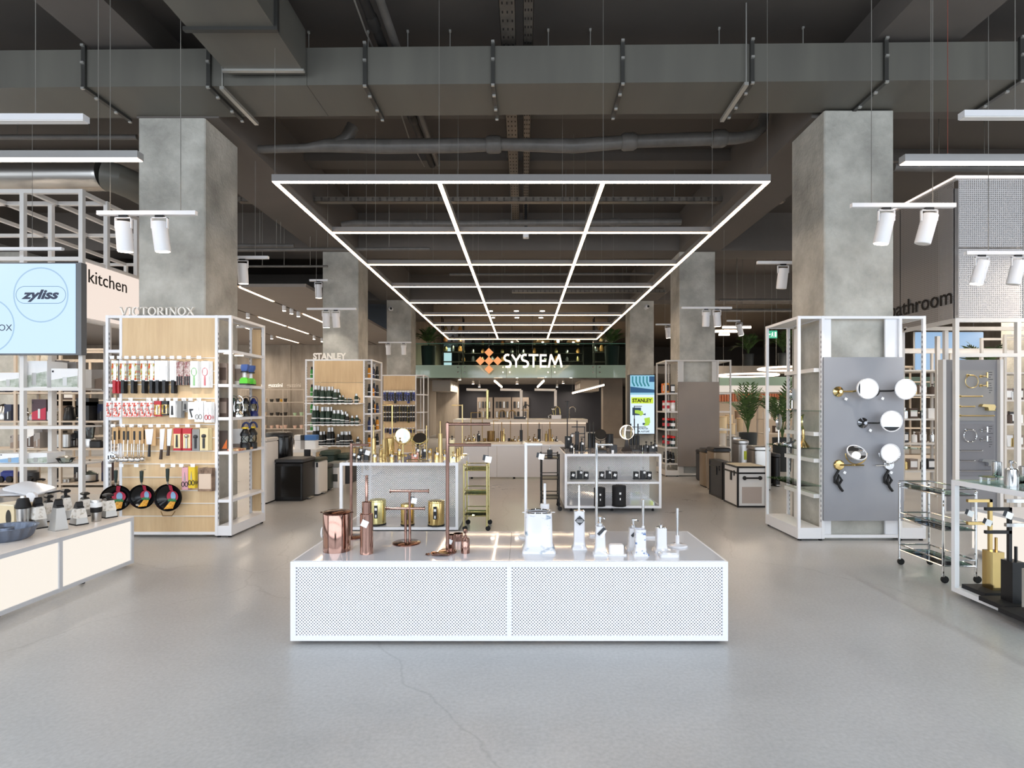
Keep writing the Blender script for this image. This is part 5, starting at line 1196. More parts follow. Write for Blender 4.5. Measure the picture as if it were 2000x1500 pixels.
for py, n, wp, hp, nm in blade3:
    for i in range(n):
        px = 750 + i * 62 / n; h = hp * YT / FPX * (1.25 if (i * 7 + n) % 5 == 0 else 1); wd_ = wp * YT / FPX * .9
        m_ = bluepk if py in (763, 835) and i % 3 != 1 else (darkpk if i % 3 else yellpk)
        t = thing('tool_pack', f'{"blue" if m_ is bluepk else ("dark" if m_ is darkpk else "yellow and dark")} carded tool, {nth(i)} along the {nm} row of the farthest oak rack', 'tool', (X(px + 2, YT), YT - .05, Zh(py, YT)), 0, 'carded tools on the farthest oak rack')
        MB().box(-wd_ / 2, wd_ / 2, -.015, .015, -h, 0).build('card', m_, t, smooth=False); MB().box(-wd_ / 2, wd_ / 2, -.016, -.0152, -h * .16, 0).build('header', paper, t, smooth=False)
        MB().tube([(0, -.02, -h * .35), (0, -.02, -h * .9)], .018, 6).build('tool', black if i % 2 else charcoal, t); MB().tube([(0, .05, -.02), (0, -.03, -.02)], .004, 5).build('peg_hook', wirem, t)
# tableware wall shelves
YW = 19.9
for k, (p0, p1) in enumerate(((486, 558), (560, 594))):
    pass
long_rack('tableware_shelf', 'thin-framed tableware shelving against the concrete wall', X(470, YW), X(594, YW), YW, .4, [Zh(y, YW) for y in (785, 812, 837, 854)], Zh(760, YW), .85, mat('thin_frame', '#a99f94', .5), None, False, .022)
for k, (px, m_, y) in enumerate(((528, paper, 752), (545, paper, 752), (578, mat('grey_sign', '#b3aaa0', .6), 755))):
    s_ = thing('sign_letters', ('leftmost white letters reading guzzini over the tableware shelves', 'clear white letters reading guzzini over the tableware shelves', 'greyish letters reading guzzini at the right end of the shelves')[k], 'sign', (X((486, 524, 560)[k], YW), YW, Zh(759, YW)))
    link('letters', text_mesh('guzzini', .19, .02, m_, bold=.004), s_, rot=(pi / 2, 0, 0), loc=(0, 0, .06))
bowlm = [mat('leaf_bowl', '#9fb89a', .4), mat('sand_bowl', '#cdb9a4', .4), mat('black_bowl', '#2a2826', .4), mat('pink_bowl', '#d2b3a4', .4), mat('amber_bowl', '#b58a35', .4)]
k = 0
for r_, zz in enumerate([Zh(y, YW) for y in (785, 812, 837)]):
    for i, px in enumerate((500, 513, 526, 538, 546, 553, 572, 585)):
        m_ = bowlm[(2, 0, 3)[r_]] if i > 1 else bowlm[1]
        if r_ == 0 and i > 5: continue
        if r_ == 1 and 2 <= i < 6: m_ = bowlm[2]
        if r_ == 0 and i == 4: m_ = bowlm[4]
        t = thing('serving_bowl', f'{ {0: "green", 1: "sand", 2: "black", 3: "pink", 4: "amber"}[bowlm.index(m_)] } serving bowl, {nth(i)} along the {("top", "middle", "lower")[r_]} tableware shelf', 'bowl', (X(px, YW), YW + .18, zz + .001), 0, 'bowls on the tableware shelving')
        cyl('bowl', [(.045, 0), (.07, .1 + .02 * (i % 2)), (.066, .1 + .02 * (i % 2)), (.04, .015)], m_, t, 16); cyl('foot_ring', [(.046, -.0005), (.046, .012)], m_, t, 16)
# ------------------------------------------------------------------ gold goods table (second row, left)
GY, GX0, GX1, GZ = 6.07, X(663, 6.07), X(895, 6.07), .743
perfM = perforated('perforated_white_mid', '#eceef2', 0.026, 0.0062)
gt = perf_table('tall white display table of gold bathroom goods with bins on its lower shelf', GX0, GX1, GY, GY + 1.19, .02, GZ, (perfM, perfB), whitegloss, 'display_table', 'r', w=.03, mid=.56, feet=False)
MB().box(-(GX1 - GX0) / 2 + .03, (GX1 - GX0) / 2 - .03, .02, 1.16, .022, .05).build('lower_shelf', whitegloss, gt, smooth=False)
def onG(px, py, z=GZ + .0022): Y = min((EYE - z) * FPX / (py - HY), 7.15 if px < 1000 else 8.3); return (X(px, Y), Y, z)
gz = GZ + .0022
def Hh(py, p): return Zh(py, p[1]) - p[2]
stick = mat('bin_sticker', '#20242a', .5)
lgold = mat('pale_gold', '#d9cf96', .25, 1.0)
for px, py, rr, yt, m_, lab in ((738, 1024, 15.5, 976, lgold, 'pale gold step bin at the left of the gold bins'), (796, 1025, 13, 984, gold, 'smallest gold step bin between the other two'), (852, 1026, 16, 978, gold, 'bright gold step bin at the right of the gold bins')):
    p = onG(px, py, .052); step_bin(lab, m_, rr * p[1] / FPX, Hh(yt, p), p, label_m=stick)
blackgold = black
def sd(lab, px, py, yt, m_, rw, pump=None, sq=False, tg=True):
    p = onG(px, py); h = Hh(yt, p); return soap_dispenser(lab, m_, max(.04, h - .05), rw * p[1] / FPX, pump or gold, sq, p, tagged=tg)
def tb(lab, px, py, yt, m_, rw, tg=False):
    p = onG(px, py); return tumbler(lab, m_, Hh(yt, p), rw * p[1] / FPX, p, tagged=tg)
def brush(lab, px, py, yc, yt, m_, rw, collar=False):
    p = onG(px, py); return toilet_brush(lab, m_, Hh(yc, p), rw * p[1] / FPX, Hh(yt, p) - Hh(yc, p), p, collar=collar)
sd('black soap dispenser with gold foot at the left corner of the gold table', 692, 897, 876, black, 3.2)
sd('tall black and gold dispenser behind the left corner of the gold table', 705, 889, 868, black, 4, sq=True)
tb('small black tumbler with white tag at the left of the gold table', 702, 899, 886, black, 4, True)
t = thing('soap_box', 'dark box with a big white tag near the left corner of the gold table', 'box', onG(716, 898)); MB().rbox(-.03, .03, -.03, .03, 0, .07, .006).build('box_body', black, t); card(t, (.02, -.034, .12), .055, .5, 0)
brush('tall slim gold toilet brush with long handle, left one on the gold table', 730, 890, 856, 830, goldm, 4.2)
sd('gold dispenser with a white label at the front left of the gold table', 732, 900, 878, goldm, 4)
tb('pair of gold tumblers front one on the gold table', 750, 901, 886, gold, 4.2); tb('slim gold tumbler behind the front gold tumblers', 744, 893, 878, gold, 3.4)
sd('gold bottle with clear neck beside the gold tumblers', 744, 889, 868, goldm, 3.6)
brush('gold brush with thin rod beside the gold bucket', 750, 884, 858, 828, goldm, 3.6)
p = onG(762, 891); t = thing('waste_bin', 'polished gold bucket bin standing on the gold table', 'bin', p); h = Hh(856, p); cyl('body', [(.048, 0), (.05, .01), (.05, h), (.046, h), (.045, .02)], gold, t, 28); MB().ring((0, 0, h), .05, .003, 28, 6, 'z').build('rim', gold, t)
p = onG(766, 882); towel_stand('tall gold paper-roll stand with one arm to the left, behind the mirror', gold, Hh(791, p), [(Hh(791.5, p), -.125, 0)], .008, .06, p)
sd('gold dispenser with a white tag in front of the gold bucket', 765, 898, 878, gold, 5)
def stand_mirror(lab, px, py, cy, rpx, m_, face, tilt=0, yaw=0, ry=1.0):
    p = onG(px, py); t = thing('stand_mirror', lab, 'mirror', p, yaw); zc = Hh(cy, p); r = rpx * p[1] / FPX
    cyl('base', [(.055, 0), (.05, .01), (.012, .018)], m_, t, 24); MB().tube([(0, 0, .016), (0, 0, zc - r - .014)], .008, 10).build('stem', m_, t)
    MB().ring((0, 0, zc), r + .014, .005, 24, 6, 'y', pi, 2 * pi).build('yoke', m_, t)
    o = MB().lathe([(r * .98, -.012), (r, -.009), (r, .009), (r * .98, .012)], 32, axis='y').build('mirror_rim', m_, t, loc=(0, 0, zc), rot=(tilt, 0, 0))
    MB().lathe([(r * .93, -.0145), (r * .93, -.0125)], 32, axis='y').build('mirror_glass', face, o); return t
stand_mirror('round gold standing mirror reflecting the bright shop front', 787, 890, 851, 15, lgold, mirror, .05)
stand_mirror('round gold standing mirror tilted back and looking dark', 820, 892, 857, 14, lgold, mirror, -.75)
sd('blue-labelled gold dispenser between the mirrors', 780, 890, 868, gold, 4, tg=True); sd('rose labelled dispenser in front of the tilted mirror', 810, 897, 878, noisy('rose_label', '#e8c2b0', '#c7664f', 30, 3, (.3, .4)), 5.5, gold, True); sd('tall rose bottle with dark cap under the tilted mirror', 816, 893, 868, rose, 4, black)
sd('black and gold dispenser right of the tilted mirror', 829, 893, 868, black, 4.4, gold, True); tb('gold tumbler beside the black and gold dispenser', 840, 890, 876, gold, 4, True)
p = onG(815, 900); t = thing('towel_stand', 'low gold rod stand with one upright at the front of the gold table', 'towel stand', p); q_ = p[1] / FPX
MB().tube([(-20 * q_, 0, .012), (18 * q_, 0, .012)], .006, 8).tube([(-20 * q_, 0, .004), (-20 * q_, .1, .004)], .004, 6).build('foot_bar', gold, t); MB().tube([(18 * q_, 0, .01), (18 * q_, 0, Hh(831, p))], .005, 8).build('upright', gold, t)
p = onG(806, 880); towel_stand('short gold stand whose arm shows between the two mirrors', gold, Hh(838, p), [(Hh(838.5, p), -.08, .02)], .006, .05, p)
sd('tall gold dispenser with tag right of centre on the gold table', 853, 897, 874, gold, 5.5); sd('gold dispenser with tag near the right end of the gold table', 868, 895, 878, gold, 4.5)
brush('tallest matt gold toilet brush near the right end of the gold table', 860, 888, 847, 823, goldm, 4.2)
sd('cream bottle with black cap at the right end of the gold table', 883, 884, 851, mat('cream_ceramic', '#eadfb4', .3), 4.5, black, True, False)
sd('pale gold square dispenser with tag at the right front corner', 885, 899, 882, lgold, 5.5, gold, True); tb('gold tumbler at the right edge of the gold table', 894, 893, 876, gold, 3.2); tb('slim gold tumbler behind the right edge tumbler', 898, 890, 874, gold, 2.6)
p = onG(903, 889); towel_stand('gold paper-roll stand with an arm to the left at the table back corner', goldm, Hh(791, p), [(Hh(791.5, p), -.13, 0)], .008, .06, p)
# small trolleys
def trolley(lab, px0, px1, py_top, py_bot, depth, m_, shelves, gl, wheels=True, name='trolley', rz=0, Y=None, knobs=True):
    Y = Y or EYE * FPX / (py_bot - HY); x0, x1 = X(px0, Y), X(px1, Y); w2 = (x1 - x0) / 2; h = Zh(py_top, Y)
    t = thing(name, lab, 'trolley', ((x0 + x1) / 2, Y, 0), rz)
    for x in (-w2, w2):
        for y in (0, depth):
            MB().tube([(x, y, .055), (x, y, h)], .0095, 8).ball((x, y, h), .012, 8, 5).build('post', m_, t)
            if wheels:
                o = MB().tube([(x, y, .05), (x, y, .065)], .012, 8).build('caster_stem', m_, t); MB().lathe([(.026, -.01), (.028, -.006), (.028, .006), (.026, .01)], 14, (x + .012, y, .0285), 'y').build('wheel', rubber, o)
    for py in shelves:
        z = Zh(py, Y); b = MB()
        for dz in (.0, .045):
            b.tube([(-w2, 0, z + dz), (w2, 0, z + dz)], .006, 6).tube([(-w2, depth, z + dz), (w2, depth, z + dz)], .006, 6).tube([(-w2, 0, z + dz), (-w2, depth, z + dz)], .006, 6).tube([(w2, 0, z + dz), (w2, depth, z + dz)], .006, 6)
        o = b.build('shelf_rail', m_, t); MB().box(-w2 + .008, w2 - .008, .008, depth - .008, z - .004, z + .004).build('shelf_plate', gl, o, smooth=False)
    return t
trolley('narrow three-tier gold trolley with glass shelves beside the gold table', 906, 951, 908, 1037, .34, lgold, (919, 966, 1008), glassgreen)
bt = trolley('narrow three-tier black trolley beside the black goods table', 1058, 1092, 888, 998, .34, black, (896, 936, 974), black)
# ------------------------------------------------------------------ black goods table (second row, right)
BY, BX0, BX1 = 7.2, X(1103, 7.2), X(1292, 7.2)
kt = perf_table('white display table of black bathroom goods with perforated back', BX0, BX1, BY, BY + 1.21, .05, GZ, (perfM, perfB), whitegloss, 'display_table', 'l', w=.03, mid=.6)
zsB = Zh(941, BY); MB().box(-.59, .59, .02, .6, zsB - .02, zsB).build('middle_shelf', white, kt, smooth=False); MB().box(-.59, .59, .02, 1.18, .052, .08).build('lower_shelf', whitegloss, kt, smooth=False); MB().box(-.59, .59, 0, .03, zsB - .026, zsB + .0).build('shelf_edge', white, kt, smooth=False)
for px, w_, yt, lab in ((1171, 11, 953, 'smaller matt black step bin on the lower shelf'), (1209, 13.5, 949, 'larger matt black step bin on the lower shelf')):
    p = onG(px, 988, .082); step_bin(lab, blackmatt, w_ * p[1] / FPX, Hh(yt, p), p, label_m=blackmatt)
def set3(px, side):
    z = zsB + .001; Y = BY + .16
    tr_ = thing('tray', f'small black tray with feet, {side} on the middle shelf of the black goods table', 'tray', (X(px, Y), Y, z)); MB().rbox(-.12, .12, -.045, .045, .014, .022, .01).build('plate', black, tr_)
    for a in (-.1, .1): MB().lathe([(.01, 0), (.01, .014)], 8, (a, 0, 0)).build('foot', steel, tr_)
    for k, (dx_, kind) in enumerate(((-.08, 'c'), (0.01, 'd'), (.09, 'h'))):
        p = (X(px, Y) + dx_, Y, z + .023); n_ = ('square black tumbler', 'square black soap dispenser with steel pump', 'black soap holder with a cut-out')[k] + f' on the {side} tray'
        if kind == 'd': soap_dispenser(n_, black, .1, .034, chrome, True, p)
        else:
            t = thing('tumbler' if kind == 'c' else 'soap_holder', n_, 'tumbler' if kind == 'c' else 'soap holder', p); MB().rbox(-.032, .032, -.032, .032, 0, .088, .006).build('body', black, t); card(t, (0, -.035, .07), .034, .5, 0)
            if kind == 'h': MB().lathe([(.02, 0), (.02, .004)], 14, (.01, -.034, .05), 'y').build('cutout', charcoal, t)
set3(1131, 'left'); set3(1187, 'middle'); set3(1254, 'right')
gz2 = GZ + .0022
def bl(f, *a, **k): return f(*a, **k)
tb('black glass tumbler at the left front of the black goods table', 1116, 882, 866, black, 4.5, True); tb('slim black tumbler beside it on the black goods table', 1125, 880, 868, black, 4)
brush('tall square-looking black toilet brush, left on the black goods table', 1127, 876, 843, 822, charcoal, 4, False)
p = onG(1108, 876); towel_stand('very tall black pole stand at the left end of the black goods table', black, Hh(783, p), [(Hh(784, p), -.04, .03)], .008, .06, p)
t = thing('box_holder', 'black paper holder box at the back left of the black goods table', 'holder', onG(1110, 874)); MB().rbox(-.05, .05, -.05, .05, 0, .17, .008).build('box_body', black, t); card(t, (0, -.053, .15), .03, .5, 0)
sd('black bottle with a white diamond tag on the black goods table', 1136, 881, 856, black, 4.5, black)
p = onG(1142, 880); t = thing('towel_stand', 'square black double-arm towel stand with a tag on the black goods table', 'towel stand', p); a_ = p[1] / FPX
MB().box(-.006, .006, -.006, .006, .01, Hh(833, p)).build('pole', black, t, smooth=False); MB().box(-.14, .04, -.07, .07, 0, .012).build('base', black, t, smooth=False)
for z, x0 in ((Hh(833, p), -.18), (Hh(846, p), -.18), (Hh(853, p), -.06)): MB().box(x0, .006, -.006, .006, z - .012, z).build('arm', black, t, smooth=False)
card(t, (-.17, 0, Hh(848, p)), .03, .5, .0)
for k, px in enumerate((1152, 1159)): brush(f'round black toilet brush, {("left", "right")[k]} one of the pair behind the round mirror', px, 875 - k, 846 + k * .5, 825, black, 4, False)
stand_mirror('round black-stemmed mirror showing a dark reflection on the black goods table', 1173, 878, 848, 11, black, mirror, -.6)
p = onG(1190, 875); t = thing('waste_bin', 'black ribbed bucket bin behind the chrome stand arm', 'bin', p); h = Hh(848, p); cyl('body', [(.058, 0), (.06, .02), (.06, h), (.056, h), (.054, .03)], black, t, 24); MB().ring((0, 0, h), .06, .003, 24, 6, 'z').build('rim', black, t)
t = thing('tissue_box', 'square black box with tag in the middle of the black goods table', 'box', onG(1198, 883)); MB().rbox(-.045, .045, -.045, .045, 0, .1, .008).build('box_body', charcoal, t); MB().box(-.03, .0, -.047, -.0455, .0, .03).build('price_card', paper, t, smooth=False)
t = thing('soap_dish', 'low black soap dish with tag beside the square black box', 'soap dish', onG(1176, 883)); MB().rbox(-.06, .06, -.035, .035, 0, .03, .01).build('dish', black, t); card(t, (0, -.038, .1), .03, .5, 0)
t = thing('lighted_mirror', 'round mirror with a lit ring on a dark foot, right on the black goods table', 'mirror', onG(1224, 881)); p = t.location
zc = Hh(844, p); r = 14 * p[1] / FPX
MB().loft([[(-.07, -.05, 0), (.07, -.05, 0), (.07, .05, 0), (-.07, .05, 0)], [(-.03, -.02, .06), (.03, -.02, .06), (.03, .02, .06), (-.03, .02, .06)], [(-.016, -.012, zc - r), (.016, -.012, zc - r), (.016, .012, zc - r), (-.016, .012, zc - r)]]).build('foot', mat('dark_umber', '#2b2422', .4), t)
MB().lathe([(r, -.01), (r, .01)], 32, axis='y').build('mirror_glass', mirror, t, loc=(0, 0, zc), rot=(-.05, 0, -.75)); MB().ring((0, -.012, zc), r * .95, .008, 32, 6, 'y').build('light_ring', mat('mirror_ring', '#f4e8d8', .4, emit=1.5), t)
for k, px in enumerate((1232, 1239, 1246)): brush(f'tall black toilet brush, {nth(k)} of three right of the lit mirror', px, 876, 852 - k, 828 - (k == 1) * 10, black, 3.2, False)
p = onG(1239, 873); towel_stand('thin tall black stand in front of the tool advert screen', black, Hh(793, p), [(Hh(793.5, p), 0, .11), (Hh(834, p), -.06, .17)], .006, .05, p)
t = thing('dish_rack', 'black ribbed tray under the lit mirror on the black goods table', 'tray', onG(1240, 880)); MB().rbox(-.1, .1, -.04, .04, 0, .02, .01).build('tray', black, t)
for k in range(9): MB().box(-.09 + k * .022, -.082 + k * .022, -.035, .035, .02, .075).build('fin', black, t, smooth=False)
for k, (px, py, yt) in enumerate(((1262, 881, 868), (1272, 882, 869))): sd(f'square black dispenser with tag, {("left", "right")[k]} of two at the black table front', px, py, yt - 6, black, 5.5, black, True)
sd('black bottle with tall neck at the right corner of the black goods table', 1279, 882, 860, black, 5, black)
soap_dispenser('black square soap dispenser with chrome pump standing on the black trolley', black, .1, .035, chrome, True, (bt.location.x, bt.location.y + .16, Zh(896, 7.28) + .006), tagged=False)
# ------------------------------------------------------------------ far white table of brass goods
DY = 10.45; DX0, DX1, DZ = X(905, DY), X(1103, DY), Zh(868, DY)
dtb = thing('display_table', 'long white closed display table of brass goods in front of the kitchen island', 'display table', ((DX0 + DX1) / 2, DY, 0)); w2 = (DX1 - DX0) / 2
MB().box(-w2, w2, 0, 1.1, DZ - .03, DZ).build('top', white, dtb, smooth=False)
for a, b in ((-w2, -.32), (-.316, w2)): MB().box(a + .002, b - .002, .012, .03, .04, DZ - .032).build('front_panel', mat('front_grey_white', '#d9d6d6', .3), dtb, smooth=False)
MB().box(-w2 + .004, -w2 + .02, .03, 1.08, .04, DZ - .03).box(w2 - .02, w2 - .004, .03, 1.08, .04, DZ - .03).build('side_panels', white, dtb, smooth=False, kind='stuff')
for x in (-w2 + .15, 0, w2 - .1): MB().lathe([(.02, 0), (.02, .04)], 10, (x, .1, 0)).build('foot', rubber, dtb)
br2 = mat('antique_brass', '#9b8352', .3, 1.0)
far = [(909, 'd', 864, 852), (916, 'd', 864, 850), (926, 'd', 864, 848), (935, 'd', 863, 842), (947, 't', 864, 856), (959, 'w', 863, 842), (954, 't', 865, 856), (963, 'd', 864, 850), (972, 't', 864, 856), (980, 'b', 864, 842, 825), (984, 'b', 864, 848, 836), (995, 't', 864, 856), (1001, 't', 865, 858), (1005, 'd', 865, 852), (1013, 'd', 864, 854), (1018, 'b', 862, 840, 828), (1034, 'd', 864, 852), (1044, 'd', 863, 848), (1051, 'd', 864, 854), (1053, 'b', 863, 838, 826), (1067, 'b', 863, 847, 842), (1074, 'b', 863, 838, 824), (1079, 'd', 865, 849), (1087, 'd', 864, 854)]
zf = DZ + .001
for i, it in enumerate(far):
    px, kd, py = it[:3]; Y = min((EYE - zf) * FPX / (py - HY - 5.5), DY + .9); Y = max(Y, DY + .1); p = (X(px, Y), Y, zf); m_ = (br2, bronze, gold, black)[(i * 5) % 4] if kd != 'w' else bronze
    c_ = {br2: 'brass', bronze: 'bronze', gold: 'gold', black: 'black'}[m_]
    if kd == 'd': soap_dispenser(f'{c_} soap dispenser, {nth(i) if i < 20 else "last but " + str(24 - i)} item along the far white table', m_, max(.05, Hh(it[3], p) - .05), .034, m_, False, p)
    elif kd == 't': tumbler(f'{c_} tumbler, {nth(i) if i < 20 else "last"} item along the far white table', m_, Hh(it[3], p), .03, p)
    elif kd == 'w':
        t = thing('waste_bin', 'bronze bucket bin on the far white table', 'bin', p); cyl('body', [(.075, 0), (.078, .01), (.078, Hh(842, p)), (.07, Hh(842, p)), (.068, .03)], bronze, t, 22); MB().ring((0, 0, Hh(842, p)), .078, .004, 22, 6, 'z').build('rim', bronze, t)
    else: toilet_brush(f'{c_} toilet brush with a long rod, {nth(i) if i < 20 else "near the right end"} {"item" if i < 20 else str(i - 19) if False else ""} of the far white table'.replace('  ', ' '), m_, Hh(it[3], p), .03, Hh(it[4], p) - Hh(it[3], p), p, collar=False)
for k, (px, yt, arms, m_) in enumerate(((920, 806, [(806, 0, .21), (818, 0, .2)], br2), (942, 806, [], br2), (964, 822, [(822, -.02, .1)], br2), (997, 822, [], bronze), (1031, 800, [(801, -.13, 0)], br2), (1104, 815, [(815, -.05, 0)], chrome))):
    Y = DY + .85; p = (X(px, Y), Y, zf)
    if px < DX1 * FPX / Y + VX - 3: towel_stand(f'thin metal towel stand, {nth(k)} along the back of the far white table', m_, Hh(yt, p), [(Hh(a, p), b, c) for a, b, c in arms], .007, .06, p)
# ------------------------------------------------------------------ kitchen island with taps
IY = 15.6; ix0, ix1, iz = X(885, IY), X(1148, IY), Zh(819, IY)
isl = thing('kitchen_island', 'long pale kitchen island with sinks under the mezzanine', 'kitchen island', ((ix0 + ix1) / 2, IY, 0)); w2 = (ix1 - ix0) / 2
MB().box(-w2, w2, 0, 1.3, iz - .09, iz).build('worktop', mat('pale_worktop', '#cfc8c0', .35), isl, smooth=False)
for k in range(3): MB().box(-w2 + .04 + k * (2 * w2 - .08) / 3 + .004, -w2 + .04 + (k + 1) * (2 * w2 - .08) / 3 - .004, .05, .08, .02, iz - .1).build('front_panel', mat('pale_front', '#bdb3aa', .4), isl, smooth=False)
MB().box(-w2 + .04, w2 - .04, .08, 1.2, 0, iz - .1).build('carcass', mat('pale_front', '#bdb3aa', .4), isl, smooth=False)
MB().box(-w2 + .05, w2 - .05, .03, .045, iz - .115, iz - .095).build('lamp_strip', mat('island_strip', '#ffe2c4', .5, emit=1.4), isl, smooth=False)
def tap(lab, px, m_, h=.3, Y=IY + .7, big=False):
    t = thing('tap', lab, 'tap', (X(px, Y), Y, iz + .001)); MB().tube([(0, 0, 0), (0, 0, h * .75)] + [(.09 - .09 * cos(a), 0, h * .75 + .09 * sin(a)) for a in [pi * j / 6 for j in range(1, 7)]] + [(.18, 0, h * .55)], .014, 8).build('spout', m_, t); MB().tube([(0, 0, .06), (0, -.08, .1)], .01, 6).build('lever', m_, t); cyl('base', [(.03, 0), (.025, .02)], m_, t, 14); return t
tap('brass tap at the left of the island', 975, br2, .2); tap('pale brass tap near the middle of the island', 994, br2, .2); tap('dark tap beside the black sink of the island', 1022, charcoal, .42); tap('steel tap at the right end of the island', 1112, chrome, .35)
t = thing('sink', 'black block sink standing on the island', 'sink', (X(1015, IY + .4), IY + .4, iz + .001)); MB().box(-.17, .17, 0, .4, 0, .065).build('bowl', black, t, smooth=False)
t = thing('bath_filler', 'large brass and white bath mixer with curved hoses on the island', 'tap', (X(1085, IY + .5), IY + .5, iz + .001))
MB().rbox(-.12, .16, -.06, .06, 0, .11, .02).build('block', ceramic, t); MB().ring((-.14, 0, .06), .06, .012, 18, 6, 'y').build('ring', chrome, t); MB().tube([(0, 0, .1), (0, 0, .3), (.05, 0, .36), (.12, 0, .3), (.13, 0, .12)], .014, 8).tube([(-.05, 0, .11), (-.08, 0, .22), (-.02, 0, .3)], .012, 8).build('hose', lgold, t); MB().ball((-.06, -.01, .27), .05, 12, 8, .7).build('shower_head', chrome, t)
for k, px in enumerate((952, 1018, 1085)):
    t = thing('extractor_column', f'pale pipe column from the ceiling down to the island, {nth(k)} of three', 'pipe', (X(px, IY + .5), IY + .5, iz + .36 * (k == 2) + .003)); MB().tube([(0, 0, 0), (0, 0, Zh(762, IY + .5) - iz - .36 * (k == 2) - .003)], .04, 12).build('pipe', lgold if k == 0 else offwhite, t); MB().tube([(0, 0, Zh(762, IY + .5) - iz - .36 * (k == 2) - .003), (-.6, 0, Zh(761, IY + .5) - iz - .36 * (k == 2) - .003)], .035, 12).build('top_run', offwhite, t)
# ------------------------------------------------------------------ mezzanine
MY = 20.0; mx0, mx1 = -4.4, 16.0; mz0, mz1 = Zh(738, MY), Zh(713, MY)
mezz = struct('floor_mezzanine', MB().box(mx0, mx1, MY + .1, 35, mz1 - .3, mz1 - .02), noisy('mezz_slab', '#6c655e', '#7a726a', 1.5, 3))
fb = thing('glass_balustrade', 'green glass balustrade and fascia along the mezzanine edge', 'balustrade', (0, MY, 0))
gg = mat('fascia_glass', '#a3bcae', .08, coat=.5)
gxs = [-4.2, -2.2, -.6, 1.0, 2.6, 3.75]
for a, b in zip(gxs, gxs[1:]):
    MB().box(a + .006, b - .006, 0.02, .05, mz0, mz1).build('fascia_panel', gg, fb, smooth=False)
    MB().box(a + .006, b - .006, .0, .018, mz1 + .004, mz1 + .75).build('glass_pane', glassgreen, fb, smooth=False)
    for x in (a + .12, b - .12):
        for z in (mz0 + .2, mz0 + .38): MB().lathe([(.028, -.012), (.028, .0)], 10, (x, -.004, z), 'y').build('glass_clamp', chrome, fb)
MB().box(-4.2, 3.75, -.004, .022, mz1 + .75, mz1 + .775).build('hand_rail', glassedge, fb, smooth=False)
sg = thing('shop_sign', 'big sign with five orange diamonds and white letters reading SYSTEM', 'sign', (X(930, MY - .4), MY - .4, Zh(713, MY)))
ora = mat('sign_orange', '#f0a065', .4, emit=1); k_ = (MY - .4) / FPX
for cx, cy in ((955, 690), (938, 706.5), (955, 706.5), (972, 706.5), (955, 723)):
    u, v, e = (cx - 930) * k_, (713 - cy) * k_, 8.7 * k_
    MB().prism([(u - e, v), (u, v - e), (u + e, v), (u, v + e)], -.03, .03).build('diamond', ora, sg, smooth=False)
sysm = mat('sign_letter_lit', '#fff3e2', .4, emit=1.6)
def stroke(mb, pts, w_):
    for a, b in zip(pts, pts[1:]):
        d = Vector((b[0] - a[0], b[1] - a[1])); n = Vector((-d.y, d.x)).normalized() * w_ / 2; d = d.normalized() * w_ * .15
        mb.prism([(a[0] + n.x - d.x, a[1] + n.y - d.y), (b[0] + n.x + d.x, b[1] + n.y + d.y), (b[0] - n.x + d.x, b[1] - n.y + d.y), (a[0] - n.x - d.x, a[1] - n.y - d.y)], -.03, .03)
Lh = 24 * k_; y0_ = (713 - 718.5) * k_; lw = 3.6 * k_
G = lambda px, v: ((px - 930) * k_, y0_ + v * Lh)
def letter(strokes):
    mb = MB()
    for s_ in strokes: stroke(mb, s_, lw)
    mb.build('letter', sysm, sg, smooth=False)
def Spts(x0):
    P = []
    for a in range(60, 271, 30): P.append(G(x0 + 7 + 6 * cos(radians(a)), .75 + .25 * sin(radians(a)) * 1.0))
    for a in range(90, -121, -30): P.append(G(x0 + 7 + 6.6 * cos(radians(a)), .25 + .25 * sin(radians(a))))
    return P
letter([Spts(984)]); letter([[G(1000, 1), G(1008, .5), G(1008, 0)], [G(1016, 1), G(1008, .5)]]); letter([Spts(1018)])
letter([[G(1033, .97), G(1051, .97)], [G(1042, 1), G(1042, 0)]]); letter([[G(1056, 1), G(1056, 0)], [G(1055, .96), G(1067, .96)], [G(1055, .5), G(1066, .5)], [G(1055, .04), G(1067, .04)]]); letter([[G(1072, 0), G(1076, 1), G(1084, .2), G(1092, 1), G(1097, 0)]])
for cx in (955, 1040): MB().tube([((cx - 930) * k_, 0, (713 - 684) * k_), ((cx - 930) * k_, 0, Zh(560, MY) - Zh(713, MY))], .006, 5).build('suspension_wire', wirem, sg)
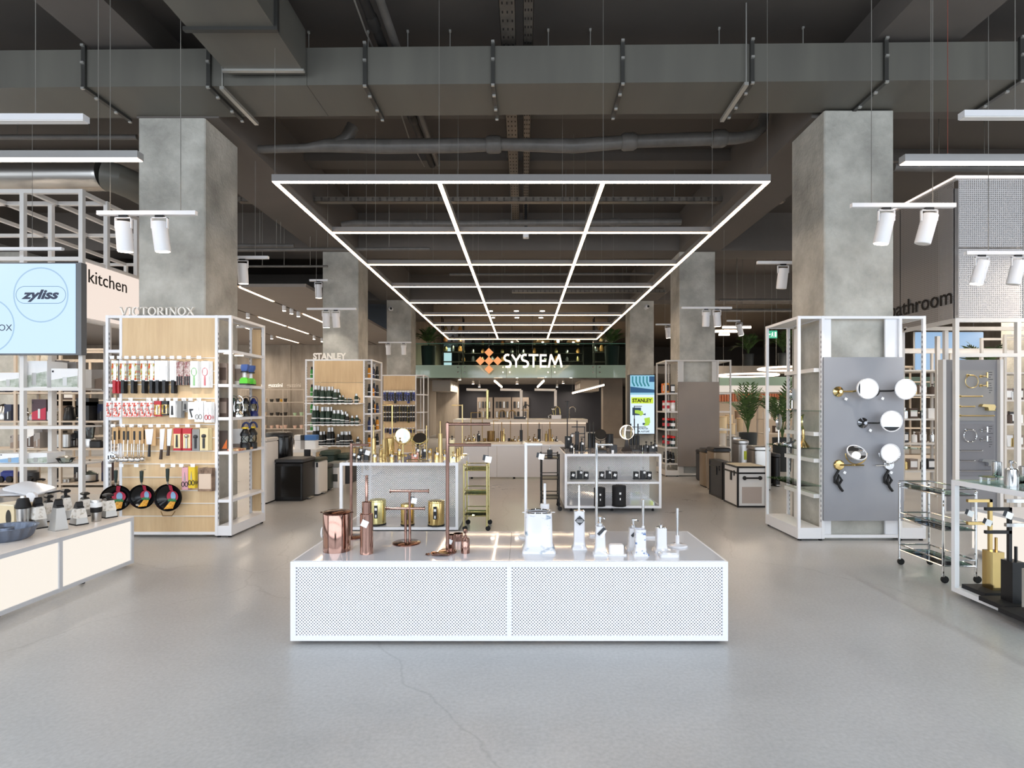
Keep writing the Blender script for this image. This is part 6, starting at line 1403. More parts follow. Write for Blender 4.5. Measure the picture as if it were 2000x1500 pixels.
# plants, shelves and lamps on the mezzanine
leaf = noisy('palm_leaf', '#2f4a28', '#54703a', 6, 3, (.45, .6)); potm = mat('dark_pot', '#2c3133', .6)
def palm(lab, p, h, potr, poth, n=11, L_=.8, seed=1, name='potted_palm', pm=None):
    t = thing(name, lab, 'plant', p); rnd = random.Random(seed)
    cyl('pot', [(potr * .85, 0), (potr, poth), (potr * .9, poth), (potr * .88, poth - .04)], pm or potm, t, 20)
    st_ = MB()
    for i in range(n):
        az = 2 * pi * i / n + rnd.uniform(-.3, .3); lean = rnd.uniform(.25, .95); b = MB(); P = []
        for k in range(13):
            s = k / 12; rr = L_ * lean * s ** 1.25; z = poth - .04 + h * (s ** .8) * (1.15 - .35 * lean) - .55 * L_ * lean * s ** 3
            P.append(Vector((rr * cos(az), rr * sin(az), z)))
        b.tube(P, [.008] * 7 + [.006, .006, .005, .004, .003, .002], 5)
        for k in range(3, 13):
            for sgn in (-1, 1):
                q = P[k]; d = (P[k] - P[k - 1]).normalized(); sd_ = Vector((-sin(az), cos(az), 0)) * sgn; l = .48 * L_ * (1.0 - abs(k - 7) / 10)
                tip = q + sd_ * l * .75 + d * l * .7 + Vector((0, 0, -.12 * l)); m1 = q + (tip - q) * .45 + d * .03; m2 = q + (tip - q) * .45 - d * .03
                b.add([q, m1, tip, m2], [(0, 1, 2, 3)])
        b.build('frond', leaf, t)
    return t
mzf = mz1 - .018
for k, px in enumerate((837, 1195)):
    p = (X(px, MY + 1.2), MY + 1.2, mzf); palm(('palm in a tall dark pot on the mezzanine behind the third left column', 'palm in a tall dark pot on the mezzanine beside the third right column')[k], p, .75, .28, Zh(676, MY + 1.2) - mzf, 12, .75, 3 + k)
darkrack = mat('dark_rack', '#2e2a26', .5)
for k, (x0, x1, y) in enumerate(((X(862, 23), X(905, 23), 23), (X(1160, 23), X(1192, 23), 23), (X(895, 28), X(1010, 28), 28), (X(1012, 28), X(1140, 28), 28))):
    t = thing('mezzanine_shelf', ('dark lamp shelf at the left of the mezzanine', 'dark lamp shelf at the right of the mezzanine', 'dark cookware shelf at the back left of the mezzanine', 'dark cookware shelf at the back right of the mezzanine')[k], 'shelf', ((x0 + x1) / 2, y, mzf)); w2 = (x1 - x0) / 2
    f = MB()
    for x in ((-w2, -.02, w2 - .04) if k > 1 else (-w2, w2 - .04)):
        for yy in (0, .4): f.box(x, x + .04, yy, yy + .04, 0, 2.3)
    f.build('frame', darkrack, t, smooth=False)
    for z in (.4, .8, 1.2, 1.6, 2.0, 2.28): MB().box(-w2, w2, 0, .44, z - .02, z).build('shelf', darkrack, t, smooth=False)
    for j in range(6 if k > 1 else 3):
        for z in (.8, 1.2, 1.6):
            m_ = (goldm, steel, mat('amber_glow', '#d79a55', .3), charcoal)[(j + int(z * 5) + k) % 4]
            p = ((x0 + x1) / 2 - w2 + (j + .5) * 2 * w2 / (6 if k > 1 else 3), y + .15, mzf + z + .001); nm = ('gold', 'steel', 'amber', 'dark')[(j + int(z * 5) + k) % 4]
            t2 = thing('vase', f'{nm} pot, {nth(j)} along the {("lower", "middle", "upper")[int(round((z - .8) / .4))]} board of the {("left lamp", "right lamp", "back left", "back right")[k]} mezzanine shelf', 'pot', p, 0, 'pots on the mezzanine shelves')
            cyl('pot', [(.075, 0), (.095, .1), (.06, .2 + .04 * (j % 2)), (.06, .2 + .04 * (j % 2))], m_, t2, 12); cyl('lid', [(.065, .201 + .04 * (j % 2)), (.02, .24 + .04 * (j % 2))], m_, t2, 12)
struct('wall_mezzanine_back', MB().box(mx0, 16, 34.6, 34.8, 0, ZS), noisy('mezz_wall', '#4a423a', '#5a5148', 1, 4))
struct('ceiling_mezzanine', MB().box(mx0, 16, MY + .2, 34.6, 5.0, 5.09), noisy('mezz_ceiling', '#8a8177', '#948b81', 1, 3))
for i in range(3):
    for j in range(3):
        y = 21.3 + j * 1.6; x = X((985, 1010, 1035)[i] + (i - 1) * 20, 24)
        t = thing('downlight', f'round ceiling spot above the mezzanine, row {nth(j)}, {("left", "middle", "right")[i]} one', 'spotlight', (x, y, 4.999)); MB().lathe([(.1, -.04), (.12, 0)], 16).build('ring', white, t); MB().lathe([(.09, -.045), (.09, -.04)], 16).build('lens', spotglow, t)
for k, px in enumerate((1000, 1060, 1090, 1120)):
    t = thing('pendant_lamp', f'{("steel", "glowing gold", "glass", "amber")[k]} pendant lamp hanging over the mezzanine', 'pendant light', (X(px, 24), 24, Zh(668, 24))); cyl('shade', [(.3, 0), (.26, .08), (.05, .14)], (steel, goldm, glass, goldm)[k], t, 18); MB().tube([(0, 0, .14), (0, 0, 5.0 - Zh(668, 24))], .006, 5).build('cord', blackmatt, t); MB().ball((0, 0, .03), .06, 10, 6).build('bulb', spotglow, t)
# rooms below the mezzanine
uz = mz1 - .302
struct('wall_below_left', MB().box(X(852, 24), X(893, 24), 24, 24.6, 0, uz), concretew)
struct('wall_below_right', MB().box(X(1178, 24), X(1216, 24), 24, 24.6, 0, uz), noisy('brown_concrete', '#82766a', '#94887b', 1, 5))
struct('wall_kitchen_back', MB().box(-4.4, 4.4, 30, 30.2, 0, uz), noisy('dark_panel_wall', '#2a2a30', '#33333a', 1, 3))
for k, (p0, p1) in enumerate(((932, 962), (965, 998), (1000, 1033))):
    t = thing('display_board', ('grey board with an oven unit on the far dark wall', 'grey board with two cooker hoods on the far dark wall', 'grey board of hanging tools on the far dark wall')[k], 'display board', (X((p0 + p1) / 2, 29.79), 29.79, Zh(822, 29.79))); w2 = (X(p1, 29.79) - X(p0, 29.79)) / 2; hh = Zh(776, 29.79) - Zh(822, 29.79)
    MB().box(-w2, w2, 0, .2, 0, hh).build('board', noisy('board_grey', '#8b7f75', '#968a80', 1, 3), t, smooth=False)
    for i in range(4):
        for j in range(2):
            MB().rbox(-w2 * .8 + i * w2 * .42, -w2 * .8 + i * w2 * .42 + w2 * .26, -.06, 0, hh * (.15 + .4 * j), hh * (.4 + .42 * j), .02).build('fitting', (black, steel, charcoal)[(i + j + k) % 3], t)
for s in (-1, 1):
    t = thing('side_duct', 'grey duct with grilles under the mezzanine, ' + ('left one' if s < 0 else 'right one'), 'duct', (0, 0, 0)); x0 = X(862 if s < 0 else 1152, 21.5); 
    t.location = (x0, 21.5, Zh(764, 21.5)); [MB().tube([(0, b_, .42), (0, b_, mz1 - .302 - Zh(764, 21.5))], .008, 5).build('hanger', wirem, t) for b_ in (.3, 2.0)]; MB().box(-.35, .35, 0, 2.4, 0, .42).build('duct_body', mat('pale_duct', '#8f8880', .5), t, smooth=False)
    for i in range(3): MB().box(*sorted((-s * .352, -s * .36)), .2 + i * .75, .75 + i * .75, .12, .3).build('grille', offwhite, t, smooth=False)
for i, (px, py) in enumerate(((898, 742), (924, 750), (955, 737), (1010, 738), (1010, 750), (1062, 737), (1100, 749), (1115, 738), (936, 756), (1088, 756))):
    Y = MY + .6 + (py - 736) * .22; t = thing('spotlight', f'glowing spotlight under the mezzanine, {nth(i)} counted along the ceiling', 'spotlight', (X(px, Y), Y, Zh(py, Y))); cyl('body', [(.05, 0), (.05, .12)], white, t, 12); cyl('lens', [(.045, -.006), (.045, 0)], spotglow, t, 12)
    MB().tube([(0, 0, .12), (0, 0, max(.13, uz - Zh(py, Y)))], .008, 5).build('stem', white, t)
for k, (a, b) in enumerate((((966, 744), (980, 756)), ((1062, 744), (1050, 756)), ((1118, 768), (1180, 752)))):
    Y0, Y1 = ((21, 24), (21, 24), (21.1, 20.5))[k]; p0, p1 = at(*a, Y0), at(*b, Y1); t = thing('lamp_strip', f'glowing lamp strip under the mezzanine ceiling, {("left", "right of centre", "far right")[k]}', 'lamp', p0); MB().bar((0, 0, 0), p1 - p0, .05).build('diffuser', led, t, smooth=False); MB().bar(Vector((0, 0, .04)), p1 - p0 + Vector((0, 0, .04)), .06, .03).build('housing', white, t, smooth=False); [MB().tube([q_, (q_.x, q_.y, uz - p0.z - .002)], .006, 5).build('hanger', wirem, t) for q_ in (Vector((0, 0, .05)), p1 - p0 + Vector((0, 0, .05)))]
# ------------------------------------------------------------------ right column rack with cosmetic mirrors
RY = 5.66; RCX = (X(1605, RY) + X(1762, RY)) / 2; RWI = (X(1762, RY) - X(1605, RY)) / 2; RWO = (X(1806, RY) - X(1556, RY)) / 2
zr = [1.31, .93, .555]
rr = rack('mirror_rack', 'white rack with glass shelves and grey mirror board around the near right column', RCX, RY, RWI, RWO, .76, Zh(617, RY), oak, zr, glassy=True, basebox=.13)
for x0, x1 in ((-RWI, -RWI + .11), (RWI - .15, RWI)): MB().box(x0, x1, .03, .05, .06, Zh(622, RY)).build('upright_panel', white, rr, smooth=False)
MB().box(-RWI + .004, RWI - .004, -.03, -.006, Zh(1016, RY), Zh(698, RY)).build('grey_board', greyboard, rr, smooth=False)
for z in (1.7, 1.05, .78, .42): MB().box(-RWI - .05, -RWI + .02, .06, .7, z, z + .04).build('cross_rail', offwhite, rr, smooth=False)
MB().box(-RWI - .01, -RWI + .004, .5, .56, .13, 2.2).build('back_upright', offwhite, rr, smooth=False)
MY_ = RY - .033; s_ = MY_ / FPX
def wall_mirror(lab, bx, by, mx, my, rpx, m_, face=mirror, tilt=0., cord=False, yoke=False, yaw=0.):
    t = thing('wall_mirror', lab, 'mirror', (X(bx, MY_), MY_, Zh(by, MY_))); r = rpx * s_; dx_, dz = (mx - bx) * s_, (by - my) * s_; y = -.13
    MB().lathe([(.052, .0), (.052, .006), (.02, .02), (.016, .05)] if not yoke else [(.052, .0), (.052, .012), (.045, .02), (.005, .022)], 22, (0, 0, 0), 'y').build('wall_plate', m_, t).scale = (1, -1, 1)
    if yoke:
        MB().tube([(0, -.02, 0), (dx_ * 1.9 if dx_ > 0 else dx_ * 3.2, -.03, 0)], .008, 8).tube([(dx_, -.06, 0), (dx_, -.06, dz - r - .012)], .008, 8).build('arm', m_, t)
        MB().ring((dx_, y + .04, dz), r + .014, .006, 26, 6, 'y', pi, 2 * pi).build('yoke', m_, t)
        y += .04
    else: MB().tube([(0, -.03, 0), (dx_ * .5, -.09, .0), (dx_ - r * .5, -.1, dz * .6), (dx_, y + .01, dz)], .009, 8).build('arm', m_, t)
    o = MB().lathe([(r * .97, -.012), (r, -.008), (r, .008), (r * .97, .012)], 36, axis='y').build('mirror_rim', chrome if yoke or m_ is not gold else white, t, loc=(dx_, y, dz), rot=(tilt, 0, yaw))
    MB().lathe([(r * .93, -.0155), (r * .93, -.0125)], 36, axis='y').build('mirror_glass', face, o)
    MB().ring((0, -.014, 0), r * .97, .006, 36, 6, 'y').build('white_ring', ceramic, o)
    if cord:
        MB().tube([(-.01, -.02, -.05), (-.05, -.02, -.12), (-.05, -.02, -.17), (-.01, -.02, -.2), (.02, -.02, -.15), (-.01, -.02, -.1), (-.03, -.03, -.16), (.0, -.02, -.22), (.03, -.02, -.26)], .012, 8).build('coiled_cord', rubber, t)
    card(t, (.02 + dx_ * .2, -.03, -.035), .026, .3, .02, False)
    return t
wall_mirror('round wall mirror on a gold arm, upper left of the grey board', 1637, 765, 1678, 760, 19.5, gold, tilt=.02, yaw=-.06); wall_mirror('round wall mirror on a black arm, upper right of the grey board', 1708, 764, 1750, 761, 19.5, black, tilt=.02, yaw=-.08)
wall_mirror('round wall mirror on a dark chrome arm in the middle of the grey board', 1685, 826, 1723, 822, 20, mat('dark_chrome', '#77787c', .12, 1.0), tilt=.02, yaw=-.06)
wall_mirror('gold swing mirror tilted up with coiled black cord on the grey board', 1638, 908, 1662, 884, 18, gold, tilt=-.75, cord=True, yoke=True); wall_mirror('chrome swing mirror with coiled black cord on the grey board', 1735, 908, 1726, 883, 17.5, chrome, tilt=.02, cord=True, yoke=True, yaw=-.06)
def shelf_mirror(lab, px, Y, zsf, cy, rpx, m_, cone=False):
    p = (X(px, Y), Y, zsf + .001); t = thing('stand_mirror', lab, 'mirror', p, .9); r = rpx * Y / FPX; zc = Zh(cy, Y) - p[2]
    if cone: MB().lathe([(.06, 0), (.058, .006), (.016, .07), (.012, zc - r)], 20).build('stem', m_, t)
    else: MB().lathe([(.055, 0), (.05, .012), (.01, .02), (.008, zc - r)], 18).build('stem', m_, t)
    o = MB().lathe([(r * .97, -.01), (r, 0), (r * .97, .01)], 28, (0, 0, zc), 'y').build('mirror_rim', m_ if not cone else lgold, t); MB().lathe([(r * .9, -.0125), (r * .9, -.011)], 28, (0, 0, zc), 'y').build('mirror_glass', mirror, o); return t
shelf_mirror('small oval standing mirror on the top glass shelf of the mirror rack', 1547, 6.2, zr[0], 770, 12, chrome); shelf_mirror('chrome standing mirror on the second glass shelf of the mirror rack', 1521, 6.25, zr[1], 824, 16, chrome); shelf_mirror('gold standing mirror with conical foot on the second glass shelf', 1569, 5.85, zr[1], 824, 15, gold, True)
t = thing('chrome_arm_mirror', 'folded chrome mirror arm lying on the second glass shelf', 'mirror', (X(1543, 6.0), 6.0, zr[1] + .001)); MB().tube([(-.06, 0, .02), (.02, 0, .03), (.06, 0, .06)], .012, 8).ball((-.06, 0, .024), .022, 10, 6).build('arm', chrome, t); MB().lathe([(.04, 0), (.035, .02)], 16).build('plate', chrome, t)
# ------------------------------------------------------------------ perforated white bathroom box at upper right
CY, CXb = 7.0, X(1866, 7.0); zc0, zc1 = Zh(629, CY), Zh(342, CY)
perfS = perforated('perforated_square', '#dcdadb', .026, .0065, stagger=False, square=True); perfT = perforated('perforated_dark', '#b2adaa', .026, .0058, a=1, stagger=False, square=True)
bb = thing('perforated_gantry', 'high box of white perforated panels reading bathroom, above the grey accessory board', 'gantry', (CXb, CY, 0))
ft = .05
for z in (zc0, zc1 - ft): MB().box(0, 3, 0, ft, z, z + ft).build('rail', offwhite, bb, smooth=False); MB().box(0, ft, ft, 4.1, z, z + ft).build('rail', offwhite, bb, smooth=False)
zj = Zh(484, CY)
for k in range(3):
    x0, x1 = ft + k * .86, ft + k * .86 + .8
    for za, zb in ((zc0 + ft, zj - .01), (zj + .01, zc1 - ft)): MB().box(x0, x1, .012, .015, za, zb).build('perforated_panel', perfS, bb, smooth=False)
    MB().box(x1, x1 + .06, .0, ft, zc0 + ft, zc1 - ft).build('stile', offwhite, bb, smooth=False)
for k in range(4): MB().box(.012, .015, ft + k * 1.0, ft + k * 1.0 + .985, zc0 + ft, zc1 - ft).build('perforated_panel', perfT, bb, smooth=False)
MB().box(.02, 3, .3, .32, zc0 + ft, zc1 - ft).build('inner_lining', mat('lining_grey', '#c9c6c4', .7), bb, smooth=False); MB().box(.2, .22, .3, 4.1, zc0 + ft, zc1 - ft).build('inner_lining', mat('lining_dark', '#6e6a67', .7), bb, smooth=False)
MB().box(-.006, .0, .0, 4.1, zc1 - .03, zc1 - .012).box(0, 3, -.006, 0, zc1 - .03, zc1 - .014).build('lamp_strip', mat('soft_strip', '#ffe3d8', .5, emit=2.2), bb, smooth=False)
for x in (0, X(1987, CY) - CXb): MB().box(x, x + ft, 0, ft, 0, zc0).build('post', offwhite, bb, smooth=False)
for x, y in ((.0, 1.0), (0, 2.4), (0, 4), (.47, .8), (.8, 1.4)): MB().box(x, x + ft, y, y + ft, 0, zc0).build('post', offwhite, bb, smooth=False)
MB().box(.001, 3, .001, ft - .001, Zh(697, CY), Zh(690, CY)).build('rail', offwhite, bb, smooth=False); MB().box(.0, 3, .9, .95, Zh(645, 7.9), Zh(638, 7.9)).build('rail', offwhite, bb, smooth=False); MB().box(0, 3, 1.8, 1.85, Zh(690, 8.8), Zh(684, 8.8)).build('rail', offwhite, bb, smooth=False)
tb_ = text_mesh('bathroom', .305, .006, mat('black_letter', '#1d1a1a', .5))
link('word_bathroom', tb_, bb, loc=(-.007, 1.26, Zh(594, 7.1)), rot=(pi / 2, 0, -pi / 2))
# grey accessory board in the gantry's lower bay
AY = 7.1
ab = thing('accessory_board', 'tall grey board unit holding gold and chrome bath accessories', 'display board', (X(1842, AY), AY, 0)); aw = X(1960, AY) - X(1842, AY); az = Zh(702, AY)
for x in (0, aw - .04): MB().box(x, x + .04, 0, .09, .02, az).build('side_frame', offwhite, ab, smooth=False)
MB().box(.04, aw - .04, .05, .08, .02, az).build('grey_board', mat('board_mid_grey', '#86868a', .55), ab, smooth=False); MB().box(0, aw, .001, .09, .0, .02).build('plinth', offwhite, ab, smooth=False)
pz = []
for y0, y1, m_ in ((723, 822, mat('plaque_warm', '#8d8c8b', .5)), (829, 930, mat('plaque_cool', '#77777c', .5))):
    o = MB().box(X(1866, AY) - X(1842, AY), X(1945, AY) - X(1842, AY), .03, .048, Zh(y1, AY), Zh(y0, AY)).build('plaque', m_, ab, smooth=False)
    k = MB()
    for i in range(9): k.cbox(X(1937, AY) - X(1842, AY) + .01 * (i % 2), .0295, Zh(y0 + 4 + i * 4.6 + (i > 3) * 3, AY), .06 - .02 * (i % 3), .001, .008)
    k.build('printed_lines', charcoal, o, smooth=False, kind='stuff')
def acc(lab, cat, px, py, fn, m_):
    t = thing('bath_accessory', lab, cat, (X(px, AY), AY + .03, Zh(py, AY))); fn(t, m_); return t
u_ = AY / FPX
def ringf(t, m_): MB().ring((0, -.03, -12 * u_), 12.5 * u_, .006, 28, 6, 'y').build('ring', m_, t); MB().tube([(-.03, 0, 0), (-.03, -.03, 0), (.02, -.03, 0)], .009, 8).lathe([(.02, -.006), (.02, 0)], 12, (-.03, 0, 0), 'y').build('bracket', m_, t)
def barf(L_):
    def f(t, m_): MB().lathe([(.02, -.008), (.02, 0)], 14, (0, 0, 0), 'y').tube([(0, 0, 0), (0, -.04, 0)], .011, 8).build('bracket', m_, t); MB().tube([(-.01, -.04, 0), (L_ * u_, -.04, 0)], .0085, 8).ball((L_ * u_, -.04, 0), .011, 8, 5).build('bar', m_, t)
    return f
def hookf(t, m_): MB().lathe([(.02, -.008), (.02, 0)], 14, (0, 0, 0), 'y').tube([(0, 0, 0), (0, -.04, 0), (.05, -.04, 0), (.05, -.04, .04)], .009, 8).build('hook', m_, t); MB().tube([(.05, -.04, -.02), (.05, -.04, .05)], .011, 8).build('pin', m_, t)
def holdf(t, m_): MB().prism([(-.09, 0), (-.07, .03), (.07, .025), (.09, 0), (.07, -.05), (.0, -.05), (-.01, -.01)], -.06, -.0).build('cover', m_, t, smooth=False); MB().tube([(-.01, -.05, -.045), (.085, -.05, -.045)], .01, 8).build('roll_bar', chrome if m_ is chrome else lgold, t)
for dy, m_, nm in ((0, goldm, 'gold'), (106, chrome, 'chrome')):
    acc(f'{nm} towel ring on the accessory board', 'towel ring', 1898 - (3 if dy else 0), 733 + dy, ringf, m_); acc(f'{nm} upper robe hook on the accessory board', 'hook', 1919, 735 + dy, hookf, m_); acc(f'{nm} lower robe hook on the accessory board', 'hook', 1919, 753 + dy, hookf, m_)
    acc(f'{nm} medium towel bar on the accessory board', 'towel bar', 1877, 774 + dy, barf(40), m_); acc(f'{nm} short towel bar on the accessory board', 'towel bar', 1877, 794 + dy * .995, barf(25), m_); acc(f'{nm} covered paper roll holder on the accessory board', 'paper holder', 1928, 794 + dy * 1.01, holdf, m_); acc(f'{nm} long towel bar on the accessory board', 'towel bar', 1877, 812 + dy * 1.01, barf(63), m_)
# ------------------------------------------------------------------ open frame table at the right edge
QX, QY0, QY1, QZ = 3.07, 2.2, 4.04, .825
qt = perf_table('white open-frame table of bath stands at the right edge', QX, QX + .95, QY0, QY1, .03, QZ, (perfA, perfB), glassgreen, 'display_table', '', w=.033)
MB().box(-.47, .47, .004, 1.836, .034, .062).build('lower_shelf', white, qt, smooth=False)
qs = .063
def onQ(px, py, z=qs): Y = (EYE - z) * FPX / (py - HY); return (X(px, Y), Y, z)
def box_stand(lab, p, m_, h, arm1, arm2, boxw, boxh, pm=None, tags=True):
    t = thing('toilet_set_stand', lab, 'towel stand', p); L_ = .15
    MB().box(-.13, .15, -.1, .1, 0, .028).build('base', blackmatt, t, smooth=False)
    MB().box(-.03, .05, -.045, .045, .028, .028 + boxh).build('brush_box', m_, t, smooth=False)
    MB().box(-.022, -.002, -.01, .01, .028 + boxh, h).build('pole', m_, t, smooth=False); MB().tube([(.03, 0, .02 + boxh), (.03, 0, .12 + boxh)], .009, 8).build('brush_handle', pm or m_, t)
    for z in (arm1, arm2):
        MB().box(-.02 - L_, -.002, -.01, .01, z - .02, z).build('arm', m_, t, smooth=False)
    if tags: card(t, (-.02 - L_ * .9, -.012, arm1 - .02), .04, .4, .05)
    return t
p = onQ(1937, 1157); box_stand('gold square-tube stand with a gold brush box on a black base', p, gold, Zh(975, p[1]) - qs, Zh(975, p[1]) - qs, Zh(1019, p[1]) - qs, 0, .26)
p = onQ(1975, 1182); box_stand('black square-tube stand with a black brush box on a black base', p, black, Zh(991, p[1]) - qs, Zh(991, p[1]) - qs, Zh(1036, p[1]) - qs, 0, .26)
p = onQ(2018, 1206); box_stand('chrome square-tube stand on a black base at the frame edge', p, chrome, Zh(975, p[1]) - qs, Zh(975, p[1]) - qs, Zh(1022, p[1]) - qs, 0, .26)
def onT(px, py): return onQ(px, py, QZ + .0025)
p = onT(1940, 938); t = thing('glass_tray', 'small glass tray on chrome feet on the right table top', 'tray', p); MB().rbox(-.075, .075, -.045, .045, .022, .03, .01).build('plate', glassgreen, t)
for a in (-.06, .06):
    for b_ in (-.035, .035): MB().lathe([(.008, 0), (.008, .022)], 8, (a, b_, 0)).build('foot', chrome, t)
tumbler('chrome tumbler on the small glass tray', chrome, .1, .03, (p[0] + .025, p[1], p[2] + .031))
p = onT(1975, 950); soap_dispenser('large chrome soap dispenser on the right table top', chrome, .12, .04, chrome, loc=p, tagged=False); p = onT(2004, 946); tumbler('chrome cup cut by the right edge of the picture', chrome, .12, .04, p)
trolley('three-tier chrome trolley with glass shelves behind the right table', 1842, 1906, 962, 1139, .5, chrome, (968, 1036, 1106), glassgreen)
lt2 = thing('lit_display_table', 'second low lit table with glowing panels behind the right table', 'display table', (4.1, 3.15, 0)); MB().box(0, 1.2, 0, 2.0, .05, .06).build('frame', white, lt2, smooth=False); MB().box(.004, 1.2, .004, 2.0, .06, .40).build('glowing_panel', glow, lt2, smooth=False); MB().box(0, 1.2, 0, 2, .40, .43).build('top_panel', white, lt2, smooth=False)
for y in (.2, 1.8):
    for x in (.15, 1.05): MB().lathe([(.02, 0), (.02, .05)], 10, (x, y, 0)).build('foot', rubber, lt2)
# ------------------------------------------------------------------ second right column rack, advert screen
UY = 10.85; UCX = (X(1324, UY) + X(1404, UY)) / 2; UWI = (X(1404, UY) - X(1324, UY)) / 2; UWO = (X(1427, UY) - X(1298, UY)) / 2
zu = [Zh(y, UY) for y in (767, 803, 838, 873, 905)]
ru = rack('jar_rack', 'grey-white rack with a plain grey board around the second right column', UCX, UY, UWI, UWO, .76, Zh(703, UY), oak, zu, m=greyrack)
MB().box(-UWI + .0, UWI, -.03, -.004, Zh(911, UY), Zh(746, UY)).build('grey_board', greyboard2, ru, smooth=False)
for x0, x1 in ((-UWI, -UWI + .12), (UWI - .12, UWI)): MB().box(x0, x1, .03, .05, .06, Zh(706, UY)).build('upright_panel', greyrack, ru, smooth=False)
jarg = glassmat('jar_glass_clear', '#cfe0e6', .3); redlid = mat('red_lid', '#cf2b28', .4)
for j, zz in enumerate(zu):
    for i in range(5):
        Y = UY + .1 + (i // 2) * .2; xx = UCX - UWI - .07 - .11 * (i % 2)
        if j == 0: 
            carton(f'{("black", "yellow", "white", "orange", "pale")[i]} carton on the top shelf of the jar rack', (xx, Y, zz + .001), .08, .1, .16 + .03 * (i % 2), (black, amber, paper, orangem, offwhite)[i], (paper, ink, greyc, paper, ink)[i])
        elif j == 4: vflask(f'black flask, {nth(i)} on the lowest shelf of the jar rack', (xx, Y, zz + .001), .2, .035, black, 'flasks on the jar rack', charcoal)
        else:
            t = thing('storage_jar', f'glass jar with a red lid, {nth(i)} on the {("", "second", "third", "fourth")[j]} shelf of the jar rack', 'jar', (xx, Y, zz + .001), 0, 'red lidded jars on the jar rack')
            cyl('jar', [(.042, 0), (.045, .01), (.045, .15), (.038, .17)], jarg if j > 1 else offwhite, t, 14); cyl('lid', [(.046, .165), (.046, .2), (.04, .205)], redlid, t, 14); MB().lathe([(.0462, .05), (.0462, .11)], 14, caps=False).build('label_band', redm if i % 2 else paper, t)
VYs = 15.72
ad = thing('advert_screen', 'tall lit advert screen on the third right column reading STANLEY on yellow', 'screen', (X(1231, VYs), VYs, Zh(847, VYs))); aw_ = X(1278, VYs) - X(1231, VYs); ah = Zh(733, VYs) - Zh(847, VYs); e_ = VYs / FPX
MB().box(-.02, aw_ + .02, .012, .375, -.02, ah + .02).build('housing', charcoal, ad, smooth=False); MB().box(0, aw_, 0, .012, 0, ah).build('screen_face', mat('advert_pale', '#d9ecfb', .4, emit=1), ad, smooth=False)
def flat(m_, nm, polys, y=-.002):
    b = MB()
    for p_ in polys: b.add([(u * e_, y, v * e_) for u, v in p_], [tuple(range(len(p_)))])
    return b.build(nm, m_, ad, smooth=False)
rc = lambda x0, x1, y0, y1: [(x0 - 1231, 847 - y1), (x1 - 1231, 847 - y1), (x1 - 1231, 847 - y0), (x0 - 1231, 847 - y0)]
flat(mat('advert_sky', '#8fc4dc', .4, emit=1), 'advert_photo', [rc(1231, 1278, 733, 771)])
flat(mat('advert_deep', '#24527a', .4, emit=1), 'advert_base', [[(0, 80), (0, 92), (47, 86), (47, 80)], rc(1268, 1278, 735, 746)], -.003)
for k in range(5): flat(mat('advert_teal', '#2f7d8a', .4, emit=1), 'advert_swirl', [[(3 + k * 7, 112), (6 + k * 7, 112), (6 + k * 7, 101), (10 + k * 7, 93), (7 + k * 7, 92), (3 + k * 7, 100)]], -.0035)
flat(mat('advert_lime', '#cbe135', .4, emit=1), 'brand_panel', [rc(1233, 1276, 776, 788)])
o = link('brand_word', text_mesh('STANLEY', .142, .002, ink, bold=.005), ad, loc=((1235 - 1231) * e_, -.005, (847 - 785.5) * e_), rot=(pi / 2, 0, 0)); o.scale = (.92, 1, 1)
flat(mat('tool_dark', '#31485c', .4, emit=1), 'tool_case', [rc(1235, 1252, 796, 811), rc(1255, 1268, 826, 830), [(23, 37), (30, 40), (30, 36)]]); flat(mat('tool_lime', '#a9d04a', .4, emit=1), 'power_tool', [[(9, 46), (15, 46), (24, 44), (26, 38), (20, 34), (18, 38), (9, 40)], [(27, 30), (38, 32), (39, 22), (35, 16), (26, 15), (29, 20)]], -.003)
link('advert_text', text_mesh('VE PRATİK', .055, .001, ink, bold=.002), ad, loc=(16 * e_, -.004, 8.5 * e_), rot=(pi / 2, 0, 0)); link('advert_text', text_mesh('EL ALETLERİ', .055, .001, ink, bold=.002), ad, loc=(16 * e_, -.004, 3 * e_), rot=(pi / 2, 0, 0))
# ------------------------------------------------------------------ bins and trunks on the right
taupeb = mat('taupe_steel', '#8d7c68', .3, .6)
def steelbin(lab, px0, px1, py_top, py_bot, m_, lidm, side=True, Y=None, z0=0, depth=.35, sticker=None):
    Y = Y or EYE * FPX / (py_bot - HY); x0, x1 = X(px0, Y), X(px1, Y); w2 = (x1 - x0) / 2; h = Zh(py_top, Y) - z0
    t = thing('pedal_bin', lab, 'bin', ((x0 + x1) / 2, Y, z0 + .001 if z0 else 0)); MB().rbox(-w2, w2, 0, depth, .02, h - .06, .03).build('body', m_, t); MB().rbox(-w2 - .004, w2 + .004, -.004, depth + .004, h - .055, h, .03).build('lid', lidm, t); MB().rbox(-w2 + .01, w2 - .01, .01, depth - .01, 0, .02, .02).build('base', rubber, t)
    if sticker: MB().box(*sticker, -.003, -.0005, h * .55, h * .75).build('sticker', mat('lime_sticker', '#c3d23a', .5), t, smooth=False)
    MB().rbox(-.05, .05, -.05, .0, .02, .035, .01).build('pedal', steel, t)
    return t
steelbin('dark taupe pedal bin at the far end of the right bin row', 1370, 1385, 880, 941, charcoal, black); steelbin('taupe steel pedal bin, second in the right bin row', 1378, 1392, 877, 953, taupeb, black); steelbin('taupe steel pedal bin with pale label, next to the black trunk', 1394, 1428, 875, 961, taupeb, black)
steelbin('tall steel bin with lime sticker beside the grey board', 1431, 1447, 853, 930, steel, steel, sticker=(-.02, .04)); steelbin('tall steel bin, middle of the three behind the trunks', 1443, 1463, 860, 944, steel, steel, sticker=(.0, .06)); steelbin('steel bin behind the white trunk', 1474, 1507, 872, 958, steel, steel)
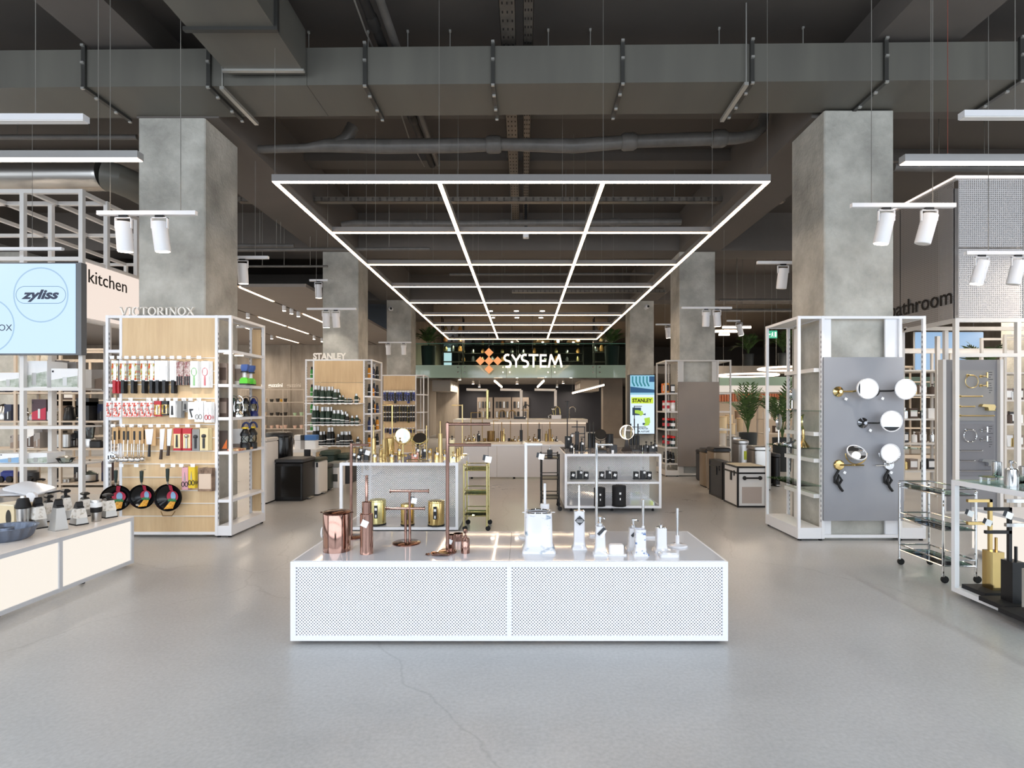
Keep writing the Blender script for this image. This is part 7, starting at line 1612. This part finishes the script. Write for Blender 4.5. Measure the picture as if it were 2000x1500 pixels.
steelbin('black bin seen through the left glass of the mirror rack', 1497, 1507, 884, 948, black, charcoal); steelbin('second black bin seen through the mirror rack', 1514, 1525, 886, 950, black, charcoal)
def trunk(lab, px0, px1, py_top, py_bot, m_, edge, topm, depth=.42):
    Y = EYE * FPX / (py_bot - HY); x0, x1 = X(px0, Y), X(px1, Y); w2 = (x1 - x0) / 2; h = Zh(py_top, Y)
    t = thing('trunk', lab, 'trunk', ((x0 + x1) / 2, Y, 0)); MB().box(-w2, w2, 0, depth, .004, h - .004).build('body', m_, t, smooth=False)
    b = MB(); e = .022
    for x in (-w2, w2):
        for y in (0, depth): b.cbox(x, y, h / 2, e, e, h)
    for z in (e / 2, h - e / 2, h - .09):
        for y in (0, depth): b.cbox(0, y, z, 2 * w2, e * .8, e)
        for x in (-w2, w2): b.cbox(x, depth / 2, z, e * .8, depth, e)
    b.build('edging', edge, t, smooth=False); MB().box(-w2 + .02, w2 - .02, .02, depth - .02, h - .004, h + .002).build('lid_panel', topm, t, smooth=False)
    MB().tube([(-w2 * .55, -.03, h * .72), (w2 * .55, -.03, h * .72)], .012, 8).ball((-w2 * .55, -.02, h * .72), .028, 10, 6).ball((w2 * .55, -.02, h * .72), .028, 10, 6).build('handle', black, t)
    MB().box(-w2 - .016, -w2 - .004, depth * .4, depth * .5, h * .62, h * .86).box(-w2 - .014, -w2 - .004, depth * .2, depth * .25, h * .75, h * .88).build('latch', black, t, smooth=False)
    MB().box(-w2 * .7, w2 * .7, -.003, 0, h * .1, h * .5).build('front_panel', m_ if m_ is not offwhite else mat('trunk_beige', '#b5a8a0', .6), t, smooth=False); return t
trunk('dark grey trunk with black edging in front of the steel bins', 1411, 1431, 903, 976, charcoal, black, charcoal, .55); trunk('white trunk with black edging and black carry handle', 1441, 1496, 911, 991, offwhite, black, mat('trunk_top', '#c9c0a8', .6), .5)
# ------------------------------------------------------------------ far right zone
KY = 17.0
kk = thing('kiosk', 'kiosk with white fascia and terracotta slats seen behind the palms', 'kiosk', (X(1405, KY), KY, 0)); kw = 3.2
MB().box(0, kw, 0, 1.2, Zh(766, KY), Zh(753, KY)).build('fascia', white, kk, smooth=False); MB().box(.02, kw - .02, .1, 1.1, 0, Zh(784, KY)).build('counter', mat('kiosk_beige', '#b3a492', .6), kk, smooth=False)
for i in range(40): MB().box(i * .08, i * .08 + .06, .02, .08, Zh(784, KY), Zh(769, KY)).build('slat', mat('terracotta', '#b0694a', .7), kk, smooth=False)
MB().box(.02, kw - .02, .09, 1.1, Zh(784, KY), Zh(766, KY)).build('backing', mat('kiosk_beige', '#b3a492', .6), kk, smooth=False)
gw = struct('wall_green', MB().box(X(1405, 19.6), 16, 19.6, 19.75, Zh(756, 19.6), Zh(736, 19.6)), mat('sage_paint', '#6f8479', .5))
for k, (cx, cy, Y, r) in enumerate(((1459, 733, 14.5, .75), (1548, 720, 13.2, .75))):
    t = thing('ring_lamp', ('glowing ring lamp over the kiosk, nearer the grey board', 'glowing ring lamp over the kiosk, beside the mirror rack')[k], 'pendant light', at(cx, cy, Y)); MB().ring((0, 0, 0), r, .022, 48, 8, 'z').build('ring', mat('ring_glow', '#ffe2cf', .5, emit=4), t)
    for a in (0, 2.1, 4.2): MB().tube([(r * cos(a), r * sin(a), .02), (r * cos(a), r * sin(a), ZS - t.location.z - .01)], .004, 5).build('suspension_wire', wirem, t)
palm('palm in a pale basket between the grey board and the mirror rack', (X(1461, 13.0), 13.0, 0), 1.15, .2, .75, 13, .6, 11, pm=potm); palm('palm standing directly behind the mirror rack glass', (X(1528, 11.8), 11.8, 0), 1.25, .2, .7, 13, .62, 12, pm=potm)
palm('upper palm on the gallery seen left of the mirror rack', (X(1530, 20.6), 20.6, mzf), .9, .2, .5, 12, .8, 14); palm('upper palm on the gallery right of the second right column', (X(1462, 21), 21, mzf), .8, .2, .5, 12, .7, 15); palm('palm high behind the perforated gantry panels', (X(1920, 10.5), 10.5, 1.5), .75, .16, .4, 13, .55, 16)
for k, (px, py, w_, h) in enumerate(((1412, 846, 15, 32), (1429, 848, 14, 20), (1445, 843, 12, 26), (1424, 828, 14, 17), (1440, 818, 10, 16))):
    Y = 14.2 + (k > 2) * .5; z = Zh(py, Y); r = w_ / 2 * Y / FPX; t = thing('storage_basket', f'{("tall cream", "wide cream", "beige", "small cream", "brown")[k]} round basket on a stand right of the plain grey board', 'basket', (X(px, Y), Y, 0))
    cyl('stand', [(r * .7, 0), (r * .7, z)], greyrack, t, 16); cyl('basket_body', [(r * .9, z), (r, z + h * Y / FPX - .02), (r * .94, z + h * Y / FPX)], (mat('cream_basket', '#d8c6a4', .6), mat('cream_basket', '#d8c6a4', .6), mat('beige_basket', '#b9a68a', .6), mat('cream_basket', '#d8c6a4', .6), mat('brown_basket', '#8a7360', .6))[k], t, 18); MB().ring((0, 0, z + h * Y / FPX), r, .012, 20, 6, 'z').build('rim', oak, t)
t = thing('plant_stand', 'tall grey stand carrying the palm behind the gantry', 'stand', (X(1920, 10.5), 10.5, 0)); MB().rbox(-.2, .2, -.2, .2, 0, 1.499, .02).build('stand_body', greyc, t)
ex = thing('exit_sign', 'green illuminated exit sign with running figure and arrow', 'sign', at(1508, 653, 13.6)); ew, eh_ = .125, .09
MB().box(-ew, ew, 0, .04, -eh_, eh_).build('panel', mat('exit_green', '#2fae86', .4, emit=1), ex, smooth=False)
b = MB(); b.add([(-.11, -.001, 0), (-.08, -.001, -.04), (-.08, -.001, -.014), (-.04, -.001, -.014), (-.04, -.001, .014), (-.08, -.001, .014), (-.08, -.001, .04)], [tuple(range(7))]); b.quad((.06, -.001, -.06), (.105, -.001, -.06), (.105, -.001, .06), (.06, -.001, .06)); b.disc((.012, -.001, .045), .013, 10, 'y'); b.quad((-.01, -.001, -.01), (.02, -.001, -.005), (.026, -.001, .03), (.0, -.001, .028)); b.quad((-.03, -.001, -.055), (-.018, -.001, -.06), (.012, -.001, -.01), (-.006, -.001, -.01)); b.quad((.02, -.001, -.06), (.032, -.001, -.055), (.022, -.001, -.005), (.006, -.001, -.008)); b.quad((-.03, -.001, .005), (-.024, -.001, -.004), (.004, -.001, .02), (0, -.001, .028))
b.build('pictogram', mat('exit_white', '#f2fff9', .4, emit=1), ex, smooth=False); MB().tube([(0, .02, eh_), (0, .02, ZS - ex.location.z - .01)], .006, 5).build('hanger', wirem, ex)
def hrack(lab, p0, p1, Y, zs, zt, **k): return long_rack('bath_rack', lab, X(p0, Y), X(p1, Y), Y, .45, zs, zt, k.pop('step', .8), k.pop('m', greyrack), **k)
hrack('pale rack of bath textiles behind the mirror rack at right', 1755, 1960, 9.2, [.3, .75, 1.15, 1.55, 1.95], 2.3); hrack('rack of bath goods at the right edge behind the accessory board', 1962, 2120, 8.2, [.3, .75, 1.1, 1.45, 1.85], 2.4); hrack('cream rack of boxes beyond the right bins', 1492, 1575, 13.7, [.3, .7, 1.05, 1.35], 1.5, m=warmrack); hrack('long rack along the far right side', 1620, 2100, 14.5, [.3, .8, 1.2, 1.6, 2.0], 2.4, m=warmrack)
kinds = [(gold, 'gold'), (charcoal, 'dark grey'), (chrome, 'chrome'), (paper, 'white'), (dbrown, 'brown')]
for rn, (p0, p1, Y, zs_, nm) in enumerate(((1768, 1840, 9.3, (.3, .75, 1.15, 1.55), 'pale textile rack'), (1968, 2010, 8.3, (.75, 1.1, 1.45), 'right edge rack'), (1495, 1570, 13.8, (.7, 1.05, 1.35), 'cream box rack'))):
    for j, z in enumerate(zs_):
        for i in range(4):
            m_, c_ = kinds[(i * 2 + j + rn) % 5]; p = (X(p0 + (i + .5) * (p1 - p0) / 4, Y), Y + .12, z + .001)
            if (i + j) % 2: carton(f'{c_} box, {nth(i)} on the {nth(j)} board of the {nm}', p, .13, .16, .17, m_ if m_ not in (gold, chrome) else taupe, paper)
            else: soap_dispenser(f'{c_} dispenser, {nth(i)} on the {nth(j)} board of the {nm}', m_, .13, .045, m_, False, p, tagged=False)
t = thing('blue_screen', 'pale blue poster screen on the far right wall behind the racks', 'screen', (X(1790, 14.3), 14.3, Zh(722, 14.3))); MB().box(0, 1.7, 0, .05, 0, .95).build('screen_face', mat('screen_blue2', '#8fb0d2', .4, emit=1), t, smooth=False); MB().box(-.02, 1.72, .05, .09, -.02, .97).build('housing', greyc, t, smooth=False); [MB().tube([(a, .07, .97), (a, .07, ZS - t.location.z - .003)], .006, 5).build('hanger', wirem, t) for a in (.2, 1.5)]
# ------------------------------------------------------------------ track bars with spotlights
def spot_on(t, x, lean, on, s=1.0, rz=0):
    a = lean; o = MB().box(-.035 * s, .035 * s, -.012 * s, .012 * s, -.02 * s, 0).build('track_adapter', black, t, loc=(x, .02, 0), smooth=False)
    b = MB()
    for q in (-1, 1): b.box(q * .066 * s - .004 * s, q * .066 * s + .004 * s, -.01 * s, .01 * s, -.11 * s, -.02 * s)
    b.box(-.07 * s, .07 * s, -.01 * s, .01 * s, -.026 * s, -.018 * s); b.build('yoke', white, t, loc=(x, .02, 0), rot=(0, 0, rz))
    L_ = .2 * s; body = MB().lathe([(.058 * s, -L_), (.06 * s, -L_ + .01 * s), (.06 * s, .04 * s), (.055 * s, .045 * s)], 22).build('spot_body', white, t, loc=(x, .02, -.1 * s), rot=(.12, a, 0))
    MB().lathe([(.052 * s, -L_ - .003), (.052 * s, -L_ + .002)], 20).build('lens', spotglow if on else offwhite, body)
    if on:
        l = bpy.data.lights.new('spot_beam', 'SPOT'); l.energy = 34 * s; l.spot_size = radians(64); l.spot_blend = .5; l.color = (1, .9, .78); l.shadow_soft_size = .04
        lo = bpy.data.objects.new('spot_beam', l); COL.objects.link(lo); lo.parent = body; lo.location = (0, 0, -L_ - .02); lo.rotation_euler = (.35, 0, 0)
def track(lab, px0, px1, py, Y, spots, wires=(), h=.034, s=1.0):
    x0, x1 = X(px0, Y), X(px1, Y); cx = (x0 + x1) / 2; z = Zh(py, Y); t = thing('track_light', lab, 'track light', (cx, Y, z))
    MB().box(x0 - cx, x1 - cx, 0, .04, 0, h).build('track_bar', white, t, smooth=False)
    for px, lean, on in spots: spot_on(t, X(px, Y) - cx, lean, on, s)
    for px in wires: MB().tube([(X(px, Y) - cx, .02, h), (X(px, Y) - cx, .02, ceilz(Y, X(px, Y)) - z)], .003, 5).build('suspension_wire', wirem, t)
track('white track bar with two spotlights in front of the near left column', 188, 381, 419, 4.7, ((238, .0, True), (309, -.06, True)), (212, 350))
track('white track bar with two leaning spotlights right of the near right column', 1665, 1868, 404, 4.7, ((1734, .16, True), (1818, .2, False)), (1825, 1705)); track('short track bar with a lit spotlight in front of the perforated gantry', 1889, 2090, 497, 5.2, ((1921, .2, True), (1992, .16, False)), (1934,), s=.9)
track('track bar end with one spotlight just right of the near left column', 425, 523, 505, 6.9, ((472, .0, True),), (497,)); track('track bar end with one spotlight left of the near right column', 1480, 1580, 515, 6.9, ((1531, .06, False),), (1560,))
track('track bar with two spotlights in front of the second left column', 599, 695, 605, 9.6, ((636, .02, True), (655, -.04, False)), (617,)); track('track bar with two spotlights in front of the second right column', 1332, 1430, 603, 9.6, ((1380, 0, False), (1401, -.1, True)), (1415,))
track('track bar with two spotlights in front of the third left column', 739, 803, 670, 14.6, ((758, 0, False), (788, 0, False)), (755,)); track('track bar behind the second right column, left end showing', 1281, 1330, 635, 13.2, ((1305, -.1, True),), (1299,))
track('single spotlight on a track seen above the dropped ceiling edge', 604, 640, 549, 10.2, ((621, 0, True),), (617,)); track('single spotlight right of the second right column, hung lower', 1420, 1446, 628, 12.0, ((1444, -.3, True),), (1440,))
for k, (p0, p1, py, Y) in enumerate(((1412, 1467, 641, 15.2), (1396, 1440, 649, 15.4), (1405, 1425, 655, 15.8))):
    x0, x1 = X(p0, Y), X(p1, Y); t = thing('linear_pendant', f'short glowing lamp bar in the right hall, {("upper", "middle", "lowest")[k]} of three', 'pendant light', ((x0 + x1) / 2, Y, Zh(py, Y))); MB().box(-(x1 - x0) / 2, (x1 - x0) / 2, 0, .05, 0, .05).build('diffuser', led, t, smooth=False); MB().tube([(0, .02, .05), (0, .02, ZS - Zh(py, Y) - .01)], .004, 5).build('suspension_wire', wirem, t); MB().box(-(x1 - x0) / 2, (x1 - x0) / 2, 0, .05, .05, .075).build('housing', white, t, smooth=False)
for k, px in enumerate((757, 1270)):
    t = thing('dome_camera', ('small security camera on the third left column', 'small security camera on the third right column')[k], 'camera', at(px + 6 - 12 * k, 603 - 4 * k, 15.9)); MB().ball((0, 0, 0), .06, 12, 8).lathe([(.05, 0), (.05, .2 if k else .1)], 12, axis='y').build('housing', white, t); MB().ball((.02, -.045, 0), .035, 10, 6).build('lens', black, t)
